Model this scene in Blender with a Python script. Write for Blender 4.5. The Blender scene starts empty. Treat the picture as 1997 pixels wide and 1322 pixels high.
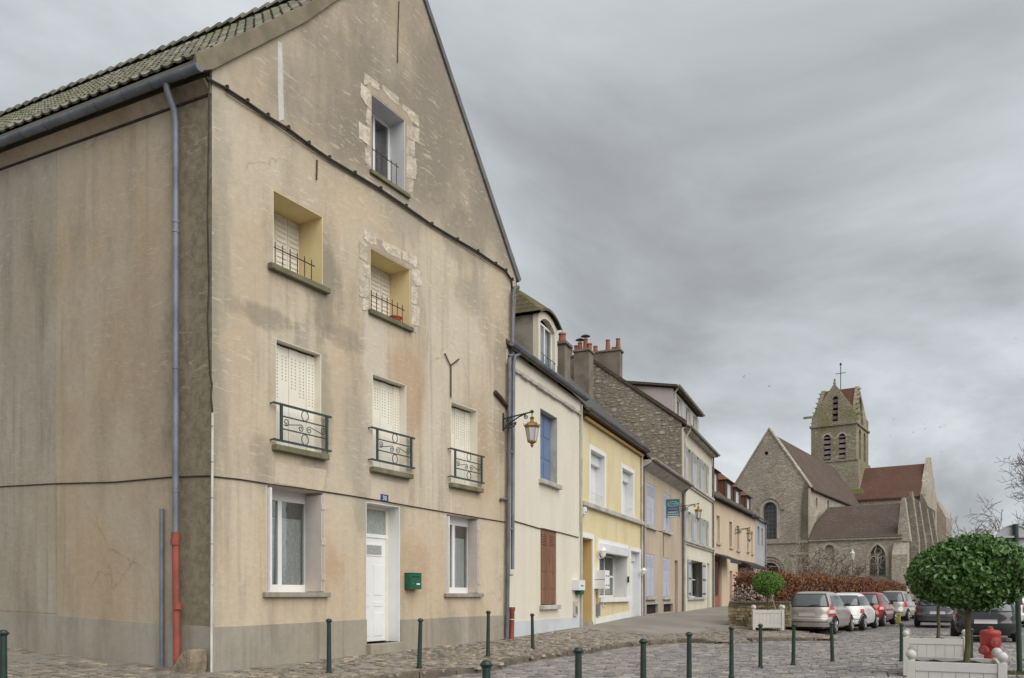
import bpy, bmesh, math, random
from mathutils import Vector, Matrix
from mathutils.geometry import tessellate_polygon
from mathutils.bvhtree import BVHTree
random.seed(11)
R = math.radians
SC = bpy.context.scene
COL = SC.collection
# ------------------------------------------------------------------ camera, sky, sun, exposure
EYE = 1.42           # metres above the roadway
F = 1600.0           # focal length in photo pixels (photo is 1997 wide)
CX, CY = 998.0, 1160.0   # vanishing height of level lines in the photo
cam = bpy.data.cameras.new('camera'); cam_o = bpy.data.objects.new('camera', cam); COL.objects.link(cam_o)
cam_o.location = (0, 0, EYE); cam_o.rotation_euler = (R(90), 0, 0)
cam.sensor_width = 36; cam.lens = 36 * F / 1997; cam.shift_y = (CY - 661) / 1997; cam.clip_end = 3000; cam.clip_start = .1
SC.camera = cam_o
SUN_AZ = Vector((.62, -.78)); SUN_EL = 42
W = bpy.data.worlds.new('World'); SC.world = W; W.use_nodes = True
def build_world():
    nt = W.node_tree; N = nt.nodes; L = nt.links; N.clear()
    out = N.new('ShaderNodeOutputWorld')
    sky = N.new('ShaderNodeTexSky'); sky.sky_type = 'NISHITA'; sky.sun_disc = False
    sky.sun_elevation = R(SUN_EL); sky.sun_rotation = math.atan2(SUN_AZ.x, SUN_AZ.y)
    b1 = N.new('ShaderNodeBackground'); b1.inputs[1].default_value = .05
    L.new(sky.outputs[0], b1.inputs[0])
    tc = N.new('ShaderNodeTexCoord'); sp = N.new('ShaderNodeSeparateXYZ'); L.new(tc.outputs['Generated'], sp.inputs[0])
    def m(op, a, b=None, c=None):
        n = N.new('ShaderNodeMath'); n.operation = op
        for i, x in enumerate((a, b, c)):
            if x is None: continue
            if isinstance(x, (int, float)): n.inputs[i].default_value = x
            else: L.new(x, n.inputs[i])
        return n.outputs[0]
    z = m('ADD', m('MAXIMUM', sp.outputs[2], 0.0), .50)
    cb = N.new('ShaderNodeCombineXYZ')
    L.new(m('DIVIDE', sp.outputs[0], z), cb.inputs[0]); L.new(m('DIVIDE', sp.outputs[1], z), cb.inputs[1]); cb.inputs[2].default_value = 2.3
    mp = N.new('ShaderNodeMapping'); mp.inputs['Rotation'].default_value = (0, 0, R(-24)); mp.inputs['Scale'].default_value = (.92, 1.15, 1)
    mp.inputs['Location'].default_value = (-18.64, -6.84, 0)
    L.new(cb.outputs[0], mp.inputs[0])
    n1 = N.new('ShaderNodeTexNoise'); n1.inputs['Scale'].default_value = 1.3; n1.inputs['Detail'].default_value = 9; n1.inputs['Roughness'].default_value = .56
    n1.inputs['Distortion'].default_value = .55
    L.new(mp.outputs[0], n1.inputs['Vector'])
    n2 = N.new('ShaderNodeTexNoise'); n2.inputs['Scale'].default_value = .55; n2.inputs['Detail'].default_value = 4
    L.new(mp.outputs[0], n2.inputs['Vector'])
    v = m('ADD', m('MULTIPLY', n1.outputs[0], .78), m('MULTIPLY', n2.outputs[0], .24))
    rp = N.new('ShaderNodeValToRGB'); e = rp.color_ramp.elements
    rp.color_ramp.interpolation = 'B_SPLINE'
    e[0].position = .40; e[0].color = (.272, .282, .292, 1)
    e[1].position = .70; e[1].color = (.80, .80, .79, 1)
    a = e.new(.485); a.color = (.402, .421, .440, 1)
    a = e.new(.585); a.color = (.57, .605, .635, 1)
    L.new(v, rp.inputs[0])
    b2 = N.new('ShaderNodeBackground'); b2.inputs[1].default_value = CLOUD
    L.new(rp.outputs[0], b2.inputs[0])
    mx = N.new('ShaderNodeMixShader'); mx.inputs[0].default_value = .95
    L.new(b1.outputs[0], mx.inputs[1]); L.new(b2.outputs[0], mx.inputs[2]); L.new(mx.outputs[0], out.inputs[0])
CLOUD = .67
build_world()
sun = bpy.data.lights.new('sun', 'SUN'); sun.energy = 1.5; sun.angle = R(70); sun.color = (1, .965, .91)
sun_o = bpy.data.objects.new('sun', sun); COL.objects.link(sun_o)
_d = Vector((SUN_AZ.x * math.cos(R(SUN_EL)), SUN_AZ.y * math.cos(R(SUN_EL)), math.sin(R(SUN_EL)))).normalized()
sun_o.rotation_euler = _d.to_track_quat('Z', 'Y').to_euler(); sun_o.location = (0, -20, 40)
VS = SC.view_settings; VS.view_transform = 'Standard'; VS.look = 'None'; VS.gamma = 1; VS.use_curve_mapping = False
VS.exposure = .9
SC.cycles.use_denoising = True
SC.cycles.max_bounces = 6; SC.cycles.transparent_max_bounces = 8; SC.cycles.caustics_reflective = False; SC.cycles.caustics_refractive = False
# ------------------------------------------------------------------ helpers
class MB:
    def __init__(s): s.v = []; s.f = []
    def add(s, vs, fs):
        b = len(s.v); s.v += [tuple(p) for p in vs]; s.f += [tuple(i + b for i in f) for f in fs]; return s
    def box(s, x0, x1, y0, y1, z0, z1, T=None):
        p = [(x0, y0, z0), (x1, y0, z0), (x1, y1, z0), (x0, y1, z0), (x0, y0, z1), (x1, y0, z1), (x1, y1, z1), (x0, y1, z1)]
        return s.hexa(p if T is None else [T @ Vector(q) for q in p])
    def hexa(s, p):
        return s.add(p, [(3, 2, 1, 0), (4, 5, 6, 7), (0, 1, 5, 4), (1, 2, 6, 5), (2, 3, 7, 6), (3, 0, 4, 7)])
    def quad(s, *p): return s.add(p, [tuple(range(len(p)))])
    def tube(s, path, r, n=8, cap=True):
        P = [Vector(p) for p in path]; rs = r if isinstance(r, (list, tuple)) else [r] * len(P)
        vs = []; fs = []; up = None
        for i, p in enumerate(P):
            t = (P[min(i + 1, len(P) - 1)] - P[max(i - 1, 0)])
            t = t.normalized() if t.length > 1e-9 else Vector((0, 0, 1))
            if up is None: up = Vector((0, 0, 1)) if abs(t.z) < .9 else Vector((1, 0, 0))
            a = t.cross(up)
            if a.length < 1e-5: a = t.orthogonal()
            a.normalize(); b = a.cross(t); up = b
            for k in range(n):
                w = 2 * math.pi * k / n
                vs.append(p + (a * math.cos(w) + b * math.sin(w)) * rs[i])
        for i in range(len(P) - 1):
            for k in range(n):
                k2 = (k + 1) % n
                fs.append((i * n + k, i * n + k2, (i + 1) * n + k2, (i + 1) * n + k))
        if cap: fs += [tuple(range(n - 1, -1, -1)), tuple(range((len(P) - 1) * n, len(P) * n))]
        return s.add(vs, fs)
    def lathe(s, prof, cx=0, cy=0, n=16, T=None):
        vs = []; fs = []
        for r, z in prof:
            for k in range(n):
                w = 2 * math.pi * k / n; vs.append((cx + r * math.cos(w), cy + r * math.sin(w), z))
        for i in range(len(prof) - 1):
            for k in range(n):
                k2 = (k + 1) % n; fs.append((i * n + k, i * n + k2, (i + 1) * n + k2, (i + 1) * n + k))
        fs += [tuple(range(n - 1, -1, -1)), tuple(range((len(prof) - 1) * n, len(prof) * n))]
        if T is not None: vs = [T @ Vector(q) for q in vs]
        return s.add(vs, fs)
    def slab(s, outer, holes=(), y0=0, y1=.3, M=None):
        """polygon (x,z) with holes, extruded in y from y0 (front) to y1"""
        M = M or (lambda x, y, z: (x, y, z))
        loops = [list(outer)] + [list(h) for h in holes]
        flat = [p for l in loops for p in l]
        tri = tessellate_polygon([[Vector((p[0], p[1], 0)) for p in l] for l in loops])
        n = len(flat); b = len(s.v)
        s.v += [tuple(M(p[0], y0, p[1])) for p in flat] + [tuple(M(p[0], y1, p[1])) for p in flat]
        for t in tri:
            s.f.append(tuple(b + i for i in t)); s.f.append(tuple(b + n + i for i in reversed(t)))
        k = 0
        for l in loops:
            m = len(l)
            for i in range(m):
                j = (i + 1) % m
                s.f.append((b + k + i, b + k + j, b + n + k + j, b + n + k + i))
            k += m
        return s
    def build(s, name, mat, parent=None, smooth=False, fix=True, bevel=0, sub=0):
        me = bpy.data.meshes.new(name); me.from_pydata(s.v, [], s.f)
        if fix:
            bm = bmesh.new(); bm.from_mesh(me); bmesh.ops.recalc_face_normals(bm, faces=bm.faces)
            if bevel: bmesh.ops.bevel(bm, geom=[e for e in bm.edges if len(e.link_faces) == 2 and e.calc_face_angle(0) > .5], offset=bevel, segments=2, profile=.6, affect='EDGES', clamp_overlap=True)
            bm.to_mesh(me); bm.free()
        me.materials.append(mat)
        if smooth:
            for p in me.polygons: p.use_smooth = True
            me.set_sharp_from_angle(angle=R(40)) if hasattr(me, 'set_sharp_from_angle') else None
        o = bpy.data.objects.new(name, me); COL.objects.link(o)
        if sub:
            md = o.modifiers.new('sub', 'SUBSURF'); md.levels = sub; md.render_levels = sub
        if parent is not None: o.parent = parent
        return o
def tag(o, label, cat, group=None, kind=None):
    o['label'] = label; o['category'] = cat
    if group: o['group'] = group
    if kind: o['kind'] = kind
    return o
def structure(o, label=None):
    o['kind'] = 'structure'
    if label: o['label'] = label
    return o
def empty(name, loc=(0, 0, 0), rz=0):
    o = bpy.data.objects.new(name, None); COL.objects.link(o); o.location = loc; o.rotation_euler = (0, 0, rz); o.empty_display_size = .2
    return o
def inst(src, name, parent, loc=(0, 0, 0), rot=(0, 0, 0), scale=(1, 1, 1)):
    o = bpy.data.objects.new(name, src if isinstance(src, bpy.types.Mesh) else src.data); COL.objects.link(o); o.parent = parent
    o.location = loc; o.rotation_euler = rot; o.scale = scale
    return o
def copy_tree(o, parent=None):
    c = o.copy(); COL.objects.link(c); c.parent = parent
    for ch in list(o.children): copy_tree(ch, c)
    return c
def G(px, py, z=0.):
    t = (EYE - z) * F / (py - CY)
    return Vector(((px - CX) / F * t, t, z))
def PD(px, D, py=None, z=None):
    return Vector(((px - CX) / F * D, D, EYE + (CY - py) / F * D if z is None else z))
class Frame:
    """vertical facade plane: x along it, y into the house, z up"""
    def __init__(s, O, u, z0):
        s.O = Vector(O[:2]); s.u = Vector(u[:2]).normalized(); s.n = Vector((-s.u.y, s.u.x)); s.z0 = z0
    def px(s, px, py, y=0.):
        d = Vector(((px - CX) / F, 1.)); t = (s.O.dot(s.n) + y) / d.dot(s.n)
        return (d * t - s.O).dot(s.u), EYE + (CY - py) / F * t - s.z0
    def x(s, px, y=0.): return s.px(px, CY, y)[0]
    def z(s, px, py, y=0.): return s.px(px, py, y)[1]
    def depth(s, x, px):
        d = Vector(((px - CX) / F, 1.)); P = s.O + s.u * x
        # P + n*y parallel to d
        return -(P.x * d.y - P.y * d.x) / (s.n.x * d.y - s.n.y * d.x)
    def zd(s, x, px, py):
        y = s.depth(x, px); p = s.O + s.u * x + s.n * y; return y, EYE + (CY - py) / F * p.y - s.z0
    def rect(s, l, t, r, b, y=0.):
        x0, z1 = s.px(l, t, y); z0 = s.px(l, b, y)[1]; return (x0, s.x(r, y), z0, z1)
    def w(s, x, y, z):
        p = s.O + s.u * x + s.n * y; return Vector((p.x, p.y, z + s.z0))
    def root(s, name): return empty(name, (s.O.x, s.O.y, s.z0), math.atan2(s.u.y, s.u.x))
def rc(x0, x1, z0, z1): return [(x0, z0), (x1, z0), (x1, z1), (x0, z1)]
# ------------------------------------------------------------------ materials
def srgb(r, g, b):
    f = lambda c: ((c / 255 + .055) / 1.055) ** 2.4 if c > 10 else c / 255 / 12.92
    return (f(r), f(g), f(b))
class NB:
    def __init__(s, name):
        s.m = bpy.data.materials.new(name); s.m.use_nodes = True; s.nt = s.m.node_tree; s.N = s.nt.nodes; s.L = s.nt.links
        s.b = s.N['Principled BSDF']; s.tc = s.N.new('ShaderNodeTexCoord')
    def set(s, i, x):
        if hasattr(x, 'is_linked') or isinstance(x, bpy.types.NodeSocket): s.L.new(x, i)
        elif isinstance(x, (tuple, list)) and len(x) == 3 and len(i.default_value) == 4: i.default_value = (*x, 1)
        else: i.default_value = x
    def mathn(s, op, a, b=0., clamp=False):
        n = s.N.new('ShaderNodeMath'); n.operation = op; n.use_clamp = clamp; s.set(n.inputs[0], a); s.set(n.inputs[1], b); return n.outputs[0]
    def coord(s, scale=(1, 1, 1), loc=(0, 0, 0), rot=(0, 0, 0), src=None):
        n = s.N.new('ShaderNodeMapping'); n.inputs['Scale'].default_value = scale; n.inputs['Location'].default_value = loc; n.inputs['Rotation'].default_value = rot
        s.L.new(src or s.tc.outputs['Object'], n.inputs[0]); return n.outputs[0]
    def noise(s, scale, detail=4, rough=.55, vec=None, dist=0):
        n = s.N.new('ShaderNodeTexNoise'); n.inputs['Scale'].default_value = scale; n.inputs['Detail'].default_value = detail; n.inputs['Roughness'].default_value = rough
        n.inputs['Distortion'].default_value = dist
        s.L.new(vec or s.tc.outputs['Object'], n.inputs['Vector']); return n.outputs[0]
    def voro(s, scale, vec=None, feature='F1', out=0, rnd=1.):
        n = s.N.new('ShaderNodeTexVoronoi'); n.feature = feature; n.inputs['Scale'].default_value = scale; n.inputs['Randomness'].default_value = rnd
        s.L.new(vec or s.tc.outputs['Object'], n.inputs['Vector']); return n.outputs[out]
    def ramp(s, fac, lo, hi):
        n = s.N.new('ShaderNodeMapRange'); n.interpolation_type = 'SMOOTHSTEP'; s.L.new(fac, n.inputs[0]); n.inputs[1].default_value = lo; n.inputs[2].default_value = hi; return n.outputs[0]
    def mix(s, fac, a, b, mode='MIX'):
        n = s.N.new('ShaderNodeMix'); n.data_type = 'RGBA'; n.blend_type = mode; n.clamp_factor = True
        s.set(n.inputs['Factor'], fac); s.set(n.inputs[6], a); s.set(n.inputs[7], b); return n.outputs[2]
    def island(s):
        g = s.N.new('ShaderNodeNewGeometry'); o = s.N.new('ShaderNodeObjectInfo')
        return s.mathn('FRACT', s.mathn('ADD', g.outputs['Random Per Island'], o.outputs['Random']))
    def hsv(s, col, v):
        n = s.N.new('ShaderNodeHueSaturation'); s.set(n.inputs['Color'], col); s.set(n.inputs['Value'], v); return n.outputs[0]
    def bump(s, h, strength=.3, dist=.02):
        n = s.N.new('ShaderNodeBump'); n.inputs['Strength'].default_value = strength; n.inputs['Distance'].default_value = dist; s.L.new(h, n.inputs['Height'])
        s.L.new(n.outputs[0], s.b.inputs['Normal'])
    def out(s, col, rough=.85, metal=0, spec=.3):
        s.set(s.b.inputs['Base Color'], col); s.set(s.b.inputs['Roughness'], rough); s.b.inputs['Metallic'].default_value = metal
        s.b.inputs['Specular IOR Level'].default_value = spec
        return s.m
def simple(name, c1, c2=None, scale=4, rough=.8, bump=.15, bscale=60, metal=0, var=0, spec=.3, bdist=.01, streak=False):
    n = NB(name); c2 = c2 or tuple(x * .72 for x in c1)
    vec = n.coord((1, 1, .22)) if streak else None
    col = n.mix(n.ramp(n.noise(scale, 6, .6, vec), .36, .66), c1, c2)
    fine = n.noise(bscale, 3, .6)
    col = n.mix(.35, col, n.mix(fine, (.35, .35, .35), (.72, .72, .72)), 'OVERLAY')
    if var: col = n.hsv(col, n.mathn('ADD', n.mathn('MULTIPLY', n.island(), 2 * var), 1 - var))
    if bump: n.bump(fine, bump, bdist)
    return n.out(col, rough, metal, spec)
def render_wall(name, base, warm, pale, stain, flecks=.5, weather=None, streak=.5, bump=.5, blots=(), fl_th=.66, damp=None):
    """lime / cement render with blotches, streaks, trowel flecks"""
    n = NB(name)
    a = n.ramp(n.noise(.42, 5, .55), .35, .65); b = n.ramp(n.noise(.75, 6, .6, n.coord((1, 1, .55), (3, 7, 1))), .40, .66)
    c = n.ramp(n.noise(1.3, 6, .66, n.coord((1.2, 1.2, .30), (9, 2, 5)), .15), .44, .74)
    col = n.mix(a, base, warm); col = n.mix(n.mathn('MULTIPLY', b, .65), col, pale); col = n.mix(n.mathn('MULTIPLY', c, streak), col, stain)
    if weather:      # older darker render above a real joint line
        z0, dcol, amt = weather
        sp = n.N.new('ShaderNodeSeparateXYZ'); n.L.new(n.tc.outputs['Object'], sp.inputs[0])
        zz = n.mathn('ADD', sp.outputs[2], n.mathn('MULTIPLY', n.noise(.8, 4), .5))
        col = n.mix(n.mathn('MULTIPLY', n.ramp(zz, z0 - .1, z0 + 1.1), n.mathn('MULTIPLY', n.mathn('ADD', n.ramp(n.noise(.6, 5, .6, n.coord((1, 1, .5), (2, 2, 2))), .3, .6), .35), amt)), col, dcol)
    if blots or damp:
        sp = n.N.new('ShaderNodeSeparateXYZ'); n.L.new(n.tc.outputs['Object'], sp.inputs[0])
        wob = n.noise(1.6, 5, .6); wob2 = n.noise(2.4, 4, .6, n.coord((1, 1, .25), (4, 1, 8)))
    for bx, bz, rx, rz, bc, amt in blots:      # stains and repairs with a shape of their own
        dx = n.mathn('DIVIDE', n.mathn('SUBTRACT', sp.outputs[0], bx), rx); dz = n.mathn('DIVIDE', n.mathn('SUBTRACT', sp.outputs[2], bz), rz)
        d2 = n.mathn('ADD', n.mathn('MULTIPLY', dx, dx), n.mathn('MULTIPLY', dz, dz))
        d2 = n.mathn('ADD', d2, n.mathn('MULTIPLY', n.mathn('SUBTRACT', n.mathn('ADD', wob, wob2), 1.), 2.6))
        col = n.mix(n.mathn('MULTIPLY', n.mathn('SUBTRACT', 1., n.ramp(d2, .15, 1.25)), amt), col, bc)
    if damp:
        dv = n.mathn('ADD', sp.outputs[1], n.mathn('MULTIPLY', n.mathn('SUBTRACT', n.mathn('ADD', wob, wob2), 1.), damp[1]))
        dm = n.mathn('SUBTRACT', 1., n.ramp(dv, damp[0] - .35, damp[0] + .35)); spk = n.ramp(n.noise(7, 5, .7), .35, .62)
        col = n.mix(n.mathn('MULTIPLY', dm, .86), col, n.mix(spk, damp[2], damp[3]))
    sv = n.coord((3.6, 3.6, 17.0), (1, 4, 2), (0, R(9), 0))
    fl = n.noise(1.0, 2, .5, sv, .9)
    gate = n.ramp(n.noise(.7, 3), .36, .58)
    fm = n.mathn('MULTIPLY', n.ramp(fl, fl_th - .03, fl_th + .05), gate)
    fl2 = n.noise(1.0, 2, .5, n.coord((5.0, 5.0, 12.0), (7, 3, 5), (0, R(-24), 0)), 1.2)
    fm = n.mathn('MAXIMUM', fm, n.mathn('MULTIPLY', n.mathn('MULTIPLY', n.ramp(fl2, fl_th, fl_th + .06), n.ramp(n.noise(.55, 3, .5, n.coord((1, 1, 1), (5, 5, 5))), .45, .62)), .8))
    spz = n.N.new('ShaderNodeSeparateXYZ'); n.L.new(n.tc.outputs['Object'], spz.inputs[0]); fm = n.mathn('MULTIPLY', fm, n.mathn('ADD', n.mathn('MULTIPLY', n.ramp(spz.outputs[2], 1.5, 6.5), .65), .35))
    run = n.mathn('MULTIPLY', n.ramp(n.noise(1., 5, .6, n.coord((5.5, 5.5, .22), (3, 1, 4)), .1), .48, .68), n.ramp(n.noise(.5, 3, .5, n.coord((1, 1, .6), (8, 1, 3))), .40, .62))
    col = n.mix(n.mathn('MULTIPLY', run, streak * .8), col, stain)
    ck = n.voro(.42, n.coord((1, 1, .8), (0, 0, 0), (0, 0, 0), warp(n)), 'DISTANCE_TO_EDGE')
    crk = n.mathn('MULTIPLY', n.mathn('SUBTRACT', 1., n.ramp(ck, .0, .006)), n.ramp(n.noise(.4, 2, .5, n.coord((1, 1, 1), (1, 9, 3))), .56, .66))
    col = n.mix(n.mathn('MULTIPLY', crk, .30), col, tuple(x * .45 for x in stain))
    col = n.mix(n.mathn('MULTIPLY', fm, flecks), col, tuple(min(1, x * 1.18 + .03) for x in pale))
    fine = n.noise(55, 4, .65); mid = n.noise(9, 4, .6)
    col = n.mix(.42, col, n.mix(fine, (.30, .30, .30), (.74, .74, .74)), 'OVERLAY')
    col = n.mix(.30, col, n.mix(mid, (.30, .30, .30), (.72, .72, .72)), 'OVERLAY')
    h = n.mathn('ADD', n.mathn('MULTIPLY', fine, .4), n.mathn('ADD', n.mathn('MULTIPLY', mid, .8), n.mathn('MULTIPLY', fm, flecks * .5)))
    n.bump(h, bump, .014)
    return n.out(col, .92, 0, .15)
def warp(n):
    w = n.N.new('ShaderNodeVectorMath'); w.operation = 'ADD'; nz = n.N.new('ShaderNodeTexNoise'); nz.inputs['Scale'].default_value = 1.3; nz.inputs['Detail'].default_value = 6; n.L.new(n.tc.outputs['Object'], nz.inputs[0])
    sc = n.N.new('ShaderNodeVectorMath'); sc.operation = 'SCALE'; sc.inputs['Scale'].default_value = .9; n.L.new(nz.outputs['Color'], sc.inputs[0]); n.L.new(n.tc.outputs['Object'], w.inputs[0]); n.L.new(sc.outputs[0], w.inputs[1]); return w.outputs[0]
def stone_wall(name, c1, c2, mortar, scale=3., moss=None, bump=.7, aspect=2.2, mossamt=.6):
    """distant rubble / ashlar, pieces too small to pick apart"""
    n = NB(name)
    vec = n.coord((1, 1, aspect)); w = n.N.new('ShaderNodeVectorMath'); w.operation = 'ADD'
    nz = n.N.new('ShaderNodeTexNoise'); nz.inputs['Scale'].default_value = 2.; n.L.new(vec, nz.inputs[0]); 
    sc = n.N.new('ShaderNodeVectorMath'); sc.operation = 'SCALE'; sc.inputs['Scale'].default_value = .18; n.L.new(nz.outputs['Color'], sc.inputs[0])
    n.L.new(vec, w.inputs[0]); n.L.new(sc.outputs[0], w.inputs[1])
    d = n.voro(scale, w.outputs[0], 'DISTANCE_TO_EDGE'); cid = n.voro(scale, w.outputs[0], 'F1', 1)
    bw = n.N.new('ShaderNodeRGBToBW'); n.L.new(cid, bw.inputs[0])
    edge = n.ramp(d, .02, .09)
    col = n.mix(bw.outputs[0], c1, c2)
    col = n.mix(n.ramp(n.noise(.35, 5), .4, .62), col, tuple((a + b) * .42 for a, b in zip(c1, c2)))
    col = n.mix(edge, mortar, col)
    if moss: col = n.mix(n.mathn('MULTIPLY', n.ramp(n.noise(.30, 6, .62), .47, .66), mossamt), col, moss)
    fine = n.noise(22, 4, .65)
    col = n.mix(.4, col, n.mix(fine, (.3, .3, .3), (.74, .74, .74)), 'OVERLAY')
    n.bump(n.mathn('ADD', edge, n.mathn('MULTIPLY', fine, .6)), bump, .05)
    return n.out(col, .95, 0, .1)
def tile_roof(name, c1, c2, rows=6., cols=5., bump=.8, moss=None):
    """plain tiles too far to tell apart; UV-free, courses by height"""
    n = NB(name)
    br = n.N.new('ShaderNodeTexBrick'); br.offset = .5; br.inputs['Scale'].default_value = 1.; br.inputs['Mortar Size'].default_value = .012
    br.inputs['Brick Width'].default_value = 1 / cols; br.inputs['Row Height'].default_value = 1 / rows
    sp = n.N.new('ShaderNodeSeparateXYZ'); n.L.new(n.tc.outputs['Object'], sp.inputs[0]); cb = n.N.new('ShaderNodeCombineXYZ')
    n.L.new(n.mathn('ADD', sp.outputs[0], sp.outputs[1]), cb.inputs[0]); n.L.new(sp.outputs[2], cb.inputs[1]); n.L.new(cb.outputs[0], br.inputs['Vector'])
    br.inputs['Color1'].default_value = (*c1, 1); br.inputs['Color2'].default_value = (*c2, 1); br.inputs['Mortar'].default_value = (*[x * .35 for x in c1], 1)
    col = n.mix(n.ramp(n.noise(.5, 6, .6), .35, .7), br.outputs[0], tuple((a + b) * .36 for a, b in zip(c1, c2)))
    if moss: col = n.mix(n.mathn('MULTIPLY', n.ramp(n.noise(1.1, 6, .65), .50, .66), .75), col, moss)
    fine = n.noise(16, 4, .6)
    col = n.mix(.5, col, n.mix(fine, (.28, .28, .28), (.75, .75, .75)), 'OVERLAY')
    saw = n.mathn('FRACT', n.mathn('MULTIPLY', sp.outputs[2], rows))
    n.bump(n.mathn('ADD', saw, n.mathn('MULTIPLY', fine, .5)), bump, .03)
    return n.out(col, .9, 0, .15)
def glassy(name, tint=(.03, .035, .04), rough=.08):
    n = NB(name); n.out(n.mix(n.noise(1.5, 2), tint, tuple(x * 1.8 for x in tint)), rough, 0, .6); return n.m
def clear_glass(name):
    n = NB(name); N = n.N; tr = N.new('ShaderNodeBsdfTransparent'); tr.inputs[0].default_value = (.93, .95, .94, 1); gl = N.new('ShaderNodeBsdfGlossy'); gl.inputs['Roughness'].default_value = .04
    lw = N.new('ShaderNodeLayerWeight'); lw.inputs[0].default_value = .35; mx = N.new('ShaderNodeMixShader')
    n.L.new(n.mathn('ADD', n.mathn('MULTIPLY', lw.outputs['Fresnel'], .45), .03), mx.inputs[0]); n.L.new(tr.outputs[0], mx.inputs[1]); n.L.new(gl.outputs[0], mx.inputs[2])
    n.L.new(mx.outputs[0], N['Material Output'].inputs[0]); return n.m
m = {}
gB, gG, gW, gO = (.245, .212, .17), (.33, .30, .245), (.60, .535, .44), (.44, .315, .20)
gC = (.57, .46, .32)
BLOTS = [(2.0, 2.0, 2.6, 1.3, gC, .6), (6.2, 2.2, 2.2, 1.2, gC, .6), (1.6, 4.2, 1.4, .8, gC, .4), (-.05, 5., .22, 4.5, gB, .5), (2.3, 4.6, .3, 1.6, gB, .5), (4.35, 3.4, .35, .8, gG, .5), (.95, 3.55, .25, .5, gB, .5), (2.05, 3.5, .25, .6, gB, .45), (8.3, 6.4, .35, 1.8, gB, .5), (3.75, 5.9, .38, 1.9, gW, .75), (2.35, 6.9, .55, 1.0, gB, .70), (.55, 8.2, .9, .8, gW, .35), (4.9, 5.6, .75, 1.0, gO, .7), (1.9, 4.9, .35, 1.3, gG, .65), (3.2, 4.2, .4, 1.2, gG, .45), (6.6, 6.9, 1.1, 1.2, gW, .55),
         (7.4, 4.7, .8, 1.3, gO, .6), (5.6, 5.2, .4, 1.8, gW, .6), (2.6, 1.9, .5, .6, gO, .7), (5.0, 1.9, .7, .7, gO, .6), (.6, 2.2, .5, 1.4, gW, .3), (7.9, 2.2, .6, 1.3, gW, .3), (.1, 6.4, .25, 3.2, gG, .5), (3.0, 10.6, 1.2, 1.4, gB, .55), (6.8, 9.3, .9, .8, gB, .5),
         (1.0, 5.95, .7, .22, gB, .6), (2.9, 6.1, .6, .25, gB, .5), (4.6, 9.0, .7, .5, gG, .5), (6.9, 8.2, .6, .5, gG, .6), (3.4, 3.0, .25, .5, gG, .6)]
m['house'] = render_wall('beige_render', (.488, .412, .312), (.53, .432, .305), (.58, .515, .41), (.29, .252, .198), .36, (9.0, (.265, .230, .185), .70), .58, .8, BLOTS, .615)
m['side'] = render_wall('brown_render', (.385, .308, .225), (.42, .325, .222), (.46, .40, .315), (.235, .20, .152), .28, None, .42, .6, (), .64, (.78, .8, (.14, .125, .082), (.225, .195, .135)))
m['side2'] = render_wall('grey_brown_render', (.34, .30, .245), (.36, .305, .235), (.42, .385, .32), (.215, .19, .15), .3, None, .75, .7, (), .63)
m['plinth'] = render_wall('grey_cement', (.315, .285, .235), (.34, .30, .24), (.40, .375, .325), (.185, .165, .130), .1, None, .6, .4)
m['damp'] = render_wall('damp_mossy_render', (.185, .165, .110), (.21, .18, .115), (.30, .26, .185), (.12, .115, .075), .2, None, .6, .6)
m['verge'] = simple('verge_mortar', (.235, .20, .142), (.165, .148, .10), 2.2, .95, .5, 30)
m['patch'] = render_wall('pale_plaster_patch', (.53, .44, .33), (.56, .46, .34), (.62, .55, .44), (.40, .33, .25), .5, None, .4, 1.0)
m['greypatch'] = render_wall('grey_plaster_patch', (.395, .325, .245), (.43, .35, .255), (.47, .41, .325), (.30, .255, .195), .25, None, .6, .7)
m['whitestrip'] = simple('white_filler', (.62, .60, .56), (.50, .48, .44), 3, .9, .3)
m['limestone'] = simple('limestone_block', (.62, .555, .455), (.43, .37, .285), 4.5, .95, 1., 14, bdist=.03, var=.10)
m['sill'] = simple('weathered_sill', (.20, .185, .125), (.12, .12, .065), 3, .95, .6, 30)
m['zinc'] = simple('zinc', (.23, .25, .28), (.16, .175, .20), 2, .55, .05, 40, .35)
m['zincdark'] = simple('old_zinc', (.17, .175, .18), (.11, .115, .12), 2, .6, .1, 40, .2)
m['redpipe'] = simple('red_cast_iron', (.35, .090, .068), (.25, .075, .055), 3, .6, .2, 40)
m['cable'] = simple('black_cable', (.035, .03, .026), (.06, .05, .04), 5, .8, .2)
m['conduit'] = simple('white_conduit', (.66, .64, .61), (.5, .48, .45), 2, .6, 0)
m['iron'] = simple('rusty_iron', (.10, .055, .04), (.05, .04, .035), 8, .8, .3)
m['greenpaint'] = simple('dark_green_paint', (.022, .045, .034), (.014, .030, .023), 4, .42, .05, 50, spec=.5)
m['railgreen'] = simple('blue_green_paint', (.034, .066, .060), (.024, .048, .043), 4, .45, .05, 50, spec=.5)
m['cream'] = simple('cream_reveal_paint', (.74, .62, .36), (.68, .56, .31), 1.2, .85, .12, 40)
m['creamlight'] = simple('cream_shutter_paint', (.80, .76, .66), (.74, .69, .58), 1.5, .6, .05)
m['pinkwhite'] = simple('pinkish_white_paint', (.66, .59, .54), (.58, .51, .46), 1.5, .6, .05)
m['white'] = simple('white_paint', (.80, .80, .79), (.74, .74, .73), 1.2, .5, .04, spec=.4)
m['whitegrey'] = simple('greyish_white_paint', (.70, .71, .72), (.63, .64, .66), 1.2, .55, .04)
m['dark'] = simple('dark_interior', (.03, .028, .026), (.02, .02, .02), 2, .9, 0)
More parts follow.
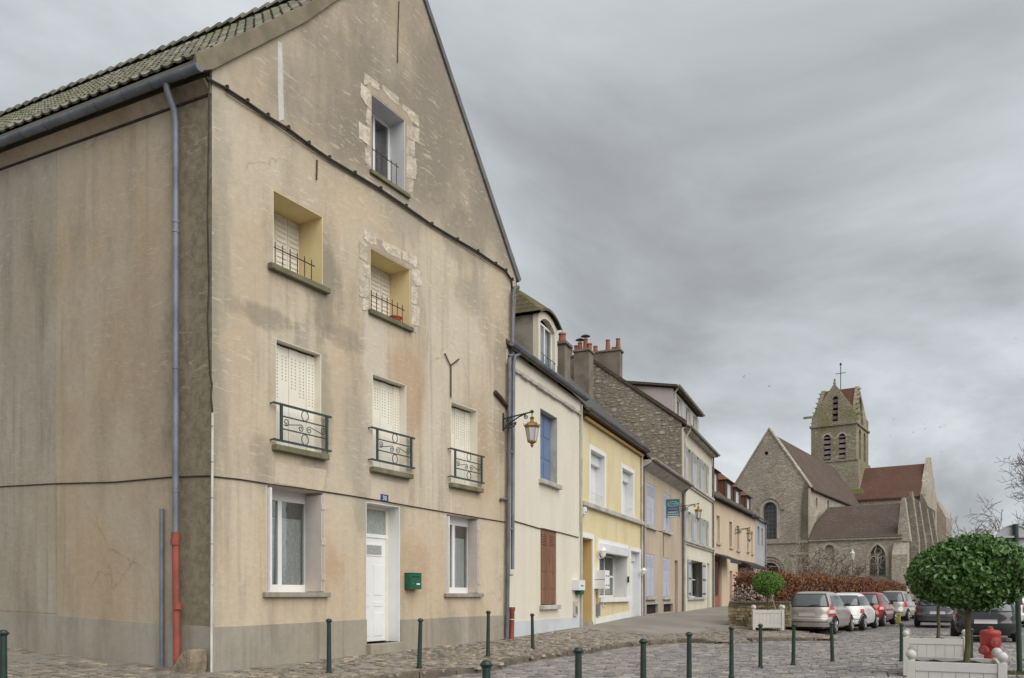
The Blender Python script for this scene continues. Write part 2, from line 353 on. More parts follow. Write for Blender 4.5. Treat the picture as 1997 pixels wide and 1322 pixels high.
m['glass'] = clear_glass('window_glass'); m['dglass'] = glassy('dark_glass'); m['frost'] = simple('frosted_glass', (.34, .36, .34), (.27, .29, .27), 20, .25, .3, 80, spec=.5)
_n = NB('lace_curtain'); _v = _n.voro(26, None, 'F1', 0); m['lace'] = _n.out(_n.mix(_n.ramp(_v, .25, .5), (.60, .63, .66), (.42, .45, .48)), .95)
m['curtain'] = simple('plain_curtain', (.60, .62, .65), (.50, .53, .56), 3, .95, .2, 30)
m['mailgreen'] = simple('green_box_enamel', (.008, .115, .062), (.006, .085, .045), 3, .35, .03, spec=.5)
m['plateblue'] = simple('blue_enamel', (.025, .05, .21), (.02, .04, .17), 3, .3, 0, spec=.5)
# ------------------------------------------------------------------ frames of the street fronts
MU = Vector((962, 1600)).normalized(); MO = Vector((-4.556, 12.46))
MF = Frame(MO, MU, 0.)                       # gable front of the corner house
SF = Frame(MO, (.9, -.435), 0.)              # its side wall, x < 0
ME = MO + MU * 8.53
ROWU = Vector((662, 1600)).normalized()
RF = Frame(ME + ROWU * .02, ROWU, 0.)        # row of houses beyond
rs = lambda s: RF.O + RF.u * s
xW = RF.x(1130.5); xY = RF.x(1250); xB = RF.x(1330); xT = RF.x(1388.5)
TF = Frame(rs(xT), (.436, .90), 0.)          # tan house with brick dormers, street bends right
# ------------------------------------------------------------------ ground
gm = NB('grey_asphalt'); _c = gm.mix(gm.ramp(gm.noise(.5, 5), .35, .65), (.275, .255, .222), (.215, .20, .175)); _f = gm.noise(90, 3)
gm.bump(_f, .3, .01); m['asphalt'] = gm.out(gm.mix(.4, _c, gm.mix(_f, (.3, .3, .3), (.72, .72, .72)), 'OVERLAY'), .9)
def sett_mat(name, c1, c2, c3, var=.2):
    n = NB(name); i = n.island(); j = n.mathn('FRACT', n.mathn('MULTIPLY', i, 7.31))
    col = n.mix(n.ramp(i, .25, .8), c1, c2); col = n.mix(n.ramp(j, .72, .95), col, c3)
    col = n.mix(n.ramp(n.noise(.35, 4, .55, n.tc.outputs['Generated']), .4, .65), col, n.hsv(col, .75))
    col = n.hsv(col, n.mathn('ADD', n.mathn('MULTIPLY', n.mathn('FRACT', n.mathn('MULTIPLY', i, 13.7)), 2 * var), 1 - var))
    f = n.noise(45, 4, .6); n.bump(f, .35, .012)
    return n.out(n.mix(.45, col, n.mix(f, (.3, .3, .3), (.74, .74, .74)), 'OVERLAY'), n.mathn('ADD', n.mathn('MULTIPLY', j, .3), .34), 0, .35)
m['sett'] = sett_mat('road_setts', (.205, .194, .194), (.285, .262, .25), (.36, .325, .28))
m['psett'] = sett_mat('pavement_setts', (.195, .168, .136), (.26, .222, .178), (.34, .285, .21), .28)
m['joint'] = simple('sandy_joint', (.075, .066, .056), (.115, .10, .08), 3, .95, .4, 50)
def far_setts(name):
    n = NB(name); vec = n.coord((1, 1, 1), (0, 0, 0), (0, 0, R(-31)))
    v = n.voro(5.2, vec, 'F1', 1, .55); d = n.voro(5.2, vec, 'DISTANCE_TO_EDGE', 0, .55)
    bw = n.N.new('ShaderNodeRGBToBW'); n.L.new(v, bw.inputs[0])
    col = n.mix(bw.outputs[0], (.205, .192, .188), (.29, .268, .252)); e = n.ramp(d, .02, .10)
    col = n.mix(e, (.075, .066, .056), col); n.bump(n.mathn('ADD', e, n.mathn('MULTIPLY', n.noise(40), .3)), .8, .03)
    return n.out(n.mix(n.ramp(n.noise(.3, 4), .4, .65), col, n.hsv(col, .8)), .6, 0, .3)
m['farsett'] = far_setts('far_road_setts')
m['granite'] = simple('worn_kerb_granite', (.17, .138, .102), (.095, .08, .06), 2.2, .8, .6, 25, var=.14, bdist=.02)  # worn granite, its colour also darkened to stand in for kerb shadow
m['earth'] = simple('far_ground', (.12, .11, .075), (.09, .085, .055), .2, .95, .2)
structure(MB().quad((-1500, -300, -.35), (1500, -300, -.35), (1500, 2500, -.35), (-1500, 2500, -.35)).build('ground', m['earth'], fix=False), 'bare ground reaching to the horizon')
road = structure(MB().quad((-60, -25, 0), (90, -25, 0), (90, 150, 0), (-60, 150, 0)).build('road', m['farsett'], fix=False), 'grey cobbled roadway of worn stone setts')
# pavement as a ruled sheet between the house fronts (w) and the kerb (k)
def wm(t): p = MO + MU * t; return (p.x, p.y)
def ws(s): p = MO + Vector((-.9, .435)) * s; return (p.x, p.y)
def wr(s): p = rs(s); return (p.x, p.y)
def wt(s): p = TF.O + TF.u * s; return (p.x, p.y)
KT = .13
pairs = [(ws(22), 1.25, (-24, 15.5)), (ws(14), .92, (-17, 12)), (ws(8), .65, (-11, 9.0)), (ws(5.1), .50, (-8, 7.4)), (ws(2.4), .36, (-6.2, 6.9)), (ws(0), .25, (-4.6, 7.2)),
         (ws(0), .25, (-3.6, 8.6)), (wm(.05), .25, (-2.75, 11.2)), (wm(1.2), .265, (-2.21, 12.9)), (wm(2.2), .28, (-1.68, 13.58)), (wm(4), .31, (-.525, 14.74)), (wm(6.2), .335, (.07, 16.78)),
         (wm(8.53), .37, (1.45, 18.9)), (wr(2.5), .40, (2.8, 21.7)), (wr(5.9), .44, (4.93, 24.0)), (wr(7.5), .47, (6.2, 23.5)), (wr(9.5), .52, (7.0, 24.1)), (wr(11), .56, (7.8, 24.9)),
         (wr(13.5), .6, (9.8, 24.9)), (wr(15), .6, (10.15, 25.7)), (wr(18), .6, (9.5, 27.6)), (wr(xB), .6, (14, 34.5)), (wr(xT), .68, (22, 46)), (wt(22), .74, (33, 62)), (wt(60), .74, (60, 100))]
gv = []; gf = []; NS = 5
for i, (w_, z_, k_) in enumerate(pairs):
    for j in range(NS):
        t = j / (NS - 1); kz = .06 if 15 <= i <= 16 else KT; gv.append((w_[0] + (k_[0] - w_[0]) * t, w_[1] + (k_[1] - w_[1]) * t, z_ + (kz - z_) * t))
for i in range(len(pairs) - 1):
    for j in range(NS - 1):
        a = i * NS + j; b = a + NS
        gf.append((a, a + 1, b + 1, b))
pm = MB().add(gv, gf)
pave = structure(pm.build('pavement', m['asphalt'], fix=False), 'grey pavement sloping up from kerb to house fronts')
BV = BVHTree.FromPolygons([Vector(v) for v in gv], gf)
def gz(x, y):
    h = BV.ray_cast(Vector((x, y, 50)), Vector((0, 0, -1)))
    return h[0].z if h[0] is not None else 0.
def on_pave(x, y): return BV.ray_cast(Vector((x, y, 50)), Vector((0, 0, -1)))[0] is not None
# kerb stones, one by one
kp = [Vector(k) for _, _, k in pairs[:20]]
def resample(P, step):
    out = [P[0].copy()]; acc = 0.; 
    for a, b in zip(P, P[1:]):
        L = (b - a).length; d = step - acc
        while d <= L:
            out.append(a + (b - a) * (d / L)); d += step
        acc = L - (d - step)
    return out
ks = resample(kp, .82)
for i in range(len(ks) - 1):
    a, b = ks[i], ks[i + 1]; c = (a + b) / 2
    if c.x < -9 or c.length > 34: continue
    t = (b - a).normalized(); n_ = Vector((t.y, -t.x)); L = (b - a).length; o = random.uniform(-.012, .012); h = KT + random.uniform(-.004, .014)
    if 5.6 < c.x < 7.1 and c.y < 25: h = .055
    ew = random.uniform(.10, .16)
    mb = MB(); e = .012
    inner = c - n_ * ew; outer = c + n_ * (.05 + o); q = t * (L / 2 - e)
    z0, z1 = -.05, h + .012
    tp = .02
    P = [(*(inner - q), z0), (*(inner + q), z0), (*(outer + q), z0), (*(outer - q), z0), (*(inner - q), z1), (*(inner + q), z1 + random.uniform(-.01, .01)), (*(outer + q - n_ * tp), z1 - .012), (*(outer - q - n_ * tp), z1 - .012)]
    mb.hexa(P).build('kerb_stone', m['granite'], pave, bevel=.012)
# setts: real stones, the nearest as pieces, the rest joined
def sett_geo(c, t, w, l, top):
    n_ = Vector((-t.y, t.x)); e = .018; out = []
    hw, hl = w / 2, l / 2
    j = lambda: random.uniform(-.012, .012)
    cor = [(-hl, -hw), (hl, -hw), (hl, hw), (-hl, hw)]
    base = []; tops = []
    dz = random.uniform(-.008, .010); tx, ty = random.uniform(-.03, .03), random.uniform(-.03, .03)
    for a, b in cor:
        p = c + t * (a + j()) + n_ * (b + j()); base.append((p.x, p.y, top - .035))
        p = c + t * (a * .86 + j() * .6) + n_ * (b * .84 + j() * .6); tops.append((p.x, p.y, top + .012 + dz + a * tx + b * ty))
    return base + tops
SF5 = [(4, 5, 6, 7), (0, 1, 5, 4), (1, 2, 6, 5), (2, 3, 7, 6), (3, 0, 4, 7)]
def lay(region, t, wrow, lavg, hfun, mat, parent, nsing, inview):
    n_ = Vector((-t.y, t.x)); cand = []
    x0, x1, y0, y1 = region
    a = x0
    while a < x1:                       # rows run along n_
        w = wrow * random.uniform(.9, 1.12); b = y0 + random.uniform(0, lavg); ph = random.uniform(0, 6)
        while b < y1:
            l = lavg * random.uniform(.72, 1.32)
            c = t * (a + .05 * math.sin(b * .9 + ph * .3)) + n_ * (b + l / 2)
            h = hfun(c.x, c.y)
            if h is not None: cand.append((c, w * .93, l * .94, h))
            b += l
        a += w
    cand = [q for q in cand if inview(q[0].x, q[0].y)]
    cand.sort(key=lambda q: q[0].length)
    big = MB()
    for i, (c, w, l, h) in enumerate(cand):
        vs = sett_geo(c, n_, w, l, h)
        if i < nsing: MB().add(vs, SF5).build('sett', mat, parent, fix=False)
        else: big.add(vs, SF5)
    o = big.build('setts', mat, parent, fix=False); o['kind'] = 'stuff'
    return len(cand)
def infov(x, y, dmax):
    return y > 8 and abs(x) / y < .66 and y < dmax and not (x < -4.5 and y < 9)
def road_h(x, y):
    if on_pave(x, y): return None
    return .012
def cob(x, y): return y < 24.6 + max(0, (x - 4.5)) * 1.0 or (x > 6.4 and y < 27.5)
def pave_h(x, y):
    h = BV.ray_cast(Vector((x, y, 50)), Vector((0, 0, -1)))
    if h[0] is None: return None
    for fr, lo, hi in ((MF, -.1, 8.7), (SF, -30, .2), (RF, -1, 40)):
        q = Vector((x, y)) - fr.O; xx = q.dot(fr.u); yy = q.dot(fr.n)
        if lo < xx < hi and yy > -.05: return None
    if not cob(x, y): return None
    # keep off the kerb stones
    if BV.find_nearest(Vector((x, y, h[0].z)))[0] is None: return None
    for d in ((.2, 0), (-.2, 0), (0, .2), (0, -.2)):
        if not on_pave(x + d[0], y + d[1]):
            q = [(Vector((x + d[0], y + d[1])) - fr.O).dot(fr.n) for fr in (MF, SF, RF)]
            if max(q) < -.25: return None
    return h[0].z - .004
td = Vector((.36, .93)).normalized()
lay((8, 36, -16, 22), td, .175, .21, road_h, m['sett'], road, 300, lambda x, y: infov(x, y, 31) and y > 12.5)
lay((2, 30, -18, 22), Vector((.55, .83)).normalized(), .145, .175, pave_h, m['psett'], pave, 300, lambda x, y: infov(x, y, 30))
# ------------------------------------------------------------------ corner house
CH = tag(MF.root('corner_house'), 'tall beige rendered corner house with steep gable, number 30 over its white door', 'house')
def opn(*a): return MF.rect(*a)
A = opn(537.5, 659, 626, 868); B = opn(726, 727.7, 792, 911); C = opn(879, 782.1, 930.5, 942)
D_ = opn(532, 369, 629, 517); E_ = opn(721.5, 482.4, 799.5, 604.3); T_ = opn(723.2, 181.7, 789.4, 331.5)
F_ = opn(519.5, 942.7, 631.5, 1154.5); G_ = opn(869.6, 1000.9, 933.4, 1156.8); DR = opn(713.5, 978.5, 779.5, 1256)
holes = [rc(*q) for q in (A, B, C, D_, E_, T_, F_, G_, DR)]
zc = MF.z(405, 131); xr_t, zr_t = MF.px(1006, 540)
_ra, _rb = MF.px(1006, 540), MF.px(825, 0); _rs = (_rb[1] - _ra[1]) / (_rb[0] - _ra[0]); RIDGE = (_ra[0] + (14.24 - _ra[1]) / _rs, 14.24)
px_ = lambda X, Y: MF.px(X, Y)
b1 = px_(593, 42); b2 = px_(653, 0)
wall = MB().slab([(0, -.2), (8.53, -.2), (xr_t, zr_t), RIDGE, b2, b1, (0, zc)], holes, 0, .42)
wall.build('gable_wall', m['house'], CH)
S2M = lambda x, y, z: tuple(Matrix.Rotation(-math.atan2(MU.y, MU.x), 4, 'Z') @ Vector((*(SF.O + SF.u * x + SF.n * y - MO), z)))
ztop = 9.36
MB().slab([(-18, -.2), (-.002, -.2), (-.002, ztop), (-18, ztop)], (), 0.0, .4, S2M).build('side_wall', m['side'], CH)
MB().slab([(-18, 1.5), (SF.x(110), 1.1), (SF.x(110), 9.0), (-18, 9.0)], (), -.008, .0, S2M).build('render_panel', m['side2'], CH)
# damp streaked corner strip behind the downpipe, and plinths
xd = SF.x(352); xq = SF.x(300)
dmp = [(-.004, .2), (-.004, 9.0), (xd * .9, 9.0), (xd * .95, 7.6), (xd * 1.15, 5.6), (xd * 1.05, 4.9), (xd * 1.35, 4.1), (xd * 1.2, 3.3), (xd * 1.42, 2.6), (xd * 1.3, 1.9), (xd * 1.5, 1.0), (xd * 1.45, .2)]
pl = [(-18, -.2), (-.004, -.2)] + [(x, z) for x, z in ((-.004, SF.z(413, 1222)), (SF.x(307), SF.z(307, 1215.8)), (SF.x(112), SF.z(112, 1200.8)), (SF.x(2), SF.z(2, 1192)), (-18, 1.7))]
MB().slab(pl, (), -.018, .0, S2M).build('plinth', m['plinth'], CH)
def plinth_run(pts, x0, x1):
    return [(x0, -.2), (x1, -.2)] + list(reversed(pts))
pp1 = [MF.px(*q) for q in ((414, 1223), (470, 1221), (560, 1216), (640, 1212), (712, 1208))]; pp1[0] = (-.016, pp1[0][1]); pp1[-1] = (DR[0] - .003, pp1[-1][1])
MB().slab(plinth_run(pp1, -.016, DR[0] - .003), (), -.022, .0).build('plinth', m['plinth'], CH)
pp2 = [MF.px(*q) for q in ((780.5, 1208.5), (840, 1206), (900, 1202.5), (985, 1200))]; pp2[0] = (DR[1] + .003, pp2[0][1]); pp2[-1] = (8.545, pp2[-1][1])
MB().slab(plinth_run(pp2, DR[1] + .003, 8.545), (), -.022, .0).build('plinth', m['plinth'], CH)
def patch(pts, mat, name='plaster_patch', y=-.005, conv=MF.px):
    return MB().slab([conv(*p) for p in pts], (), y, .0).build(name, mat, CH)
patch([(536, 900), (636, 916), (632, 946), (628, 958), (534, 941)], m['patch'])
patch([(724, 933), (800, 945), (795, 985), (790, 988), (722, 976)], m['patch'])
patch([(876, 962), (935, 974), (930, 1009), (876, 1001)], m['patch'])
# lighter filler strip high on the gable, darker collar round one window
patch([(541, 80), (549, 84), (551, 150), (553, 233), (543, 236), (541, 160)], m['whitestrip'], 'filler_strip', -.006)
def liner(r, d, mat, par=CH, t=.014, bottom=True, skip=''):
    x0, x1, z0, z1 = r; y0 = .002
    if 'l' not in skip: MB().box(x0, x0 + t, y0, d, z0, z1).build('reveal', mat, par)
    if 'r' not in skip: MB().box(x1 - t, x1, y0, d, z0, z1).build('reveal', mat, par)
    if 't' not in skip: MB().box(x0 + t, x1 - t, y0, d, z1 - t, z1).build('reveal', mat, par)
def sill(r, par, mat, over=.07, out=.09, h=.085, drop=0.):
    x0, x1, z0, z1 = r
    MB().box(x0 - over, x1 + over, -out, .10, z0 - h - drop, z0 - drop).build('window_sill', mat, par, bevel=.012)
def backing(r, d, par): 
    x0, x1, z0, z1 = r; MB().box(x0, x1, d, d + .02, z0, z1).build('dark_room', m['dark'], par)
def bars(x0, x1, z0, z1, y, n, par, rmat, r=.009, spike=.09):
    mb = MB(); zb = z0 + .06; zt = z1
    mb.tube([(x0, y, zb), (x1, y, zb)], r, 6); mb.tube([(x0, y, zt), (x1, y, zt)], r * 1.1, 6); o = mb.build('window_railing', rmat, par)
    for k in range(n):
        x = x0 + (x1 - x0) * (k + .55) / n
        MB().tube([(x, y, zb - .03), (x, y, zt + spike)], r, 5).build('bar', rmat, o)
# second floor: deep cream reveals, louvred shutters, spiked bars
dD = MF.depth(D_[1], 579.7); dE = MF.depth(E_[1], 756.7); dT = MF.depth(T_[1], 757.6)
def shutter_leaf(par, x0, x1, y, z0, z1, mat, n, name='shutter', louv=True, t=.03, frac=1., mid=True):
    o = MB().box(x0, x1, y, y + t, z0, z1).build(name, mat, par)
    if louv:
        fr = .055 if x1 - x0 > .3 else .03
        zs = z1 - fr; ze = z0 + fr + (1 - frac) * (z1 - z0)
        st = (zs - ze) / n
        for k in range(n):
            zz = ze + st * (k + .5)
            mb = MB(); mb.hexa([(x0 + fr, y - .012, zz - st * .38), (x1 - fr, y - .012, zz - st * .38), (x1 - fr, y + .006, zz + st * .30), (x0 + fr, y + .006, zz + st * .30),
                                (x0 + fr, y - .012, zz - st * .22), (x1 - fr, y - .012, zz - st * .22), (x1 - fr, y + .008, zz + st * .44), (x0 + fr, y + .008, zz + st * .44)])
            mb.build('slat', mat, o)
    return o
for r, d in ((D_, dD), (E_, dE)):
    liner(r, d, m['cream']); backing(r, d + .10, CH)
    w_ = (r[1] - r[0]) / 4; 
    for k in range(4): shutter_leaf(CH, r[0] + w_ * k + .004, r[0] + w_ * (k + 1) - .004, d - .05, r[2], r[3] - .02, m['creamlight'], 13)
MB().box(D_[0] - .12, D_[1] + .10, -.10, .15, D_[2] - .10, D_[2]).build('window_sill', m['sill'], CH, bevel=.015)
MB().box(E_[0] - .06, E_[1] + .03, -.08, .15, E_[2] - .09, E_[2]).build('window_sill', m['sill'], CH, bevel=.015)
bars(D_[0], D_[0] + .87 * (D_[1] - D_[0]), D_[2], MF.z(533, 478), .05, 6, CH, m['iron'])
bars(E_[0], E_[1] - .12, E_[2], MF.z(722, 571), .05, 7, CH, m['iron'])
# attic window with white reveal
liner(T_, dT, m['whitegrey']); backing(T_, dT + .15, CH)
wf = MB(); x0, x1, z0, z1 = T_; 
for a in (x0 + .02, (x0 + x1) / 2 - .03, x1 - .08): wf.box(a, a + .06, dT - .05, dT, z0, z1 - .02)
wf.box(x0 + .08, x1 - .08, dT - .048, dT - .002, z1 - .09, z1 - .02); wf.box(x0 + .08, x1 - .08, dT - .048, dT - .002, z0, z0 + .07)
wf = wf.build('window', m['white'], CH)
MB().box(x0 + .08, x1 - .08, dT - .03, dT - .02, z0 + .07, z1 - .09).build('pane', m['glass'], wf)
MB().box(x0 - .05, x1 + .12, -.06, .15, z0 - .08, z0).build('window_sill', m['sill'], CH, bevel=.012)
bars(x0, x0 + .86 * (x1 - x0), z0, MF.z(724, 285), .05, 6, CH, m['iron'], .008, .06)
# exposed limestone round two windows, block by block
Eb = [[(888, 410), (990, 465), (1000, 550), (945, 535), (890, 495)], [(1040, 505), (1195, 585), (1195, 668), (1085, 608), (1045, 560)], [(1210, 595), (1335, 645), (1330, 735), (1285, 702), (1212, 665)],
      [(850, 505), (922, 540), (915, 690), (850, 650)], [(890, 700), (938, 715), (935, 820), (888, 795)], [(850, 800), (935, 830), (935, 960), (900, 985), (850, 960)], [(885, 985), (932, 1010), (920, 1095), (880, 1080)],
      [(1290, 735), (1375, 770), (1370, 880), (1335, 890), (1290, 830)], [(1287, 880), (1335, 900), (1330, 1040), (1284, 1030)], [(1287, 1040), (1355, 1065), (1350, 1225), (1282, 1205)], [(1290, 1222), (1330, 1238), (1325, 1275), (1292, 1270)]]
Tb = [[(215, 175), (265, 215), (350, 285), (345, 335), (300, 320), (265, 270), (218, 290)], [(370, 290), (515, 400), (515, 470), (440, 410), (375, 330)], [(540, 450), (685, 555), (690, 655), (630, 610), (590, 540), (540, 490)],
      [(188, 270), (272, 340), (274, 495), (225, 450), (188, 395)], [(240, 500), (272, 512), (270, 650), (232, 610)], [(170, 600), (268, 665), (262, 815), (175, 750)], [(222, 820), (268, 850), (276, 1000), (222, 960)],
      [(582, 635), (692, 665), (690, 800), (600, 745), (580, 735)], [(582, 752), (650, 775), (652, 910), (580, 885)], [(584, 897), (660, 925), (670, 985), (660, 1105), (580, 1080)], [(592, 1092), (640, 1110), (630, 1220), (597, 1200)]]
def rough(pts, amp=.7, seg=3):
    out = []
    for i, p in enumerate(pts):
        q = pts[(i + 1) % len(pts)]
        for k in range(seg):
            t = k / seg; out.append((p[0] + (q[0] - p[0]) * t + random.uniform(-amp, amp) * (k > 0), p[1] + (q[1] - p[1]) * t + random.uniform(-amp, amp) * (k > 0)))
    return out
for lst, (ox, oy, s_) in ((Eb, (500, 350, 4.266)), (Tb, (660, 100, 4.405))):
    for bl in lst: MB().slab([MF.px(ox + X / s_, oy + Y / s_) for X, Y in rough(bl, 5, 4)], (), -.009, .002).build('stone_block', m['limestone'], CH)
for pts in (Eb, Tb):      # grey mortar collar under the blocks
    pass
col = lambda q, s_, o: [MF.px(o[0] + X / s_, o[1] + Y / s_) for X, Y in q]
def ring(outer, r, name, mat, y):
    x0, x1, z0, z1 = r; MB().slab(outer, [rc(x0 - .002, x1 + .002, z0 - .002, z1 + .002)], y, .0).build(name, mat, CH)
ring([(E_[0] - .13, E_[2] - .01), (E_[1] + .17, E_[2] - .01), (E_[1] + .17, E_[3] + .24), (E_[0] - .13, E_[3] + .24)], E_, 'plaster_collar', m['greypatch'], -.005)
ring([(T_[0] - .12, T_[2] - .01), (T_[1] + .26, T_[2] - .01), (T_[1] + .24, T_[3] + .24), (T_[0] - .12, T_[3] + .24)], T_, 'plaster_collar', m['greypatch'], -.005)
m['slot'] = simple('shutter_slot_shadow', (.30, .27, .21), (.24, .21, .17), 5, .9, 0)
# first floor: folding shutters and scrolled railings
def spiral(cx, cz, r0, turns, a0, sgn, n=22):
    return [(cx + r0 * (1 - .78 * k / n) * math.cos(a0 + sgn * turns * 2 * math.pi * k / n), cz + r0 * (1 - .78 * k / n) * math.sin(a0 + sgn * turns * 2 * math.pi * k / n)) for k in range(n + 1)]
for r, pxr, tt in ((A, 612.2, (529.5, 783.4)), (B, 777.5, (720, 832)), (C, 914.5, (874, 873))):
    x0, x1, z0, z1 = r; d = MF.depth(x1, pxr)
    liner(r, d, m['creamlight']); backing(r, d + .08, CH)
    n = 5; w_ = (x1 - x0 - .03) / n
    for k in range(n):
        a = x0 + .015 + w_ * k; zig = .012 * (k % 2)
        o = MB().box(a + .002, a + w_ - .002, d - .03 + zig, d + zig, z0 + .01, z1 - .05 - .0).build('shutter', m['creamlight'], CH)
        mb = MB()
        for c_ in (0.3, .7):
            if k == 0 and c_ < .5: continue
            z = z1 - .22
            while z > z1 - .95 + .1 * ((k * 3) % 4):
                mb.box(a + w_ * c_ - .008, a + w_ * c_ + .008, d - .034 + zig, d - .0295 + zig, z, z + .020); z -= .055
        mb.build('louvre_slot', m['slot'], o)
    MB().box(x0 - .09, x1 + .09, -.12, .12, z0 - .10, z0).build('window_sill', m['sill'], CH, bevel=.015)
    y = -.085; zt = MF.z(*tt, -.085); zb = zt - .60; ra = MB()
    xa, xb = x0 - .03, x1 + .06
    for z, e in ((zt, .10), (zb, .10)): ra.box(xa - e, xb + e, y - .016, y + .016, z - .017, z + .017)
    for z in (zt - .19, zt - .40): ra.box(xa + .07, xb, y - .008, y + .008, z - .01, z + .01)
    for xx in (xa + .07, xb - .01): ra.box(xx - .022, xx + .022, y - .016, y + .016, zb, zt)
    for z in (zt, zb):
        for xx in (xa - .09, xb + .09): ra.tube([(xx, y, z), (xx, .03, z)], .013, 6)
    ra = ra.build('balcony_railing', m['railgreen'], CH)
    xc = (xa + .07 + xb) / 2; hw = (xb - xa - .07) / 2
    for zz in (zt - .095, zt - .50):
        MB().tube([(xc + .078 * math.cos(w), y, zz + .085 * math.sin(w)) for w in [2 * math.pi * k / 20 for k in range(21)]], .008, 5, False).build('ring', m['railgreen'], ra)
    zm = zt - .295
    for sx in (-1, 1):
        q = hw * .5
        pth = [(xc + sx * (hw * .80 + x), zm + .02 + z) for x, z in spiral(0, 0, .066, 1.4, -2.2 if sx > 0 else math.pi + 2.2, 1 if sx > 0 else -1)]
        p2 = [(xc + sx * (.10) + x, zm - .03 + z) for x, z in spiral(0, 0, .066, 1.4, .9 if sx > 0 else math.pi - .9, 1 if sx > 0 else -1)]
        MB().tube([(x, y, z) for x, z in list(reversed(pth)) + p2], .008, 5).build('scroll', m['railgreen'], ra)
# ground floor windows with folded metal shutters, lace curtain
def casement(par, r, d, wmat, curtain, split=.5, fw=.055):
    x0, x1, z0, z1 = r; o = MB()
    xm = x0 + (x1 - x0) * split
    for a, b in ((x0, x0 + fw), (xm - fw * .8, xm + fw * .8), (x1 - fw, x1)): o.box(a, b, d - .06, d, z0 + .0, z1)
    for a, b in ((x0 + fw, xm - fw * .8), (xm + fw * .8, x1 - fw)):
        o.box(a, b, d - .058, d - .002, z0, z0 + .13); o.box(a, b, d - .058, d - .002, z1 - .10, z1)
    o = o.build('window', wmat, par, bevel=.004)
    for a, b in ((x0 + fw, xm - fw * .8), (xm + fw * .8, x1 - fw)):
        MB().box(a, b, d - .03, d - .024, z0 + .13, z1 - .10).build('pane', m['glass'], o)
        if curtain:
            zt = z1 - .10 - .24 * (z1 - z0) * .7
            cb = MB(); nn = 14
            for k in range(nn):
                xa, xb = a + (b - a) * k / nn, a + (b - a) * (k + 1) / nn; ya = d + .03 + .012 * math.sin(k * 1.9); yb = d + .03 + .012 * math.sin((k + 1) * 1.9)
                cb.quad((xa, ya, z0 + .13), (xb, yb, z0 + .13), (xb, yb, zt), (xa, ya, zt))
            cb.build('curtain', curtain, o, fix=False)
    return o
for r, pxr, cur in ((F_, 595, m['lace']), (G_, 911, m['curtain'])):
    x0, x1, z0, z1 = r; d = MF.depth(x1, pxr)
    liner(r, d, m['pinkwhite']); backing(r, d + .35, CH)
    casement(CH, (x0 + .014, x1 - .014, z0, z1 - .10), d, m['white'], cur, .5)
    MB().box(x0 + .014, x1 - .014, d - .06, d, z1 - .10, z1 - .014).build('window_head', m['white'], CH)
    for sx in (0, 1):            # folded metal leaves against the jambs
        for k in range(3):
            xx = (x0 + .03 + k * .024) if sx == 0 else (x1 - .033 - k * .016)
            lf = MB().box(xx, xx + (.020 if sx == 0 else .012), (-.055 if sx == 0 else -.035) + .018 * k, d - .07, z0 + .012, z1 - .06).build('shutter', m['white'] if sx == 0 else m['pinkwhite'], CH)
            for zz in (.15, .5, .85): MB().box(xx - .004, xx + .016, -.05 + .018 * k, -.028 + .018 * k, z0 + (z1 - z0) * zz - .05, z0 + (z1 - z0) * zz + .05).build('hinge', m['white'] if sx == 0 else m['pinkwhite'], lf)
    MB().box(x0 - .09, x1 + .09, -.085, .1, z0 - .085, z0).build('window_sill', m['sill'] if 0 else m['plinth'], CH, bevel=.012)
# door with transom
x0, x1, z0, z1 = DR; d = .34
liner(DR, d, m['white']); backing(DR, d + .2, CH)
zl = MF.z(715, 1033)                 # top of the leaf seen at the jamb
zl = z0 + 2.05
MB().box(x0 + .014, x1 - .014, d - .05, d + .03, zl, zl + .07).build('transom_bar', m['white'], CH)
fr = MB(); fr.box(x0 + .014, x0 + .07, d - .05, d + .02, z0, zl); fr.box(x1 - .07, x1 - .014, d - .05, d + .02, z0, zl)
fr.box(x0 + .014, x0 + .08, d - .05, d + .02, zl + .07, z1 - .014); fr.box(x1 - .08, x1 - .014, d - .05, d + .02, zl + .07, z1 - .014); fr.box(x0 + .08, x1 - .08, d - .048, d + .018, z1 - .08, z1 - .014)
fr.build('door_frame', m['creamlight'], CH)
MB().box(x0 + .08, x1 - .08, d - .02, d - .01, zl + .07, z1 - .08).build('transom_pane', m['frost'], CH)
dl = MB().box(x0 + .07, x1 - .07, d - .03, d + .02, z0 + .02, zl).build('door', m['white'], CH)
xa, xb = x0 + .07, x1 - .07; wv = xb - xa
MB().box(xa + .12, xb - .12, d - .045, d - .028, zl - .36, zl - .12).build('door_window_frame', m['white'], dl, bevel=.006)
MB().box(xa + .15, xb - .15, d - .05, d - .044, zl - .33, zl - .15).build('pane', m['frost'], dl)
for za, zb_ in ((.12, .58), (.70, .80), (.92, 1.52)):
    for k in (0, 1):
        a = xa + .10 + k * (wv / 2 - .03); b = a + wv / 2 - .17
        MB().box(a, b, d - .038, d - .028, z0 + za, z0 + zb_).build('panel', m['white'], dl, bevel=.01)
MB().tube([(xa + .05, d - .03, z0 + 1.0), (xa + .05, d - .08, z0 + 1.0), (xa + .15, d - .08, z0 + 1.0)], .011, 6).build('handle', m['zinc'], dl)
MB().box(x0 - .02, x1 + .02, -.14, .34, -.1, z0 - .0).build('door_step', m['plinth'], CH, bevel=.015)
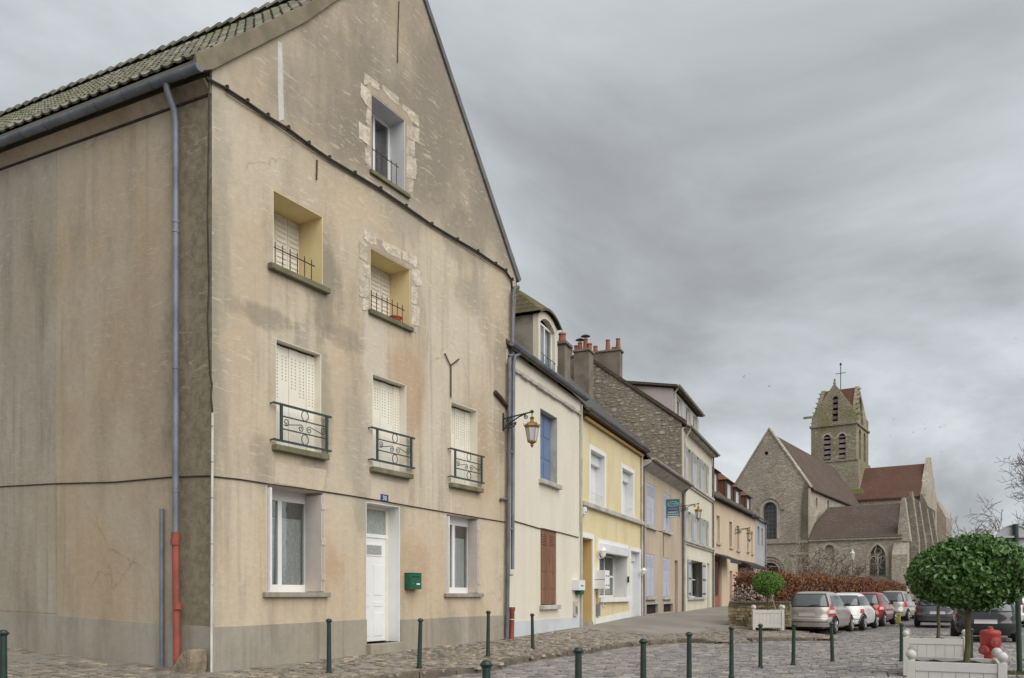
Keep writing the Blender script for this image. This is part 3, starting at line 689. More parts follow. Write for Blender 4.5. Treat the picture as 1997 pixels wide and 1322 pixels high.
# corner house: roof, gutters, pipes, cables
VL = Vector((-.0912, .9958, 0)); EAVE = Vector((-.33, 0, 9.38)); BRK = Vector((b1[0], 0, b1[1] + .10)); RDG = Vector((RIDGE[0], 0, RIDGE[1] + .12))
m['tile'] = None
n = NB('mossy_roof_tile'); i_ = n.island()
c_ = n.mix(n.ramp(i_, .2, .9), (.135, .130, .105), (.235, .222, .180)); c_ = n.mix(n.ramp(n.noise(.8, 5, .6), .42, .62), c_, (.150, .158, .098))
f_ = n.noise(25, 4); n.bump(f_, .4, .01); m['tile'] = n.out(n.mix(.45, c_, n.mix(f_, (.3, .3, .3), (.74, .74, .74)), 'OVERLAY'), .92, 0, .15)
roof = MB()
LEN = 18.
def rp(p, s_, dz=0): q = p + VL * s_; return (q.x, q.y, q.z + dz)
REND = Vector((xr_t + .12, 0, zr_t - .10))
for a, b in ((EAVE, BRK), (BRK, RDG), (RDG, REND)):
    roof.hexa([rp(a, .05, -.10), rp(b, .05, -.10), rp(b, LEN, -.10), rp(a, LEN, -.10), rp(a, .05, -.02), rp(b, .05, -.02), rp(b, LEN, -.02), rp(a, LEN, -.02)])
roof = roof.build('roof', m['tile'], CH)
# interlocking tiles
def tile_mesh():
    w, l = .235, .40; prof = [(-.118, .008), (-.085, .036), (-.045, .040), (-.010, .012), (.045, .004), (.085, .006), (.118, .012)]
    vs = []; 
    for yy, dz in ((0, .018), (l, -.010)):
        for x, z in prof: vs.append((x, yy, z + dz))
    for x, z in prof: vs.append((x, 0, z - .012))
    k = len(prof); fs = [(j, j + 1, k + j + 1, k + j) for j in range(k - 1)] + [(2 * k + j, 2 * k + j + 1, j + 1, j) for j in range(k - 1)]
    return vs, fs
tv, tf = tile_mesh(); tme = bpy.data.meshes.new('roof_tile'); tme.from_pydata(tv, [], tf); tme.materials.append(m['tile'])
places = []
for a, b, n0 in ((EAVE, BRK, None), (BRK, RDG, None)):
    d = b - a; L = d.length; dn = d.normalized(); nr = int(round(L / .335)); nz = VL.cross(dn); nz = -nz if nz.z < 0 else nz
    for r_ in range(nr):
        for c in range(60):
            s_ = .10 + c * .232
            p = a + dn * (L / nr * r_) + VL * s_ + nz * .012
            places.append((p, dn, nz))
Mw = Matrix.Translation((MO.x, MO.y, 0)) @ Matrix.Rotation(math.atan2(MU.y, MU.x), 4, 'Z')
def tmat(p, dn, nz):
    X = dn.cross(nz).normalized(); M = Matrix((X, dn, nz)).transposed().to_4x4(); M.translation = p
    return M @ Matrix.Rotation(random.gauss(0, .018), 4, 'X') @ Matrix.Rotation(random.gauss(0, .016), 4, 'Z') @ Matrix.Translation((0, random.gauss(0, .006), random.uniform(0, .008)))
def infr(p):
    q = Mw @ p; x = CX + q.x / q.y * F; y = CY - (q.z - EYE) / q.y * F
    return -60 < x < 760 and y > -40
places = [q for q in places if infr(q[0])]
places.sort(key=lambda q: (Mw @ q[0] - Vector((0, 0, EYE))).length)
big = MB()
for k, (p, dn, nz) in enumerate(places):
    M = tmat(p, dn, nz)
    if k < 300:
        o = inst(tme, 'roof_tile', roof); o.matrix_local = M
    else: big.add([M @ Vector(v) for v in tv], tf)
o = big.build('roof_tiles', m['tile'], roof, fix=False); o['kind'] = 'stuff'
rt = MB(); nn = 8
for k in range(nn + 1):
    w = math.pi * (k / nn) ; rt.v += [(.19 * math.cos(w), 0, .18 * math.sin(w)), (.13 * math.cos(w), .42, .12 * math.sin(w))]
rt.f = [(2 * k, 2 * k + 2, 2 * k + 3, 2 * k + 1) for k in range(nn)] + [tuple(range(0, 2 * nn + 2, 2))]
rme = bpy.data.meshes.new('ridge_tile'); rme.from_pydata(rt.v, [], rt.f); rme.materials.append(m['tile'])
ang = math.atan2(VL.y, VL.x) - math.pi / 2
for k in range(40):
    p = RDG + VL * (.05 + .36 * k) + Vector((0, 0, .0)); inst(rme, 'ridge_tile', roof, p, (random.uniform(-.02, .02), 0, ang + random.uniform(-.02, .02)))
# verge band of mortar up the left rake, zinc verge on the right rake
vb = [(-.30, 9.19), (-.02, zc - .02), (b1[0], b1[1] - .02), (b2[0], b2[1] - .02), (RIDGE[0], RIDGE[1]), (RIDGE[0], RIDGE[1] + .24), (b1[0] - .08, b1[1] + .21), (-.15, zc + .20), (-.34, 9.45)]
MB().slab(vb, (), -.06, .09).build('verge', m['verge'], CH, bevel=.01)
rk = [(xr_t + .06, zr_t - .12), (RIDGE[0], RIDGE[1] - .02), (RIDGE[0], RIDGE[1] + .14), (xr_t + .18, zr_t - .02)]
MB().slab(rk, (), -.05, .25).build('verge', m['zincdark'], CH)
# eaves soffit + gutter
MB().hexa([S2M(-18, -.02, 9.03), S2M(-.01, -.02, 9.03), S2M(-.01, .2, 9.03), S2M(-18, .2, 9.03), S2M(-18, -.16, 9.19), S2M(-.01, -.16, 9.19), S2M(-.01, .2, 9.19), S2M(-18, .2, 9.19)]).build('eaves_cornice', m['side'], CH)
MB().hexa([S2M(-18, -.02, 9.01), S2M(-.05, -.02, 9.01), S2M(-.05, .0, 9.01), S2M(-18, .0, 9.01), S2M(-18, -.03, 9.035), S2M(-.05, -.03, 9.035), S2M(-.05, .0, 9.035), S2M(-18, .0, 9.035)]).build('cornice_shadow_strip', m['cable'], CH)  # near-black strip standing in for the shade line under the cornice
gp = []; ng = 12
gu = MB(); gx = [-18] + [-17.5 + k * .8 for k in range(23)] + [.06]
GC = (-.30, 9.27); GR = .082
for side, rr in ((0, GR), (1, GR - .008)):
    for xx in (-18, .06):
        for k in range(ng + 1):
            w = math.pi + math.pi * k / ng; gu.v.append(S2M(xx, GC[0] + rr * math.cos(w), GC[1] + rr * math.sin(w)))
q = ng + 1
for k in range(ng):
    gu.f += [(k, k + 1, q + k + 1, q + k), (2 * q + k, 2 * q + k + 1, 3 * q + k + 1, 3 * q + k)]
gu.f += [tuple(range(q, 2 * q))]
gu.build('gutter', m['zinc'], CH, smooth=True)
for k in range(22):
    xx = -.30 - k * .62
    MB().tube([S2M(xx, GC[0] + (GR + .006) * math.cos(w), GC[1] + (GR + .006) * math.sin(w)) for w in [math.pi + math.pi * j / 8 for j in range(9)]], .008, 5).build('gutter_bracket', m['zincdark'], CH)
def side_pipe(x, z0, z1, r, mat, name, y=-.11, n=12): return MB().tube([S2M(x, y, z0), S2M(x, y, z1)], r, n).build(name, mat, CH, smooth=True)
xp = SF.x(342, -.11); zj = SF.z(343, 1050, -.11)
MB().tube([S2M(xp, -.28, 9.21), S2M(xp, -.27, 9.11), S2M(xp, -.13, 8.86), S2M(xp, -.11, 8.71), S2M(xp, -.11, zj)], .05, 12).build('downpipe', m['zinc'], CH, smooth=True)
for zz in (7.0, 7.15, 4.9, 3.0): MB().tube([S2M(xp, -.11, zz), S2M(xp, -.11, zz + .03)], .057, 12).build('pipe_collar', m['zinc'], CH)
xr2 = SF.x(347, -.11)
MB().lathe([(.062, 0), (.062, .05), (.07, .06), (.07, .14), (.055, .16), (.055, .2)], n=12).build('x', m['redpipe'])
bpy.data.objects.remove(bpy.data.objects['x'])
rp_ = MB().tube([S2M(xp, -.11, zj + .10), S2M(xp, -.11, zj), S2M(xp, -.11, zj - .001), S2M((xp + xr2) / 2, -.12, 1.2), S2M(xr2, -.13, .32)], [.068, .068, .056, .056, .056], 12).build('cast_iron_pipe', m['redpipe'], CH, smooth=True)
for zz in (SF.z(347, 1182, -.11), zj - .05): MB().tube([S2M(xr2 if zz < 1.3 else xp, -.12, zz - .05), S2M(xr2 if zz < 1.3 else xp, -.12, zz + .05)], .069, 12).build('pipe_collar', m['redpipe'], rp_)
xs_ = SF.x(315, -.06); side_pipe(xs_, SF.z(315, 1307, -.06), SF.z(315, 992, -.06), .035, m['zinc'], 'cable_guard', -.06)
# leaning guard stone at the corner
gs = MB(); 
gpx = [(338, 1322), (352, 1300), (372, 1268), (386, 1265), (388, 1290), (384, 1330)]
lo = [SF.px(X, Y, -.25) for X, Y in gpx]
gs.slab([(x, z) for x, z in lo], (), -.42, -.08, S2M)
tag(gs.build('guard_stone', simple('brown_guard_stone', (.30, .24, .18), (.19, .15, .11), 4, .95, .9, 14, bdist=.03), None, bevel=.04), 'rough leaning guard stone at the foot of the house corner', 'stone')
go = bpy.data.objects['guard_stone']; go.matrix_world = Matrix.Translation((MO.x, MO.y, 0)) @ Matrix.Rotation(math.atan2(MU.y, MU.x), 4, 'Z')
# cables
def wobble(p, q, n, amp):
    p, q = Vector(p), Vector(q); return [p + (q - p) * (k / n) + Vector((0, 0, random.uniform(-amp, amp) if 0 < k < n else 0)) for k in range(n + 1)]
def mpath(pts, y=-.03): return [(MF.px(a, b, y)[0], y, MF.px(a, b, y)[1]) for a, b in pts]
cpts = [(402, 152), (440, 172), (480, 198), (520, 226), (560, 250), (600, 280), (640, 308), (690, 338), (740, 368), (790, 402), (840, 437), (890, 467), (930, 490), (965, 514), (985, 527), (997, 545), (1000, 580), (1000, 640)]
MB().tube(mpath(cpts), .022, 6).build('cable', m['cable'], CH)
MB().tube(mpath([(a, b + 5 + 2 * math.sin(a)) for a, b in cpts[1:-2]], -.04), .012, 5).build('cable', m['cable'], CH)
for a, b in cpts[1:-1]: MB().box(*[v + e for v, e in zip([MF.px(a, b)[0]] * 2, (-.018, .018))], -.055, 0, MF.px(a, b)[1] - .035, MF.px(a, b)[1] + .035).build('cable_clip', m['cable'], CH)
MB().tube(mpath([(410, 140), (407, 180), (406, 300), (404, 420), (407, 560), (404, 620), (409, 730), (413, 750), (411, 770), (414, 806)], -.02), .013, 6).build('cable', m['cable'], CH)
MB().tube(mpath([(414, 805), (413, 1000), (411.5, 1312)], -.03), .019, 8).build('conduit', m['conduit'], CH)
for yy in (830, 900, 970, 1060, 1140, 1218): MB().tube(mpath([(413, yy), (413, yy + 1.5)], -.03), .022, 8).build('conduit_clip', m['zinc'], CH)
MB().tube(mpath([(415, 929), (470, 935), (520, 943), (600, 954), (680, 966), (740, 976), (800, 987), (870, 999), (930, 1009), (985, 1018)], -.015), .011, 5).build('cable', m['cable'], CH)
MB().tube([S2M(*(lambda q: (q[0], -.015, q[1]))(SF.px(a, b, -.015))) for a, b in ((-30, 951), (0, 949), (110, 943), (224, 940), (300, 933), (335, 930), (400, 928), (411, 928))], .011, 5).build('cable', m['cable'], CH)
# iron ties, hooks, spikes
MB().tube(mpath([(879, 775), (879, 715), (867, 689)], -.03), .016, 6).tube(mpath([(879, 712), (895, 700)], -.03), .016, 6).build('iron_tie', m['iron'], CH)
MB().tube(mpath([(618, 312), (617, 350)], -.02), .014, 6).build('iron_tie', m['iron'], CH)
MB().tube(mpath([(778, 2), (776, 60), (775, 122)], -.02), .010, 5).build('iron_tie', m['iron'], CH)
MB().tube(mpath([(965, 764), (975, 775), (983, 785), (993, 796)], -.05), [.05, .055, .05, .05], 10).build('pipe_stub', m['iron'], CH, smooth=True)
MB().tube(mpath([(976, 974), (985, 973), (990, 972)], -.05), .035, 8).build('pipe_stub', m['zincdark'], CH)
# downpipes at the far corner
MB().tube(mpath([(1010, 560), (1003, 562), (1000, 575), (999, 690), (993, 700), (992, 900), (990, 1100), (988, 1243)], -.09), .05, 10).build('downpipe', m['zincdark'], CH, smooth=True)
MB().tube(mpath([(1012, 690), (1003, 694), (1001, 710), (1000, 900), (999, 1110)], -.10), .045, 10).build('downpipe', m['zinc'], CH, smooth=True)
for yy in (692, 880, 1030, 1120): MB().tube(mpath([(995, yy), (995, yy + 3)], -.09), .062, 10).build('pipe_collar', m['zinc'], CH)
rp3 = MB().tube(mpath([(998, 1184), (998, 1190), (998, 1192), (997, 1248)], -.11), [.078, .078, .062, .062], 12).build('cast_iron_pipe', m['redpipe'], CH, smooth=True)
MB().tube(mpath([(997.5, 1207), (997.5, 1208.5)], -.11), .066, 12).build('pipe_collar', m['conduit'], rp3)
# street number plate
x0, z1 = MF.px(741, 963); x1, _ = MF.px(756, 966); z0 = MF.z(741, 978)
pl = MB().box(x0, x1, -.012, .0, z0, z1).build('number_plate', m['plateblue'], None)
pl.matrix_world = CH.matrix_basis.copy() if False else Matrix.Translation((MO.x, MO.y, 0)) @ Matrix.Rotation(math.atan2(MU.y, MU.x), 4, 'Z')
tag(pl, 'small blue enamel house number plate reading 30 above the white door', 'number plate')
def text(s, x, y, z, size, mat, parent, name='lettering', rot=(R(90), 0, 0), align='CENTER', sx=1.):
    cu = bpy.data.curves.new(name, 'FONT'); cu.body = s; cu.size = size; cu.align_x = align; cu.align_y = 'CENTER'; cu.extrude = .001
    t = bpy.data.objects.new(name, cu); COL.objects.link(t)
    dg = bpy.context.evaluated_depsgraph_get(); me = bpy.data.meshes.new_from_object(t.evaluated_get(dg)); bpy.data.objects.remove(t)
    me.materials.clear(); me.materials.append(mat); o = bpy.data.objects.new(name, me); COL.objects.link(o); o.parent = parent; o.location = (x, y, z); o.rotation_euler = rot; o.scale = (sx, 1, 1)
    return o
MW = pl.matrix_world.copy()
text('30', (x0 + x1) / 2, -.014, (z0 + z1) / 2, (z1 - z0) * .82, m['white'], pl)
# green letter box
LB = empty('letter_box'); LB.matrix_world = MW.copy(); tag(LB, 'dark green metal letter box on the wall right of the white door', 'letter box')
x0, z1 = MF.px(788, 1118); z0 = MF.z(788, 1149); x1 = MF.x(819, -.18)
x1 = x0 + .36; yb = -.16
MB().box(x0, x1, yb, .0, z0, z1).build('body', m['mailgreen'], LB, bevel=.008)
MB().box(x0 - .004, x1 + .004, yb - .012, .0, z1, z1 + .012).build('lid', m['mailgreen'], LB)
MB().box(x0 + .05, x1 - .05, yb - .006, yb, z1 - .075, z1 - .055).build('slot', m['dark'], LB)
MB().box(x0 + .19, x0 + .30, yb - .005, yb, z0 + .09, z0 + .12).build('name_label', m['white'], LB)
MB().tube([(x0 + .07, yb, z0 + .12), (x0 + .07, yb - .01, z0 + .12)], .015, 8).build('lock', m['zinc'], LB)
# flower pot on the sill of the middle second-floor window
fp = MB().lathe([(.055, 0), (.085, .11), (.092, .11), (.092, .13), (.08, .13)], n=14).build('flower_pot', simple('red_clay', (.45, .085, .05), (.35, .07, .04), 6, .7, .1), None, smooth=True)
q = MW @ Vector((MF.x(772, .1), .12, E_[2])); fp.location = q; tag(fp, 'small red flower pot behind the bars of the second-floor window', 'flower pot')
fp.scale = (1.5, 1.5, 1.1)
# ------------------------------------------------------------------ the row of houses
m['wwall'] = render_wall('cream_white_render', (.68, .625, .51), (.69, .64, .53), (.72, .675, .58), (.52, .475, .385), .10, None, .28, .3)
m['bluewhite'] = simple('bluish_white_wash', (.56, .58, .61), (.50, .52, .54), 1.2, .9, .2)
m['ywall'] = render_wall('pale_yellow_render', (.68, .575, .335), (.69, .59, .35), (.71, .62, .41), (.52, .43, .25), .05, None, .55, .35)
m['yrecess'] = simple('ochre_recess', (.60, .43, .19), (.54, .38, .165), 1.5, .9, .15)
m['bwall'] = render_wall('sand_render', (.46, .375, .285), (.49, .395, .30), (.53, .45, .36), (.33, .275, .215), .15, None, .6, .5)
m['cwall'] = render_wall('pale_cream_render', (.62, .575, .455), (.65, .605, .49), (.68, .64, .54), (.50, .455, .36), .12, None, .4, .3)
m['twall'] = render_wall('tan_render', (.58, .455, .335), (.60, .475, .35), (.64, .52, .40), (.46, .355, .26), .12, None, .4, .3)
m['rubble'] = render_wall('rubble_mortar', (.235, .21, .165), (.26, .23, .18), (.31, .28, .22), (.16, .145, .115), .3, None, .6, 1.)
m['roofbrown'] = tile_roof('brown_roof_tiles', (.115, .098, .078), (.155, .128, .098), 5, 4, .8, (.10, .10, .05))
m['slate'] = tile_roof('grey_slates', (.105, .10, .098), (.14, .132, .125), 6, 5, .5)
m['mossroof'] = tile_roof('mossy_small_tiles', (.125, .11, .07), (.17, .15, .09), 6, 5, .8, (.21, .185, .035))
m['redroof'] = tile_roof('red_brown_tiles', (.17, .085, .058), (.215, .115, .08), 5, 4, .8)
m['blueshutter'] = simple('blue_shutter_paint', (.145, .205, .34), (.125, .18, .30), 2, .6, .1)
m['brownshutter'] = simple('brown_shutter_wood', (.235, .125, .078), (.17, .085, .052), 3, .7, .3, 40, streak=True)
m['lilacshutter'] = simple('lilac_grey_shutter', (.46, .48, .56), (.40, .42, .50), 2, .7, .1)
m['greyshutter'] = simple('worn_grey_shutter', (.46, .48, .49), (.36, .38, .39), 2.5, .75, .2, streak=True)
m['chimney'] = simple('chimney_render', (.215, .185, .145), (.145, .125, .10), 1.5, .95, .4, 20)
m['terracotta'] = simple('terracotta_pot', (.33, .12, .08), (.23, .085, .06), 4, .85, .2)
m['brick'] = tile_roof('dormer_brick', (.30, .125, .07), (.24, .10, .06), 13, 4.5, .5)
m['lilac'] = simple('mauve_render', (.50, .44, .42), (.45, .39, .375), 1.3, .9, .2)
m['brownwood'] = simple('dark_brown_wood', (.10, .055, .04), (.07, .04, .03), 4, .7, .2, streak=True)
m['redfront'] = simple('red_brown_shopfront', (.33, .14, .10), (.27, .115, .085), 2, .7, .1)
m['awning'] = simple('dark_awning', (.06, .055, .06), (.045, .042, .048), 3, .85, .1)
m['gold'] = simple('tarnished_brass', (.33, .205, .075), (.22, .14, .055), 6, .5, .2, 60, .3)
m['milk'] = simple('milky_lamp_glass', (.56, .57, .58), (.50, .51, .52), 3, .25, 0, spec=.5)
m['teal'] = simple('teal_sign', (.055, .175, .185), (.045, .15, .165), 3, .5, 0)
m['pink'] = simple('pink_print', (.72, .16, .32), (.65, .14, .28), 3, .5, 0)
m['stonelight'] = simple('pale_rubble_stone', (.40, .37, .30), (.25, .23, .18), 6, .95, .8, 20, var=.32)
m['fascia'] = simple('weathered_white_fascia', (.50, .475, .43), (.36, .335, .30), 2, .8, .2)
GW = Matrix.Translation((RF.O.x, RF.O.y, 0)) @ Matrix.Rotation(math.atan2(RF.u.y, RF.u.x), 4, 'Z')
def rroot(name, label, cat='house'):
    o = RF.root(name); return tag(o, label, cat)
def gutter(par, x0, x1, y, z, r=.07, mat=None):
    mb = MB(); n = 8
    for xx in (x0, x1):
        for k in range(n + 1):
            w = math.pi + math.pi * k / n; mb.v.append((xx, y + r * math.cos(w), z + r * math.sin(w)))
    q = n + 1; mb.f = [(k, k + 1, q + k + 1, q + k) for k in range(n)] + [tuple(range(q)), tuple(range(2 * q - 1, q - 1, -1))]
    return mb.build('gutter', mat or m['zincdark'], par, smooth=True, fix=False)
def gabled(par, x0, x1, ye, ze, yr, zr, yb, mat, t=.10, name='roof'):
    mb = MB()
    for (ya, za), (yb_, zb_) in (((ye, ze), (yr, zr)), ((yr, zr), (yb, ze))):
        mb.hexa([(x0, ya, za - t), (x1, ya, za - t), (x1, yb_, zb_ - t), (x0, yb_, zb_ - t), (x0, ya, za), (x1, ya, za), (x1, yb_, zb_), (x0, yb_, zb_)])
    return mb.build(name, mat, par)
def front(par, x0, x1, zt, holes, mat, t=.35, zb=0.):
    return MB().slab([(x0, zb), (x1, zb), (x1, zt), (x0, zt)], [rc(*h) for h in holes], 0, t).build('front_wall', mat, par)
def sidewalls(par, x0, x1, zt, zr, yr, yb, mat):
    for a, b in ((x0, x0 + .25), (x1 - .25, x1)):
        MB().slab([(.352, 0), (yb, 0), (yb, zt), (yr, zr), (.352, zt)], (), 0, b - a, lambda y, x, z, a=a: (a + x, y, z)).build('gable_wall', mat, par)
def flues(par, pts, z, r=.11, h=.45):
    for x, y, k in pts: MB().lathe([(r, z), (r * .8, z + h * k), (r * .92, z + h * k), (r * .92, z + h * k + .05)], x, y, 10).build('chimney_pot', m['terracotta'], par, smooth=True)
def panes(par, r, d, fmat, nx=2, nz=1, fw=.05, gl='dglass'):
    x0, x1, z0, z1 = r; o = MB(); 
    for k in range(nx + 1):
        a = x0 + (x1 - x0 - fw) * k / nx; o.box(a, a + fw, d - .05, d, z0, z1)
    for k in range(nz + 1):
        a = z0 + (z1 - z0 - fw) * k / nz; o.box(x0 + .001, x1 - .001, d - .048, d - .002, a, a + fw)
    o = o.build('window', fmat, par)
    for i in range(nx):
        for k in range(nz):
            xa = x0 + (x1 - x0 - fw) * i / nx + fw; xb = x0 + (x1 - x0 - fw) * (i + 1) / nx; za = z0 + (z1 - z0 - fw) * k / nz + fw; zb = z0 + (z1 - z0 - fw) * (k + 1) / nz
            MB().box(xa, xb, d - .03, d - .02, za, zb).build('pane', m[gl], o)
    return o
RR = RF.rect
# ---- white house
H = rroot('white_house', 'narrow cream white house with round-topped dormer beside the beige gable')
x0, x1 = 0.0, xW; zt = RF.z(1014, 700)
wa = RR(1053, 795, 1086.3, 934); wb = RR(1053.5, 1031, 1084.5, 1180)
front(H, x0, x1, zt, [wa, (wb[0], wb[1], wb[2], wb[3])], m['wwall'])
da = RF.depth(wa[1], 1073.5); backing(wa, da + .06, H); liner(wa, da + .05, m['fascia'], H)
w4 = (wa[1] - wa[0]) / 2
MB().box(wa[0] + .02, wa[0] + .10, da - .02, da + .04, wa[2], wa[3] - .02).build('window', m['whitegrey'], H)
for k in (0, 1):
    lf = MB().box(wa[0] + .11 + k * (w4 - .06), wa[0] + .10 + (k + 1) * (w4 - .06), da, da + .035, wa[2] + .01, wa[3] - .03).build('shutter', m['blueshutter'], H)
    for j in range(3): MB().box(wa[0] + .16 + k * (w4 - .06), wa[0] + .05 + (k + 1) * (w4 - .06), da - .012, da, wa[2] + .08 + j * .6, wa[2] + .6 + j * .6).build('panel', m['blueshutter'], lf, bevel=.006)
sill(wa, H, m['fascia'], .12, .12, .12); sill(wb, H, m['fascia'], .09, .12, .12)
backing(wb, .08, H); wv = (wb[1] - wb[0]) / 2
for k in (0, 1):
    a, b = wb[0] + k * wv + .006, wb[0] + (k + 1) * wv - .006; zz0, zz1 = wb[2] + .02, wb[3]
    lf = MB().box(a, b, .015, .05, zz0, zz1).build('shutter', m['brownshutter'], H); hh = zz1 - zz0
    for f0, f1 in ((.03, .17), (.21, .40), (.44, .76)): 
        MB().box(a + .09, b - .09, .005, .016, zz0 + f0 * hh, zz0 + f1 * hh).build('panel', m['brownshutter'], lf, bevel=.008)
    for j in range(7):
        z = zz0 + hh * (.80 + .022 * j); MB().hexa([(a + .09, .002, z), (b - .09, .002, z), (b - .09, .016, z + .018), (a + .09, .016, z + .018), (a + .09, .0, z + .012), (b - .09, .0, z + .012), (b - .09, .014, z + .03), (a + .09, .014, z + .03)]).build('slat', m['brownshutter'], lf)
zp = RF.z(1003, 1212)
MB().slab([(x0 + .05, .1), (x1 - .003, .1), (x1 - .003, RF.z(1128, 1203)), (x0 + .05, zp)], (), -.012, 0).build('base_band', m['bluewhite'], H)
co = MB(); xs = [x0 + .05 + (x1 - x0 - .1) * k / 26 for k in range(27)]
for a, b in zip(xs, xs[1:]):
    h = random.uniform(.0, .035); co.box(a, b, -.07 - h * .6, .0, zt - .42 - h, zt - .36 + h * .4)
co.build('cornice', m['fascia'], H)
MB().box(x0 + .02, x1, -.04, .0, zt - .36, zt).build('frieze', m['wwall'], H)
gutter(H, x0 - .1, x1 + .05, -.22, zt + .10, .085, m['zinc'])
YR, ZR = 4.7, zt + 5.0
gabled(H, x0, x1, -.2, zt + .06, YR, ZR, 9.4, m['roofbrown'])
sidewalls(H, x0 + .01, x1 - .01, zt - .05, ZR - .25, YR, 9.2, m['wwall'])
MB().tube([(RF.x(a, -.02), -.02, RF.z(a, b, -.02)) for a, b in ((1002, 1016), (1020, 1021), (1050, 1030), (1060, 1031), (1090, 1038), (1128, 1048))], .014, 5).build('cable', m['cable'], H)
MB().tube([(x1 - .05, -.07, zt - .1), (x1 - .05, -.07, .45)], .035, 8).build('downpipe', m['fascia'], H)
# dormer
yd = .25
dl_, dr_ = RF.x(1049.5, yd), RF.x(1086, yd); zs = RF.z(1049.5, 611, yd); zb_ = RF.z(1051, 724, yd)
def arc(xa, xb, z, rise, n=10): return [(xa + (xb - xa) * k / n, z + rise * (1 - (2 * k / n - 1) ** 2)) for k in range(n + 1)]
DM = MB().slab([(dl_, zb_), (dr_, zb_)] + list(reversed(arc(dl_, dr_, zs, .22))), [[(dl_ + .16, zb_ + .12), (dr_ - .20, zb_ + .12)] + list(reversed(arc(dl_ + .16, dr_ - .20, zs - .16, .2)))], yd, yd + .16).build('dormer', m['wwall'], H)
panes(DM, (dl_ + .16, dr_ - .20, zb_ + .12, zs - .10), yd + .15, m['white'], 2, 1, .06, 'glass')
MB().box(dl_ + .1, dr_ - .1, yd + .3, yd + .32, zb_ + .1, zs + .1).build('dark_room', m['dark'], DM)
MB().box(dl_ + .2, dr_ - .25, yd + .22, yd + .23, zb_ + .15, zs - .2).build('curtain', m['curtain'], DM)  # pale sheet added behind the panes to lighten the dormer glass
cz = lambda y: zt + .06 + (y + .2) * (ZR - zt - .06) / (YR + .2)
for xx in (dl_, dr_ - .14):
    MB().slab([(yd + .162, cz(yd)), (3.2, cz(3.2)), (3.2, zs + .02), (yd + .162, zs + .02)] if zs > cz(3.2) else [(yd + .162, cz(yd)), (2.6, zs), (yd + .162, zs)], (), 0, .14, lambda y, x, z, xx=xx: (xx + x, y, z)).build('cheek', simple('mossy_cheek', (.30, .28, .235), (.16, .15, .10), 1.6, .95, .5, 25) if xx == dl_ else m['wwall'], DM)
rfm = MB(); n = 10; e = .14
fa = [(x, yd - .12, z) for x, z in arc(dl_ - e, dr_ + e, zs + .04, .26, n)]
pk = ((dl_ + dr_) / 2, 1.5, RF.z(1033, 572, 1.0) + .22); pk2 = (pk[0], 4.2, pk[2])
b0 = len(rfm.v); rfm.v += fa + [pk, pk2, (dl_ - e, 3.6, zs + .04), (dr_ + e, 3.6, zs + .04)]
for k in range(n): rfm.f.append((k, k + 1, n + 1))
rfm.f += [(0, n + 1, n + 2, n + 3), (n, n + 4, n + 2, n + 1)]
rfm.v += [(x, y, z - .07) for x, y, z in fa]; rfm.f += [(k, n + 5 + k, n + 6 + k, k + 1) for k in range(n)]
rfm.build('dormer_roof', m['mossroof'], DM)
rl = MB(); zr0 = zb_ + .12; 
for zz in (zr0 + .08, zr0 + .42): rl.tube([(dl_ + .16, yd - .02, zz), (dr_ - .20, yd - .02, zz)], .012, 5)
rl = rl.build('dormer_railing', m['blueshutter'], DM)
for k in range(4):
    xx = dl_ + .16 + (dr_ - dl_ - .36) * (k + .5) / 4
    MB().tube([(xx + .07 * math.cos(w), yd - .02, zr0 + .25 + .15 * math.sin(w)) for w in [2 * math.pi * j / 14 for j in range(15)]], .010, 4, False).build('ring', m['blueshutter'], DM)
# ---- yellow house
H = rroot('yellow_house', 'pale yellow house with white framed windows and a ledge between floors')
x0, x1 = xW, xY; zt = RF.z(1135, 806)
o1 = RR(1147.9, 864.4, 1181, 979); o2 = RR(1210.3, 902, 1236, 1000)
ins = lambda r, a, b=None, c=None: (r[0] + a, r[1] - a, r[2] + (c if c is not None else 0), r[3] - (b if b is not None else a))
v1, v2 = ins(o1, .16), ins(o2, .16); zl = RF.z(1134.3, 977); v1 = (v1[0], v1[1], zl, v1[3]); v2 = (v2[0], v2[1], zl, v2[3])
rec = RR(1132.5, 1047, 1154, 1222); rec = (rec[0], rec[1], .2, rec[3]); shop = RR(1167, 1052, 1222, 1165); dor = RR(1229, 1074, 1246.5, 1204); dor = (dor[0], dor[1], .35, dor[3])
front(H, x0 + .01, x1, zt, [v1, v2, rec, shop, dor], m['ywall'], .45)
def surround(par, r, w, mat, out=.02, sides='lrt', name='surround'):
    a, b, c, d = r
    if 'l' in sides: MB().box(a - w, a - .001, -out, 0, c, d).build(name, mat, par)
    if 'r' in sides: MB().box(b + .001, b + w, -out, 0, c, d).build(name, mat, par)
    if 't' in sides: MB().box(a - w, b + w, -out - .002, 0, d + .001, d + w).build(name, mat, par)
for v, pr in ((v1, 1160), (v2, 1217.5)):
    d = max(.22, min(.42, RF.depth(v[1], pr))); liner(v, d, m['whitegrey'], H); backing(v, d + .1, H); surround(H, v, .15, m['white'])
    MB().box(v[0] + .014, v[1] - .014, d - .16, d + .02, v[3] - .36, v[3] - .014).build('roller_box', m['whitegrey'], H, bevel=.02)
    for k in range(3):
        w3 = (v[1] - v[0] - .03) / 3; MB().box(v[0] + .015 + w3 * k, v[0] + .012 + w3 * (k + 1), d - .02, d + .02, v[2], v[3] - .36).build('shutter', m['whitegrey'], H)
    MB().tube([(v[0], .06, v[2] + .42), (v[1], .06, v[2] + .42)], .014, 6).build('guard_rail', m['white'], H)
MB().box(x0 + .05, x1, -.14, .0, zl - .15, zl - .002).build('ledge', m['fascia'], H, bevel=.02)
surround(H, rec, .16, m['white'], .03, 'lrt'); d = 1.3
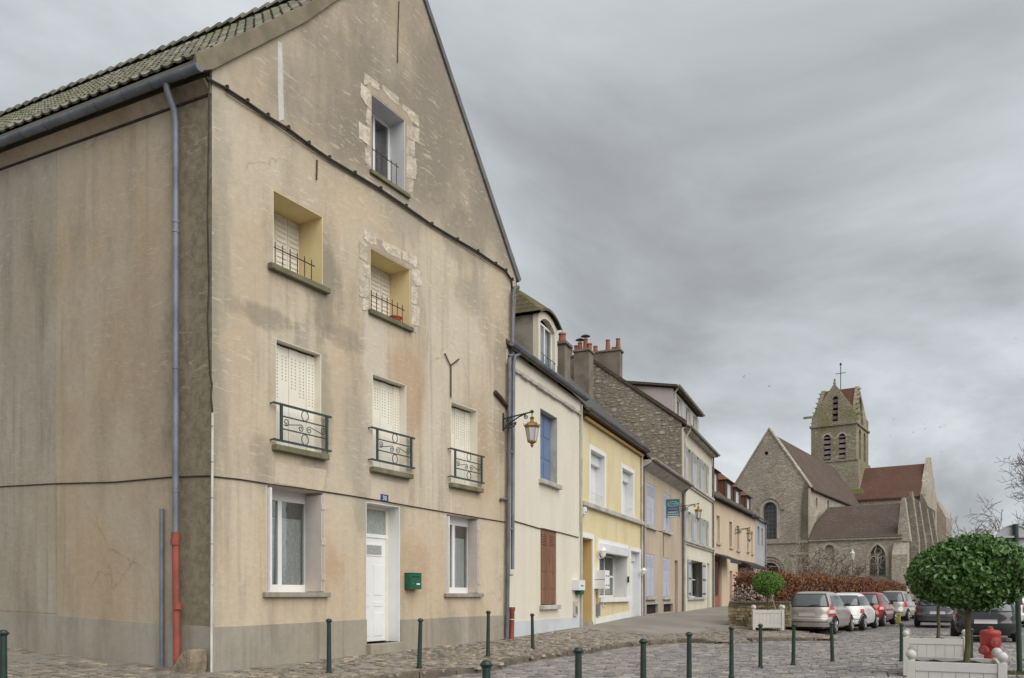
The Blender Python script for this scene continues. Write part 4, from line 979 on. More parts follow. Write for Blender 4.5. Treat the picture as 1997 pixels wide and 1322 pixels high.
for nm, b in (('recess_wall', (rec[0] + .001, rec[0] + .02, .004, d, .2, rec[3])), ('recess_wall', (rec[1] - .02, rec[1] - .001, .004, d, .2, rec[3])), ('recess_wall', (rec[0] + .02, rec[1] - .02, d - .02, d, .2, rec[3])), ('recess_ceiling', (rec[0] + .02, rec[1] - .02, .004, d - .02, rec[3] - .02, rec[3] - .001))):
    MB().box(*b).build(nm, m['yrecess'], H)
MB().box(rec[0] + .02, rec[1] - .02, -.05, d - .02, .1, RF.z(1135, 1214)).build('step', m['plinth'], H)
surround(H, (shop[0], shop[1], shop[2], shop[3] - .12), .14, m['white'], .03, 'lrt'); d = .55
MB().box(shop[0] - .02, shop[1] + .02, -.10, .12, shop[3] - .42, shop[3] - .10).build('blind_box', m['whitegrey'], H, bevel=.03)
liner(shop, d, m['whitegrey'], H); backing(shop, d + .25, H); panes(H, (shop[0] + .02, shop[1] - .02, shop[2], shop[3] - .4), d, m['white'], 3, 2, .07, 'glass')
sh_c = MB().box(shop[0] + .05, shop[1] - .05, d + .06, d + .08, shop[2] + .1, shop[3] - 1.2).build('inner_blind', m['curtain'], H)
sill((shop[0] - .1, shop[1] + .1, shop[2], 0), H, m['white'], .05, .14, .16)
surround(H, dor, .14, m['white'], .03, 'lrt'); d = .30; liner(dor, d, m['whitegrey'], H)
dd = MB().box(dor[0] + .015, dor[1] - .015, d - .04, d, .35, dor[3] - .35).build('door', m['whitegrey'], H); MB().box(dor[0] + .015, dor[1] - .015, d - .12, d, dor[3] - .35, dor[3] - .015).build('roller_box', m['whitegrey'], H)
MB().slab([(RF.x(1161), .25), (RF.x(1226.5), .3), (RF.x(1226.5), RF.z(1224, 1192)), (RF.x(1161), RF.z(1161, 1206))], (), -.015, 0).build('base_band', m['white'], H)
gutter(H, x0 - .05, x1 + .1, -.30, zt + .10, .085, m['zincdark']); YR, ZR = 4.7, zt + 5.0
MB().box(x0 + .05, x1, -.30, .0, zt - .02, zt + .06).build('eaves_board', m['brownwood'], H)
MB().tube([(x0 + .3, -.10, zt - .12), (x1 - .1, -.10, zt - .12)], .05, 8).build('eaves_moulding', m['yrecess'], H)
gabled(H, x0 + .01, x1 - .01, -.32, zt + .06, YR, ZR, 9.4, m['slate']); sidewalls(H, x0 + .02, x1 - .02, zt - .05, ZR - .25, YR, 9.2, m['ywall'])
MB().tube([(x1 - .12, -.06, zt), (x1 - .1, -.06, .55)], .045, 8).build('downpipe', m['fascia'], H)
# ---- sand-coloured house
H = rroot('sand_house', 'sand coloured house with closed lilac louvred shutters and a sign at its corner')
x0, x1 = xY, xB; zt = RF.z(1262, 912)
sh = [RR(1260.6, 939.7, 1276.6, 1023.4), RR(1293.3, 960, 1306.6, 1033.6), RR(1260, 1079, 1275.4, 1163.4), RR(1292.6, 1087.2, 1305.9, 1163.4)]
ven = [RR(1259.6, 1179, 1282.3, 1198), RR(1292.6, 1178, 1311.3, 1194)]; dr2 = RR(1315.3, 1091.7, 1321.7, 1193); dr2 = (dr2[0], dr2[1], .4, dr2[3])
ven = [(a, b, max(c, .45), d) for a, b, c, d in ven]
front(H, x0 + .01, x1, zt, sh + ven + [dr2], m['bwall'])
for r in sh:
    backing(r, .09, H); wv = (r[1] - r[0]) / 2; hh = r[3] - r[2]
    for k in (0, 1):
        a, b = r[0] + k * wv + .012, r[0] + (k + 1) * wv - .012
        lf = shutter_leaf(H, a, b, .01, r[2] + .01, r[3] - .01, m['lilacshutter'], 9, frac=.33)
        for f0, f1 in ((.04, .34), (.39, .64)): MB().box(a + .07, b - .07, .002, .011, r[2] + f0 * hh, r[2] + f1 * hh).build('panel', m['lilacshutter'], lf, bevel=.006)
    sill(r, H, m['fascia'], .12, .12, .13)
for r in ven:
    backing(r, .25, H); g = MB().box(r[0], r[1], .10, .13, r[2], r[3]).build('cellar_grille', m['dark'], H)
    surround(H, r, .10, m['fascia'], .02, 'lrt')
backing(dr2, .3, H); liner(dr2, .3, m['bwall'], H); MB().box(dr2[0] + .02, dr2[1] - .02, .24, .28, .4, dr2[3] - .02).build('door', m['brownwood'], H)
MB().hexa([(x0, -.42, zt + .06), (x1, -.42, zt + .06), (x1, 0, zt - .16), (x0, 0, zt - .16), (x0, -.42, zt + .16), (x1, -.42, zt + .16), (x1, .0, zt + .16), (x0, 0, zt + .16)]).build('eaves_box', m['fascia'], H)
gutter(H, x0 - .02, x1 + .3, -.48, zt + .22, .085, m['fascia']); YR, ZR = 4.7, zt + 4.9
gabled(H, x0 + .01, x1 - .02, -.45, zt + .17, YR, ZR, 9.4, m['roofbrown']); sidewalls(H, x0 + .02, x1 - .02, zt - .05, ZR - .25, YR, 9.2, m['bwall'])
for a in (x0 + .09, x1 - .12): MB().tube([(a, -.40, zt + .12), (a, -.08, zt - .25), (a, -.07, .6)], .045, 8).build('downpipe', m['zincdark'], H, smooth=True)
MB().tube([(RF.x(1255, -.01), -.012, RF.z(1255, 1027)), (RF.x(1311, -.01), -.012, RF.z(1311, 1043))], .012, 5).tube([(RF.x(1293, -.01), -.012, RF.z(1293, 1040)), (RF.x(1293, -.01), -.012, RF.z(1293, 1085))], .012, 5).build('cable', m['cable'], H)
# ---- tall cream house with rubble gable
H = rroot('tall_cream_house', 'tall cream house with grey shutters and exposed rubble stone gable')
x0, x1 = xB, xT; zt = RF.z(1341, 846)
lv = [[(1334.6, 1339.8), (1347.8, 1350.2), (1350.6, 1356.6), (1363.6, 1366.4), (1366.8, 1371.4), (1377, 1380.6)], [(1340.2, 1347.4), (1357, 1363.2), (1371.8, 1376.6)]]
tops = ((1336, 869), (1382, 914)); zT1 = RF.z(1336, 869); zT0 = RF.z(1336, 937); zF1 = RF.z(1334, 993); zF0 = RF.z(1334, 1051)
hl = [(RF.x(a), RF.x(b), zT0 + .05, zT1) for a, b in lv[1]] + [(RF.x(a), RF.x(b), zF0 + .05, zF1) for a, b in lv[1]]
shp = RR(1342, 1091, 1372, 1165); dr3 = RR(1378.5, 1098, 1383.5, 1184); dr3 = (dr3[0], dr3[1], .45, dr3[3])
front(H, x0, x1, zt, hl + [shp, dr3], m['cwall'])
for r in hl:
    backing(r, .32, H); panes(H, r, .25, m['white'], 2, 2, .05, 'glass')
for z0_, z1_ in ((zT0 + .05, zT1), (zF0 + .05, zF1)):
    for a, b in lv[0]:
        xa, xb = RF.x(a) + .03, RF.x(b) - .03
        shutter_leaf(H, xa, xb, -.06, z0_, z1_, m['greyshutter'], 9, frac=.34)
for z_ in (zT0, zF0):
    MB().box(x0 + .02, x1, -.16, 0, z_ - .14, z_).build('string_course', m['fascia'], H, bevel=.02)
    MB().box(x0 + .02, x1, -.09, 0, z_ - .24, z_ - .14).build('string_course', m['fascia'], H)
MB().box(shp[0] - .25, shp[1] + .25, -.05, 0, shp[3], shp[3] + .2).build('shop_lintel', m['cwall'], H)
backing(shp, .55, H); liner(shp, .4, m['cwall'], H); panes(H, shp, .42, m['whitegrey'], 3, 2, .06, 'glass')
for a, b in ((RF.x(1340), RF.x(1345)), (RF.x(1367.5), RF.x(1373.5))):
    lf = MB().box(a, b, -.07, -.03, shp[2], shp[3]).build('shutter', m['greyshutter'], H)
    for f in (.1, .5, .9): MB().box(a, b, -.085, -.07, shp[2] + f * (shp[3] - shp[2]) - .05, shp[2] + f * (shp[3] - shp[2]) + .05).build('batten', m['zincdark'], lf)
sill(shp, H, m['fascia'], .2, .14, .12)
backing(dr3, .3, H); MB().box(dr3[0] + .01, dr3[1] - .01, .1, .14, .45, dr3[3]).build('door', m['greyshutter'], H)
YR, ZR = 5.0, RF.zd(x0, 1150, 694)[1]
gabled(H, x0 - .06, x1 + .02, -.34, zt + .10, YR, ZR + .12, 10.2, m['roofbrown'], .12)
MB().box(x0, x1, -.32, 0, zt, zt + .06).build('eaves_board', m['fascia'], H)
gutter(H, x0 - .1, x1 + .1, -.40, zt + .14, .08, m['fascia'])
MB().tube([(x0 + .22, -.36, zt + .10), (x0 + .22, -.32, zt - .1), (x0 + .20, -.1, zt - .5), (x0 + .20, -.09, .6)], .05, 8).build('downpipe', m['fascia'], H, smooth=True)
MB().tube([(x1 - .1, -.08, zt), (x1 - .1, -.08, .6)], .05, 8).build('downpipe', m['zincdark'], H)
MB().slab([(.352, 0), (9.9, 0), (9.9, zt), (YR, ZR - .06), (.352, zt - .02 + .25)], (), 0, .25, lambda y, x, z: (x1 - .25 + x, y, z)).build('gable_wall', m['cwall'], H)
rb = MB().slab([(.02, 0), (9.9, 0), (9.9, zt), (YR, ZR), (.02, zt + .30)], (), 0, .3, lambda y, x, z: (x0 - .02 + x, y, z)).build('rubble_gable', m['rubble'], H)
MB().hexa([(x0 - .03, -.06, 0), (x0 + .5, -.06, 0), (x0 + .5, 0, 0), (x0 - .03, 0.02, 0), (x0 - .03, -.06, zt), (x0 + .5, -.06, zt), (x0 + .5, 0, zt), (x0 - .03, .02, zt)]).build('corner_pilaster', m['cwall'], H)
# individual pale rubble stones in the visible triangle
def stone_poly(cy, cz, w, h, n=7):
    a0 = random.uniform(0, 6); return [(cy + w * math.cos(a0 + 2 * math.pi * k / n) * random.uniform(.75, 1.1), cz + h * math.sin(a0 + 2 * math.pi * k / n) * random.uniform(.75, 1.1)) for k in range(n)]
cnt = 0; big = MB(); small = 0; placed = []
tries = 0
while tries < 9000 and cnt + small < 800:
    tries += 1
    y = random.uniform(.15, YR); zmax = zt + .30 + (ZR - zt - .30) * y / YR; zmin = zt - 3.2 + y * .98
    z = random.uniform(zmin, zmax - .12)
    bigst = cnt < 210
    w = random.uniform(.08, .19) if bigst else random.uniform(.04, .09); h = w * random.uniform(.35, .65)
    if z + h > zmax - .06 or any(abs(y - q[0]) < (w + q[2]) * 1.02 and abs(z - q[1]) < (h + q[3]) * 1.15 for q in placed): continue
    placed.append((y, z, w, h)); pts = stone_poly(y, z, w, h)
    mp_ = lambda yy, xx, zz: (x0 - .02 + xx, yy, zz)
    if bigst: MB().slab(pts, (), -.022 * random.uniform(.5, 1.4), .01, mp_).build('rubble_stone', m['stonelight'], rb); cnt += 1
    else: big.slab(pts, (), -.012, .01, mp_); small += 1
o = big.build('small_rubble', m['stonelight'], rb); o['kind'] = 'stuff'
# coping of the rubble gable
MB().slab([(-.2, zt + .18), (YR, ZR - .02), (YR, ZR + .16), (-.2, zt + .38)], (), -.10, .06, lambda y, x, z: (x0 - .02 + x, y, z)).build('coping', m['roofbrown'], H)
# wide shed dormer
ya, za = RF.zd(x0, 1215, 735); yb_, zb1 = RF.zd(x0, 1313, 757)
xd0, xd1 = x0 + .35, x0 + 7.6
rz = lambda y: zt + .10 + (y + .34) * (ZR + .02 - zt) / (YR + .34)
yF = .55; zTop = rz(3.4) + .1
zF = RF.z(1318, 765, yF)
SD = MB().slab([(yF, rz(yF) - .1), (4.2, rz(4.2)), (4.2, zF + .62), (yF, zF)], (), 0, .12, lambda y, x, z: (xd0 + x, y, z)).build('dormer', m['lilac'], H)
MB().slab([(yF, rz(yF) - .1), (4.2, rz(4.2)), (4.2, zF + .62), (yF, zF)], (), 0, .12, lambda y, x, z: (xd1 - .12 + x, y, z)).build('cheek', m['lilac'], SD)
dh = [(xd0 + .8, xd0 + 2.3, rz(yF) + .12, zF - .15), (xd0 + 3.4, xd0 + 4.6, rz(yF) + .12, zF - .15), (xd0 + 5.6, xd0 + 6.8, rz(yF) + .12, zF - .15)]
MB().slab([(xd0 + .121, rz(yF) - .1), (xd1 - .121, rz(yF) - .1), (xd1 - .121, zF), (xd0 + .121, zF)], [rc(*q) for q in dh], yF, yF + .15).build('dormer_front', m['cwall'], SD)
for q in dh:
    w_ = panes(SD, q, yF + .14, m['white'], 2, 1, .07, 'dglass')
    for a, b in ((q[0] - .5, q[0] - .05), (q[1] + .05, q[1] + .5)): MB().box(a, b, yF - .05, yF - .005, q[2], q[3]).build('shutter', m['greyshutter'], SD)
MB().hexa([(xd0 - .2, yF - .28, zF + .02), (xd1 + .2, yF - .28, zF + .02), (xd1 + .2, 4.4, zF + .68), (xd0 - .25, 4.4, zF + .68), (xd0 - .2, yF - .28, zF + .13), (xd1 + .2, yF - .28, zF + .13), (xd1 + .2, 4.4, zF + .82), (xd0 - .25, 4.4, zF + .82)]).build('dormer_roof', m['roofbrown'], SD)
gutter(SD, xd0 - .2, xd1 + .2, yF - .33, zF + .13, .08, m['fascia'])
MB().tube([(xd0 + .1, yF - .31, zF + .1), (xd0 + .12, yF - .1, zF - .2), (xd0 + .12, yF - .06, rz(yF))], .045, 8).build('downpipe', m['fascia'], SD, smooth=True)
# chimneys on the ridges
def stack(name, label, x, pxa, pxb, pytop, pybot, dx, pots, group='chimneys of the row'):
    y1, zT = RF.zd(x, pxa, pytop); y0, _ = RF.zd(x, pxb, pytop); zB = RF.zd(x, pxb, pybot)[1]
    o = rroot(name, label, 'chimney'); o['group'] = group
    MB().box(x, x + dx, y0, y1, zB, zT).build('stack', m['chimney'], o)
    MB().box(x - .07, x + dx + .07, y0 - .07, y1 + .07, zT, zT + .10).build('cap', m['chimney'], o, bevel=.02)
    for f, k, kind in pots:
        yy = y1 + (y0 - y1) * f; xx = x + dx * .5
        MB().lathe([(.13, zT + .1), (.10, zT + .1 + .5 * k), (.12, zT + .1 + .5 * k), (.12, zT + .15 + .5 * k)], xx, yy, 10).build('chimney_pot', m['terracotta'], o, smooth=True)
        if kind: 
            MB().lathe([(.02, zT + .15 + .5 * k), (.02, zT + .30 + .5 * k)], xx, yy, 6).build('cowl_stem', m['zincdark'], o); MB().lathe([(.24, zT + .28 + .5 * k), (.10, zT + .36 + .5 * k), (.02, zT + .39 + .5 * k)], xx, yy, 12).build('cowl', m['zincdark'], o)
    return o
stack('chimney', 'broad rendered chimney with capped clay pots left of the rubble gable', RF.x(1250) + 6.2, 1119, 1148, 687, 790, .75, ((.1, .5, 0), (.25, .8, 1), (.62, 1.1, 1), (.9, .6, 0)))
stack('chimney', 'wide chimney with tall clay pots on the ridge above the rubble gable', xB + .35, 1151, 1208, 690, 770, .55, ((.12, .6, 0), (.55, 1.1, 0), (.75, .25, 0), (.9, 1.1, 0)))
stack('chimney', 'slim chimney with one clay pot just right of the round-topped dormer', xW + .3, 1087, 1101, 672, 760, .55, ((.25, .55, 0),))
stack('chimney', 'low dark chimney behind the broad capped chimney', RF.x(1250) + 7.6, 1101, 1123, 698, 790, .6, ((.3, .7, 0), (.85, 1., 0)))
# ---- tan house with brick dormers
H = TF.root('tan_house'); tag(H, 'tan house with four brick dormers and dark shop awnings near the church', 'house')
TX = TF.x; TR = TF.rect
L5 = TX(1472); zt = TF.z(1391, 973)
wins = [TR(1397, 1004, 1403.4, 1058), TR(1422, 1016, 1427.6, 1066), TR(1436, 1024, 1441.4, 1072), TR(1456, 1029, 1459.6, 1074), TR(1464.6, 1035, 1467.4, 1079)]
sf = TR(1393, 1082, 1407, 1183); sf = (sf[0], sf[1], .5, sf[3]); td_ = TR(1422.5, 1113, 1428, 1180); td_ = (td_[0], td_[1], .5, td_[3]); s2 = TR(1439, 1094, 1468, 1175); s2 = (s2[0], min(s2[1], L5 - .3), .6, s2[3])
MB().slab([(0, 0), (L5, 0), (L5, zt), (0, zt)], [rc(*q) for q in wins + [sf, td_, s2]], 0, .35).build('front_wall', m['twall'], H)
for k, r in enumerate(wins):
    backing(r, .3, H); liner(r, .22, m['twall'], H); panes(H, r, .22, m['white'] if k != 1 else m['brownwood'], 2, 2, .06, 'dglass'); sill(r, H, m['fascia'], .1, .12, .13)
for r, nm in ((sf, 'shopfront'), (s2, 'shopfront')):
    backing(r, .5, H); o = MB().box(r[0] + .01, r[1] - .01, .12, .2, r[2], r[3]).build(nm, m['redfront'], H)
    panes(o, (r[0] + .3, r[0] + (r[1] - r[0]) * .7, r[2] + .9, r[3] - .3), .12, m['brownwood'], 2, 1, .08, 'dglass')
backing(td_, .3, H); MB().box(td_[0] + .02, td_[1] - .02, .15, .2, td_[2], td_[3]).build('door', m['redfront'], H)
for xa, xb, zz in ((sf[0] + .2, sf[1] + 1.6, sf[3] + .12), (s2[0] - .3, s2[1] + .4, s2[3] + .1)):
    aw = MB().hexa([(xa, -.9, zz - .42), (xb, -.9, zz - .42), (xb, 0, zz - .1), (xa, 0, zz - .1), (xa, -.9, zz - .36), (xb, -.9, zz - .36), (xb, 0, zz), (xa, 0, zz)]).build('awning', m['awning'], H)
    MB().box(xa, xb, -.92, -.9, zz - .60, zz - .36).build('valance', m['awning'], aw)
yr5, zr5 = 4.2, zt + 4.4
gabled(H, -.02, L5 + .1, -.3, zt + .08, yr5, zr5, 8.4, m['roofbrown']); gutter(H, 0, L5, -.36, zt + .10, .085, m['zincdark'])
for xx in (0.01, L5 - .26): MB().slab([(.352, 0), (8.2, 0), (8.2, zt), (yr5, zr5 - .25), (.352, zt)], (), 0, .25, lambda y, x, z, xx=xx: (xx + x, y, z)).build('gable_wall', m['twall'], H)
ydm = .35
for pa, pb, pt in ((1390, 1400, 916), (1414, 1428.5, 935), (1431, 1444, 950), (1454, 1463.5, 966)):
    xa, xb = TF.x(pa, ydm), TF.x(pb, ydm); zz1 = TF.z(pa, pt, ydm); zz0 = zt + .45
    dm = MB().slab([(xa, zz0), (xb, zz0), (xb, zz1), (xa, zz1)], [rc(xa + (xb - xa) * .28, xa + (xb - xa) * .78, zz0 + .2, zz1 - .15)], ydm, ydm + .12).build('dormer', m['brownwood'], H)
    rzz = lambda y: zt + .08 + (y + .3) * (zr5 - zt - .08) / (yr5 + .3)
    yt = -.3 + (zz1 - zt - .08) * (yr5 + .3) / (zr5 - zt - .08)
    for xx in (xa, xb - .12): MB().slab([(ydm + .121, rzz(ydm)), (yt + .2, zz1), (ydm + .121, zz1)], (), 0, .12, lambda y, x, z, xx=xx: (xx + x, y, z)).build('cheek', m['brick'], dm)
    panes(dm, (xa + (xb - xa) * .28, xa + (xb - xa) * .78, zz0 + .2, zz1 - .15), ydm + .10, m['white'], 2, 1, .08, 'milk')
    xm = (xa + xb) / 2; e = .18
    rm = MB(); rm.v = [(xa - e, ydm - .2, zz1), (xb + e, ydm - .2, zz1), (xm, ydm + .7, zz1 + .75), (xm, yt + 1.6, zz1 + .75), (xa - e, yt + .6, zz1), (xb + e, yt + .6, zz1)]
    rm.f = [(0, 1, 2), (0, 2, 3, 4), (1, 5, 3, 2), (0, 4, 5, 1)]; rm.build('dormer_roof', m['redroof'], dm)
stT = lambda: None
o = TF.root('chimney'); tag(o, 'brick chimney on the roof beside the first brick dormer', 'chimney', 'chimneys of the row')
ya = 1.2; xa = TX(1389) + .6; zc_ = TF.z(1394, 893, ya)
MB().box(xa, xa + .9, ya, ya + .6, zt + 1.2, zc_).build('stack', m['brick'], o); MB().box(xa - .06, xa + .96, ya - .06, ya + .66, zc_, zc_ + .12).build('cap', m['chimney'], o)
# ---- grey narrow house at the bend
GF = Frame(TF.O + TF.u * (L5 + .05), (.42, .908), 0.)
H = GF.root('grey_house'); tag(H, 'narrow grey house end squeezed between the tan house and the church', 'house')
zg = GF.z(1475, 1010); m['gwall'] = simple('grey_painted_wall', (.40, .41, .41), (.33, .335, .33), 1, .9, .2, 20)
MB().slab([(0, 0), (5.5, 0), (5.5, zg), (0, zg)], [rc(1.2, 2.2, zg - 2.0, zg - .6), rc(3.3, 4.3, zg - 2.0, zg - .6)], 0, .3).build('front_wall', m['gwall'], H)
for a in (1.2, 3.3): panes(H, (a, a + 1, zg - 2.0, zg - .6), .2, m['white'], 2, 2, .06)
MB().slab([(.301, 0), (7, 0), (7, zg), (3.5, zg + 2.6), (.301, zg)], (), 0, .25, lambda y, x, z: (5.25 + x, y, z)).build('gable_wall', m['gwall'], H)
rg = gabled(H, 0, 5.5, -.25, zg + .02, 3.5, zg + 2.9, 7.2, m['slate'])
MB().hexa([(1.0, .55, zg + .78), (2.2, .55, zg + .78), (2.2, 1.6, zg + 1.65), (1.0, 1.6, zg + 1.65), (1.0, .52, zg + .84), (2.2, .52, zg + .84), (2.2, 1.57, zg + 1.71), (1.0, 1.57, zg + 1.71)]).build('skylight', m['milk'], H)
MB().tube([(5.2, -.1, zg), (5.2, -.1, .6)], .06, 8).build('downpipe', m['zinc'], H)
# ---- wall fittings
def lantern(fr, x, z, out, s, label):
    o = empty('wall_lantern'); o.matrix_world = Matrix.Translation(fr.w(x, 0, z)) @ Matrix.Rotation(math.atan2(fr.u.y, fr.u.x), 4, 'Z') @ Matrix.Scale(s, 4)
    tag(o, label, 'lantern', 'street lanterns on wall brackets')
    out /= s
    b = MB(); b.box(-.03, .03, -.02, 0, -.28, .14); b.tube([(0, -.01, .0), (0, -out, .08)], .018, 6)
    b.tube([(0, -.02, -.24)] + [(0, -.20 + .17 * math.cos(w), -.10 + .13 * math.sin(w)) for w in [math.pi * 1.05 + math.pi * .75 * k / 10 for k in range(11)]] + [(0, -out * .55, -.0), (0, -out * .75, .05)], .016, 6)
    b.lathe([(.03, .05), (.05, .08), (.03, .12)], 0, -out, 8)
    b = b.build('bracket', m['greenpaint'], o)
    MB().tube([(0, -.19 + p, -.08 + q) for p, q in spiral(0, 0, .10, 1.6, 0, 1)], .014, 5).build('scroll', m['greenpaint'], b)
    MB().tube([(0, -out * .8 + p, -.02 + q) for p, q in spiral(0, 0, .06, 1.4, 1.5, -1)], .012, 5).build('scroll', m['greenpaint'], b)
    T = Matrix.Translation((0, -out, 0))
    MB().lathe([(.012, .05), (.012, -.02), (.06, -.06), (.035, -.10), (.05, -.15), (.10, -.17), (.17, -.22), (.19, -.26), (.165, -.29), (.155, -.31)], n=6, T=T).build('crown', m['gold'], o)
    for k in range(6):
        w = 2 * math.pi * k / 6; MB().tube([(.18 * math.cos(w), -out + .18 * math.sin(w), -.24), (.205 * math.cos(w), -out + .205 * math.sin(w), -.18)], [.02, .004], 4).build('spike', m['gold'], o)
    MB().lathe([(.155, -.31), (.10, -.60), (.09, -.60)], n=6, T=T).build('glass', m['milk'], o)
    for k in range(6):
        w = 2 * math.pi * k / 6; MB().tube([(.158 * math.cos(w), -out + .158 * math.sin(w), -.31), (.103 * math.cos(w), -out + .103 * math.sin(w), -.61)], .007, 4).build('rib', m['gold'], o)
    MB().lathe([(.11, -.60), (.115, -.63), (.08, -.645), (.03, -.68), (.045, -.71), (.02, -.74), (.005, -.77)], n=8, T=T).build('finial', m['gold'], o)
    return o
x_, z_ = MF.px(980.5, 817); lantern(MF, x_, z_, .80, 1.0, 'large brass crowned lantern on a green bracket beside the white house')
x_, z_ = RF.px(1327, 987); lantern(RF, x_, z_, .85, 1.0, 'brass crowned lantern on a green bracket next to the teal sign')
x_, z_ = TF.px(1433, 1033); lantern(TF, x_, z_, .95, 1.15, 'brass crowned lantern on a bracket of the tan house near the church')
# teal agency sign standing out from the wall
xs_ = RF.x(1299); ys0, zs1 = RF.zd(xs_, 1299.5, 974); ys1, _ = RF.zd(xs_, 1325, 972); zs0 = RF.zd(xs_, 1299.5, 1009)[1]
o = empty('hanging_sign'); o.matrix_world = GW.copy(); tag(o, 'teal agency sign with oval and pink script at the sand house corner', 'sign')
MB().box(xs_ - .03, xs_ + .03, ys1, ys0, zs0, zs1).build('panel', m['teal'], o)
yc = (ys0 + ys1) / 2; hw = abs(ys1 - ys0) / 2; H_ = zs1 - zs0
MB().tube([(xs_ - .034, yc + hw * .80 * math.cos(w), zs1 - H_ * .27 + H_ * .125 * math.sin(w)) for w in [2 * math.pi * k / 28 for k in range(29)]], .009, 4, False).build('oval', m['white'], o)
MB().tube([(xs_ - .033, yc + hw * (.48 - .96 * k / 16), zs1 - H_ * .27 + .022 * math.sin(k * 2.2)) for k in range(17)], .014, 4).build('script', m['milk'], o)
MB().tube([(xs_ - .033, yc + hw * (.62 - 1.24 * k / 20), zs1 - H_ * .56 + .024 * math.sin(k * 2.0)) for k in range(21)], .017, 4).build('script', m['pink'], o)
MB().box(xs_ - .034, xs_ - .03, yc - hw * .75, yc + hw * .75, zs1 - H_ * .735, zs1 - H_ * .705).build('line', m['white'], o)
for k in range(5): MB().box(xs_ - .034, xs_ - .03, yc + hw * (.84 - .36 * k) - hw * .26, yc + hw * (.84 - .36 * k), zs1 - H_ * .87, zs1 - H_ * .81).build('print_block', m['milk'], o)
MB().box(xs_ - .034, xs_ - .03, yc - hw * .85, yc + hw * .85, zs0 + .015, zs0 + .05).build('line', m['white'], o)
MB().box(xs_ - .015, xs_ + .015, ys0, .0, zs1 - .08, zs1 - .04).build('bracket', m['greenpaint'], o)
def fit(name, label, cat):
    o = empty(name); o.matrix_world = GW.copy(); return tag(o, label, cat)
def boxpx(par, l, t, b, w, out, name, mat, y=0, bev=.008):
    x0, z1 = RF.px(l, t, y); z0 = RF.z(l, b, y); return MB().box(x0, x0 + w, y - out, y, z0, z1).build(name, mat, par, bevel=bev), (x0, z0, z1)
o = fit('meter_box', 'white meter box with a green box under it at the edge of the white house', 'meter box')
q, (x0, z0, z1) = boxpx(o, 1115, 1131, 1151, .62, .22, 'body', m['whitegrey']); MB().box(x0 + .30, x0 + .62, -.18, 0, z0 - .13, z0).build('green_box', m['mailgreen'], o); MB().box(x0 + .2, x0 + .42, -.226, -.22, z0 + .12, z0 + .16).build('label_strip', m['zinc'], o)
o = fit('meter_box', 'narrow grey meter cover low on the white house wall', 'meter box'); q, (x0, z0, z1) = boxpx(o, 1116.5, 1172, 1202, .36, .05, 'cover', m['fascia']); MB().box(x0 + .12, x0 + .3, -.056, -.05, z0 + .08, z0 + .3).build('hatch', m['zinc'], o)
o = fit('letter_box', 'grey letter box inside the ochre entrance recess', 'letter box'); q, (x0, z0, z1) = boxpx(o, 1138, 1110, 1130, .34, .12, 'body', m['zinc'], .35); MB().box(x0 + .05, x0 + .29, .224, .232, z1 - .1, z1 - .07).build('slot', m['dark'], o)
o = fit('letter_box_bank', 'white bank of four letter boxes on the yellow wall', 'letter box')
x0, z1 = RF.px(1158, 1112, -.02); z0 = RF.z(1158, 1148, -.02); yo = RF.depth(x0, 1180)
MB().box(x0, x0 + .5, yo, -.02, z0, z1).build('body', m['white'], o, bevel=.006); MB().box(x0 - .006, x0, yo + .02, -.04, (z0 + z1) / 2 - .008, (z0 + z1) / 2 + .008).build('seam', m['zinc'], o)
for k in range(2):
    for j in range(2): MB().box(x0 + .05 + .24 * k, x0 + .21 + .24 * k, yo - .006, yo, z0 + .1 + j * (z1 - z0) / 2, z0 + .13 + j * (z1 - z0) / 2).build('slot', m['dark'], o)
o = fit('meter_box', 'small white meter hatch under the letter boxes of the yellow house', 'meter box'); q, (x0, z0, z1) = boxpx(o, 1174.5, 1168, 1183, .28, .04, 'cover', m['white']); MB().box(x0 + .1, x0 + .2, -.046, -.04, z0 + .05, z0 + .12).build('window', m['dark'], o)
o = fit('conduit_box', 'grey conduit cover on the yellow house beside the entrance', 'meter box'); q, (x0, z0, z1) = boxpx(o, 1161.5, 1178, 1201, .30, .07, 'cover', m['zinc']); MB().tube([(x0 + .1, -.04, z1), (x0 + .05, -.04, z1 + .4)], .03, 8).build('pipe', m['yrecess'], o)
o = fit('intercom', 'small black intercom plate left of the white door of the yellow house', 'intercom'); q, (x0, z0, z1) = boxpx(o, 1223, 1124, 1136, .10, .05, 'plate', m['dark'], -.03); MB().box(x0 + .02, x0 + .08, -.085, -.08, z1 - .1, z1 - .04).build('grille', m['zinc'], o)
o = fit('alarm_box', 'small white box high at the left edge of the yellow house', 'box'); q, (x0, z0, z1) = boxpx(o, 1132, 988, 1002, .25, .12, 'body', m['white']); MB().box(x0 + .05, x0 + .2, -.126, -.12, z0 + .04, z0 + .08).build('grille', m['zinc'], o)
def wall_lamp(l, t, b, label):
    o = fit('wall_lamp', label, 'wall lamp'); o['group'] = 'small white carriage lamps'; x0, z1 = RF.px(l, t, -.2); z0 = RF.z(l, b, -.2); h = z1 - z0; T = Matrix.Translation((x0, -.2, z0))
    MB().lathe([(.02, 0), (.07, .1 * h), (.13, .6 * h), (.145, .62 * h), (.02, h)], n=6, T=T).build('shade', m['white'], o)
    MB().lathe([(.066, .12 * h), (.124, .58 * h)], n=6, T=T).build('glass', m['milk'], o); MB().tube([(x0, 0, z0 + .1), (x0, -.1, z0 - .03), (x0, -.2, z0)], .015, 6).build('arm', m['white'], o)
wall_lamp(1176, 1066, 1087, 'white carriage lamp in front of the wide window of the yellow house')
wall_lamp(1255, 1107, 1120, 'white carriage lamp at the left corner of the sand house')
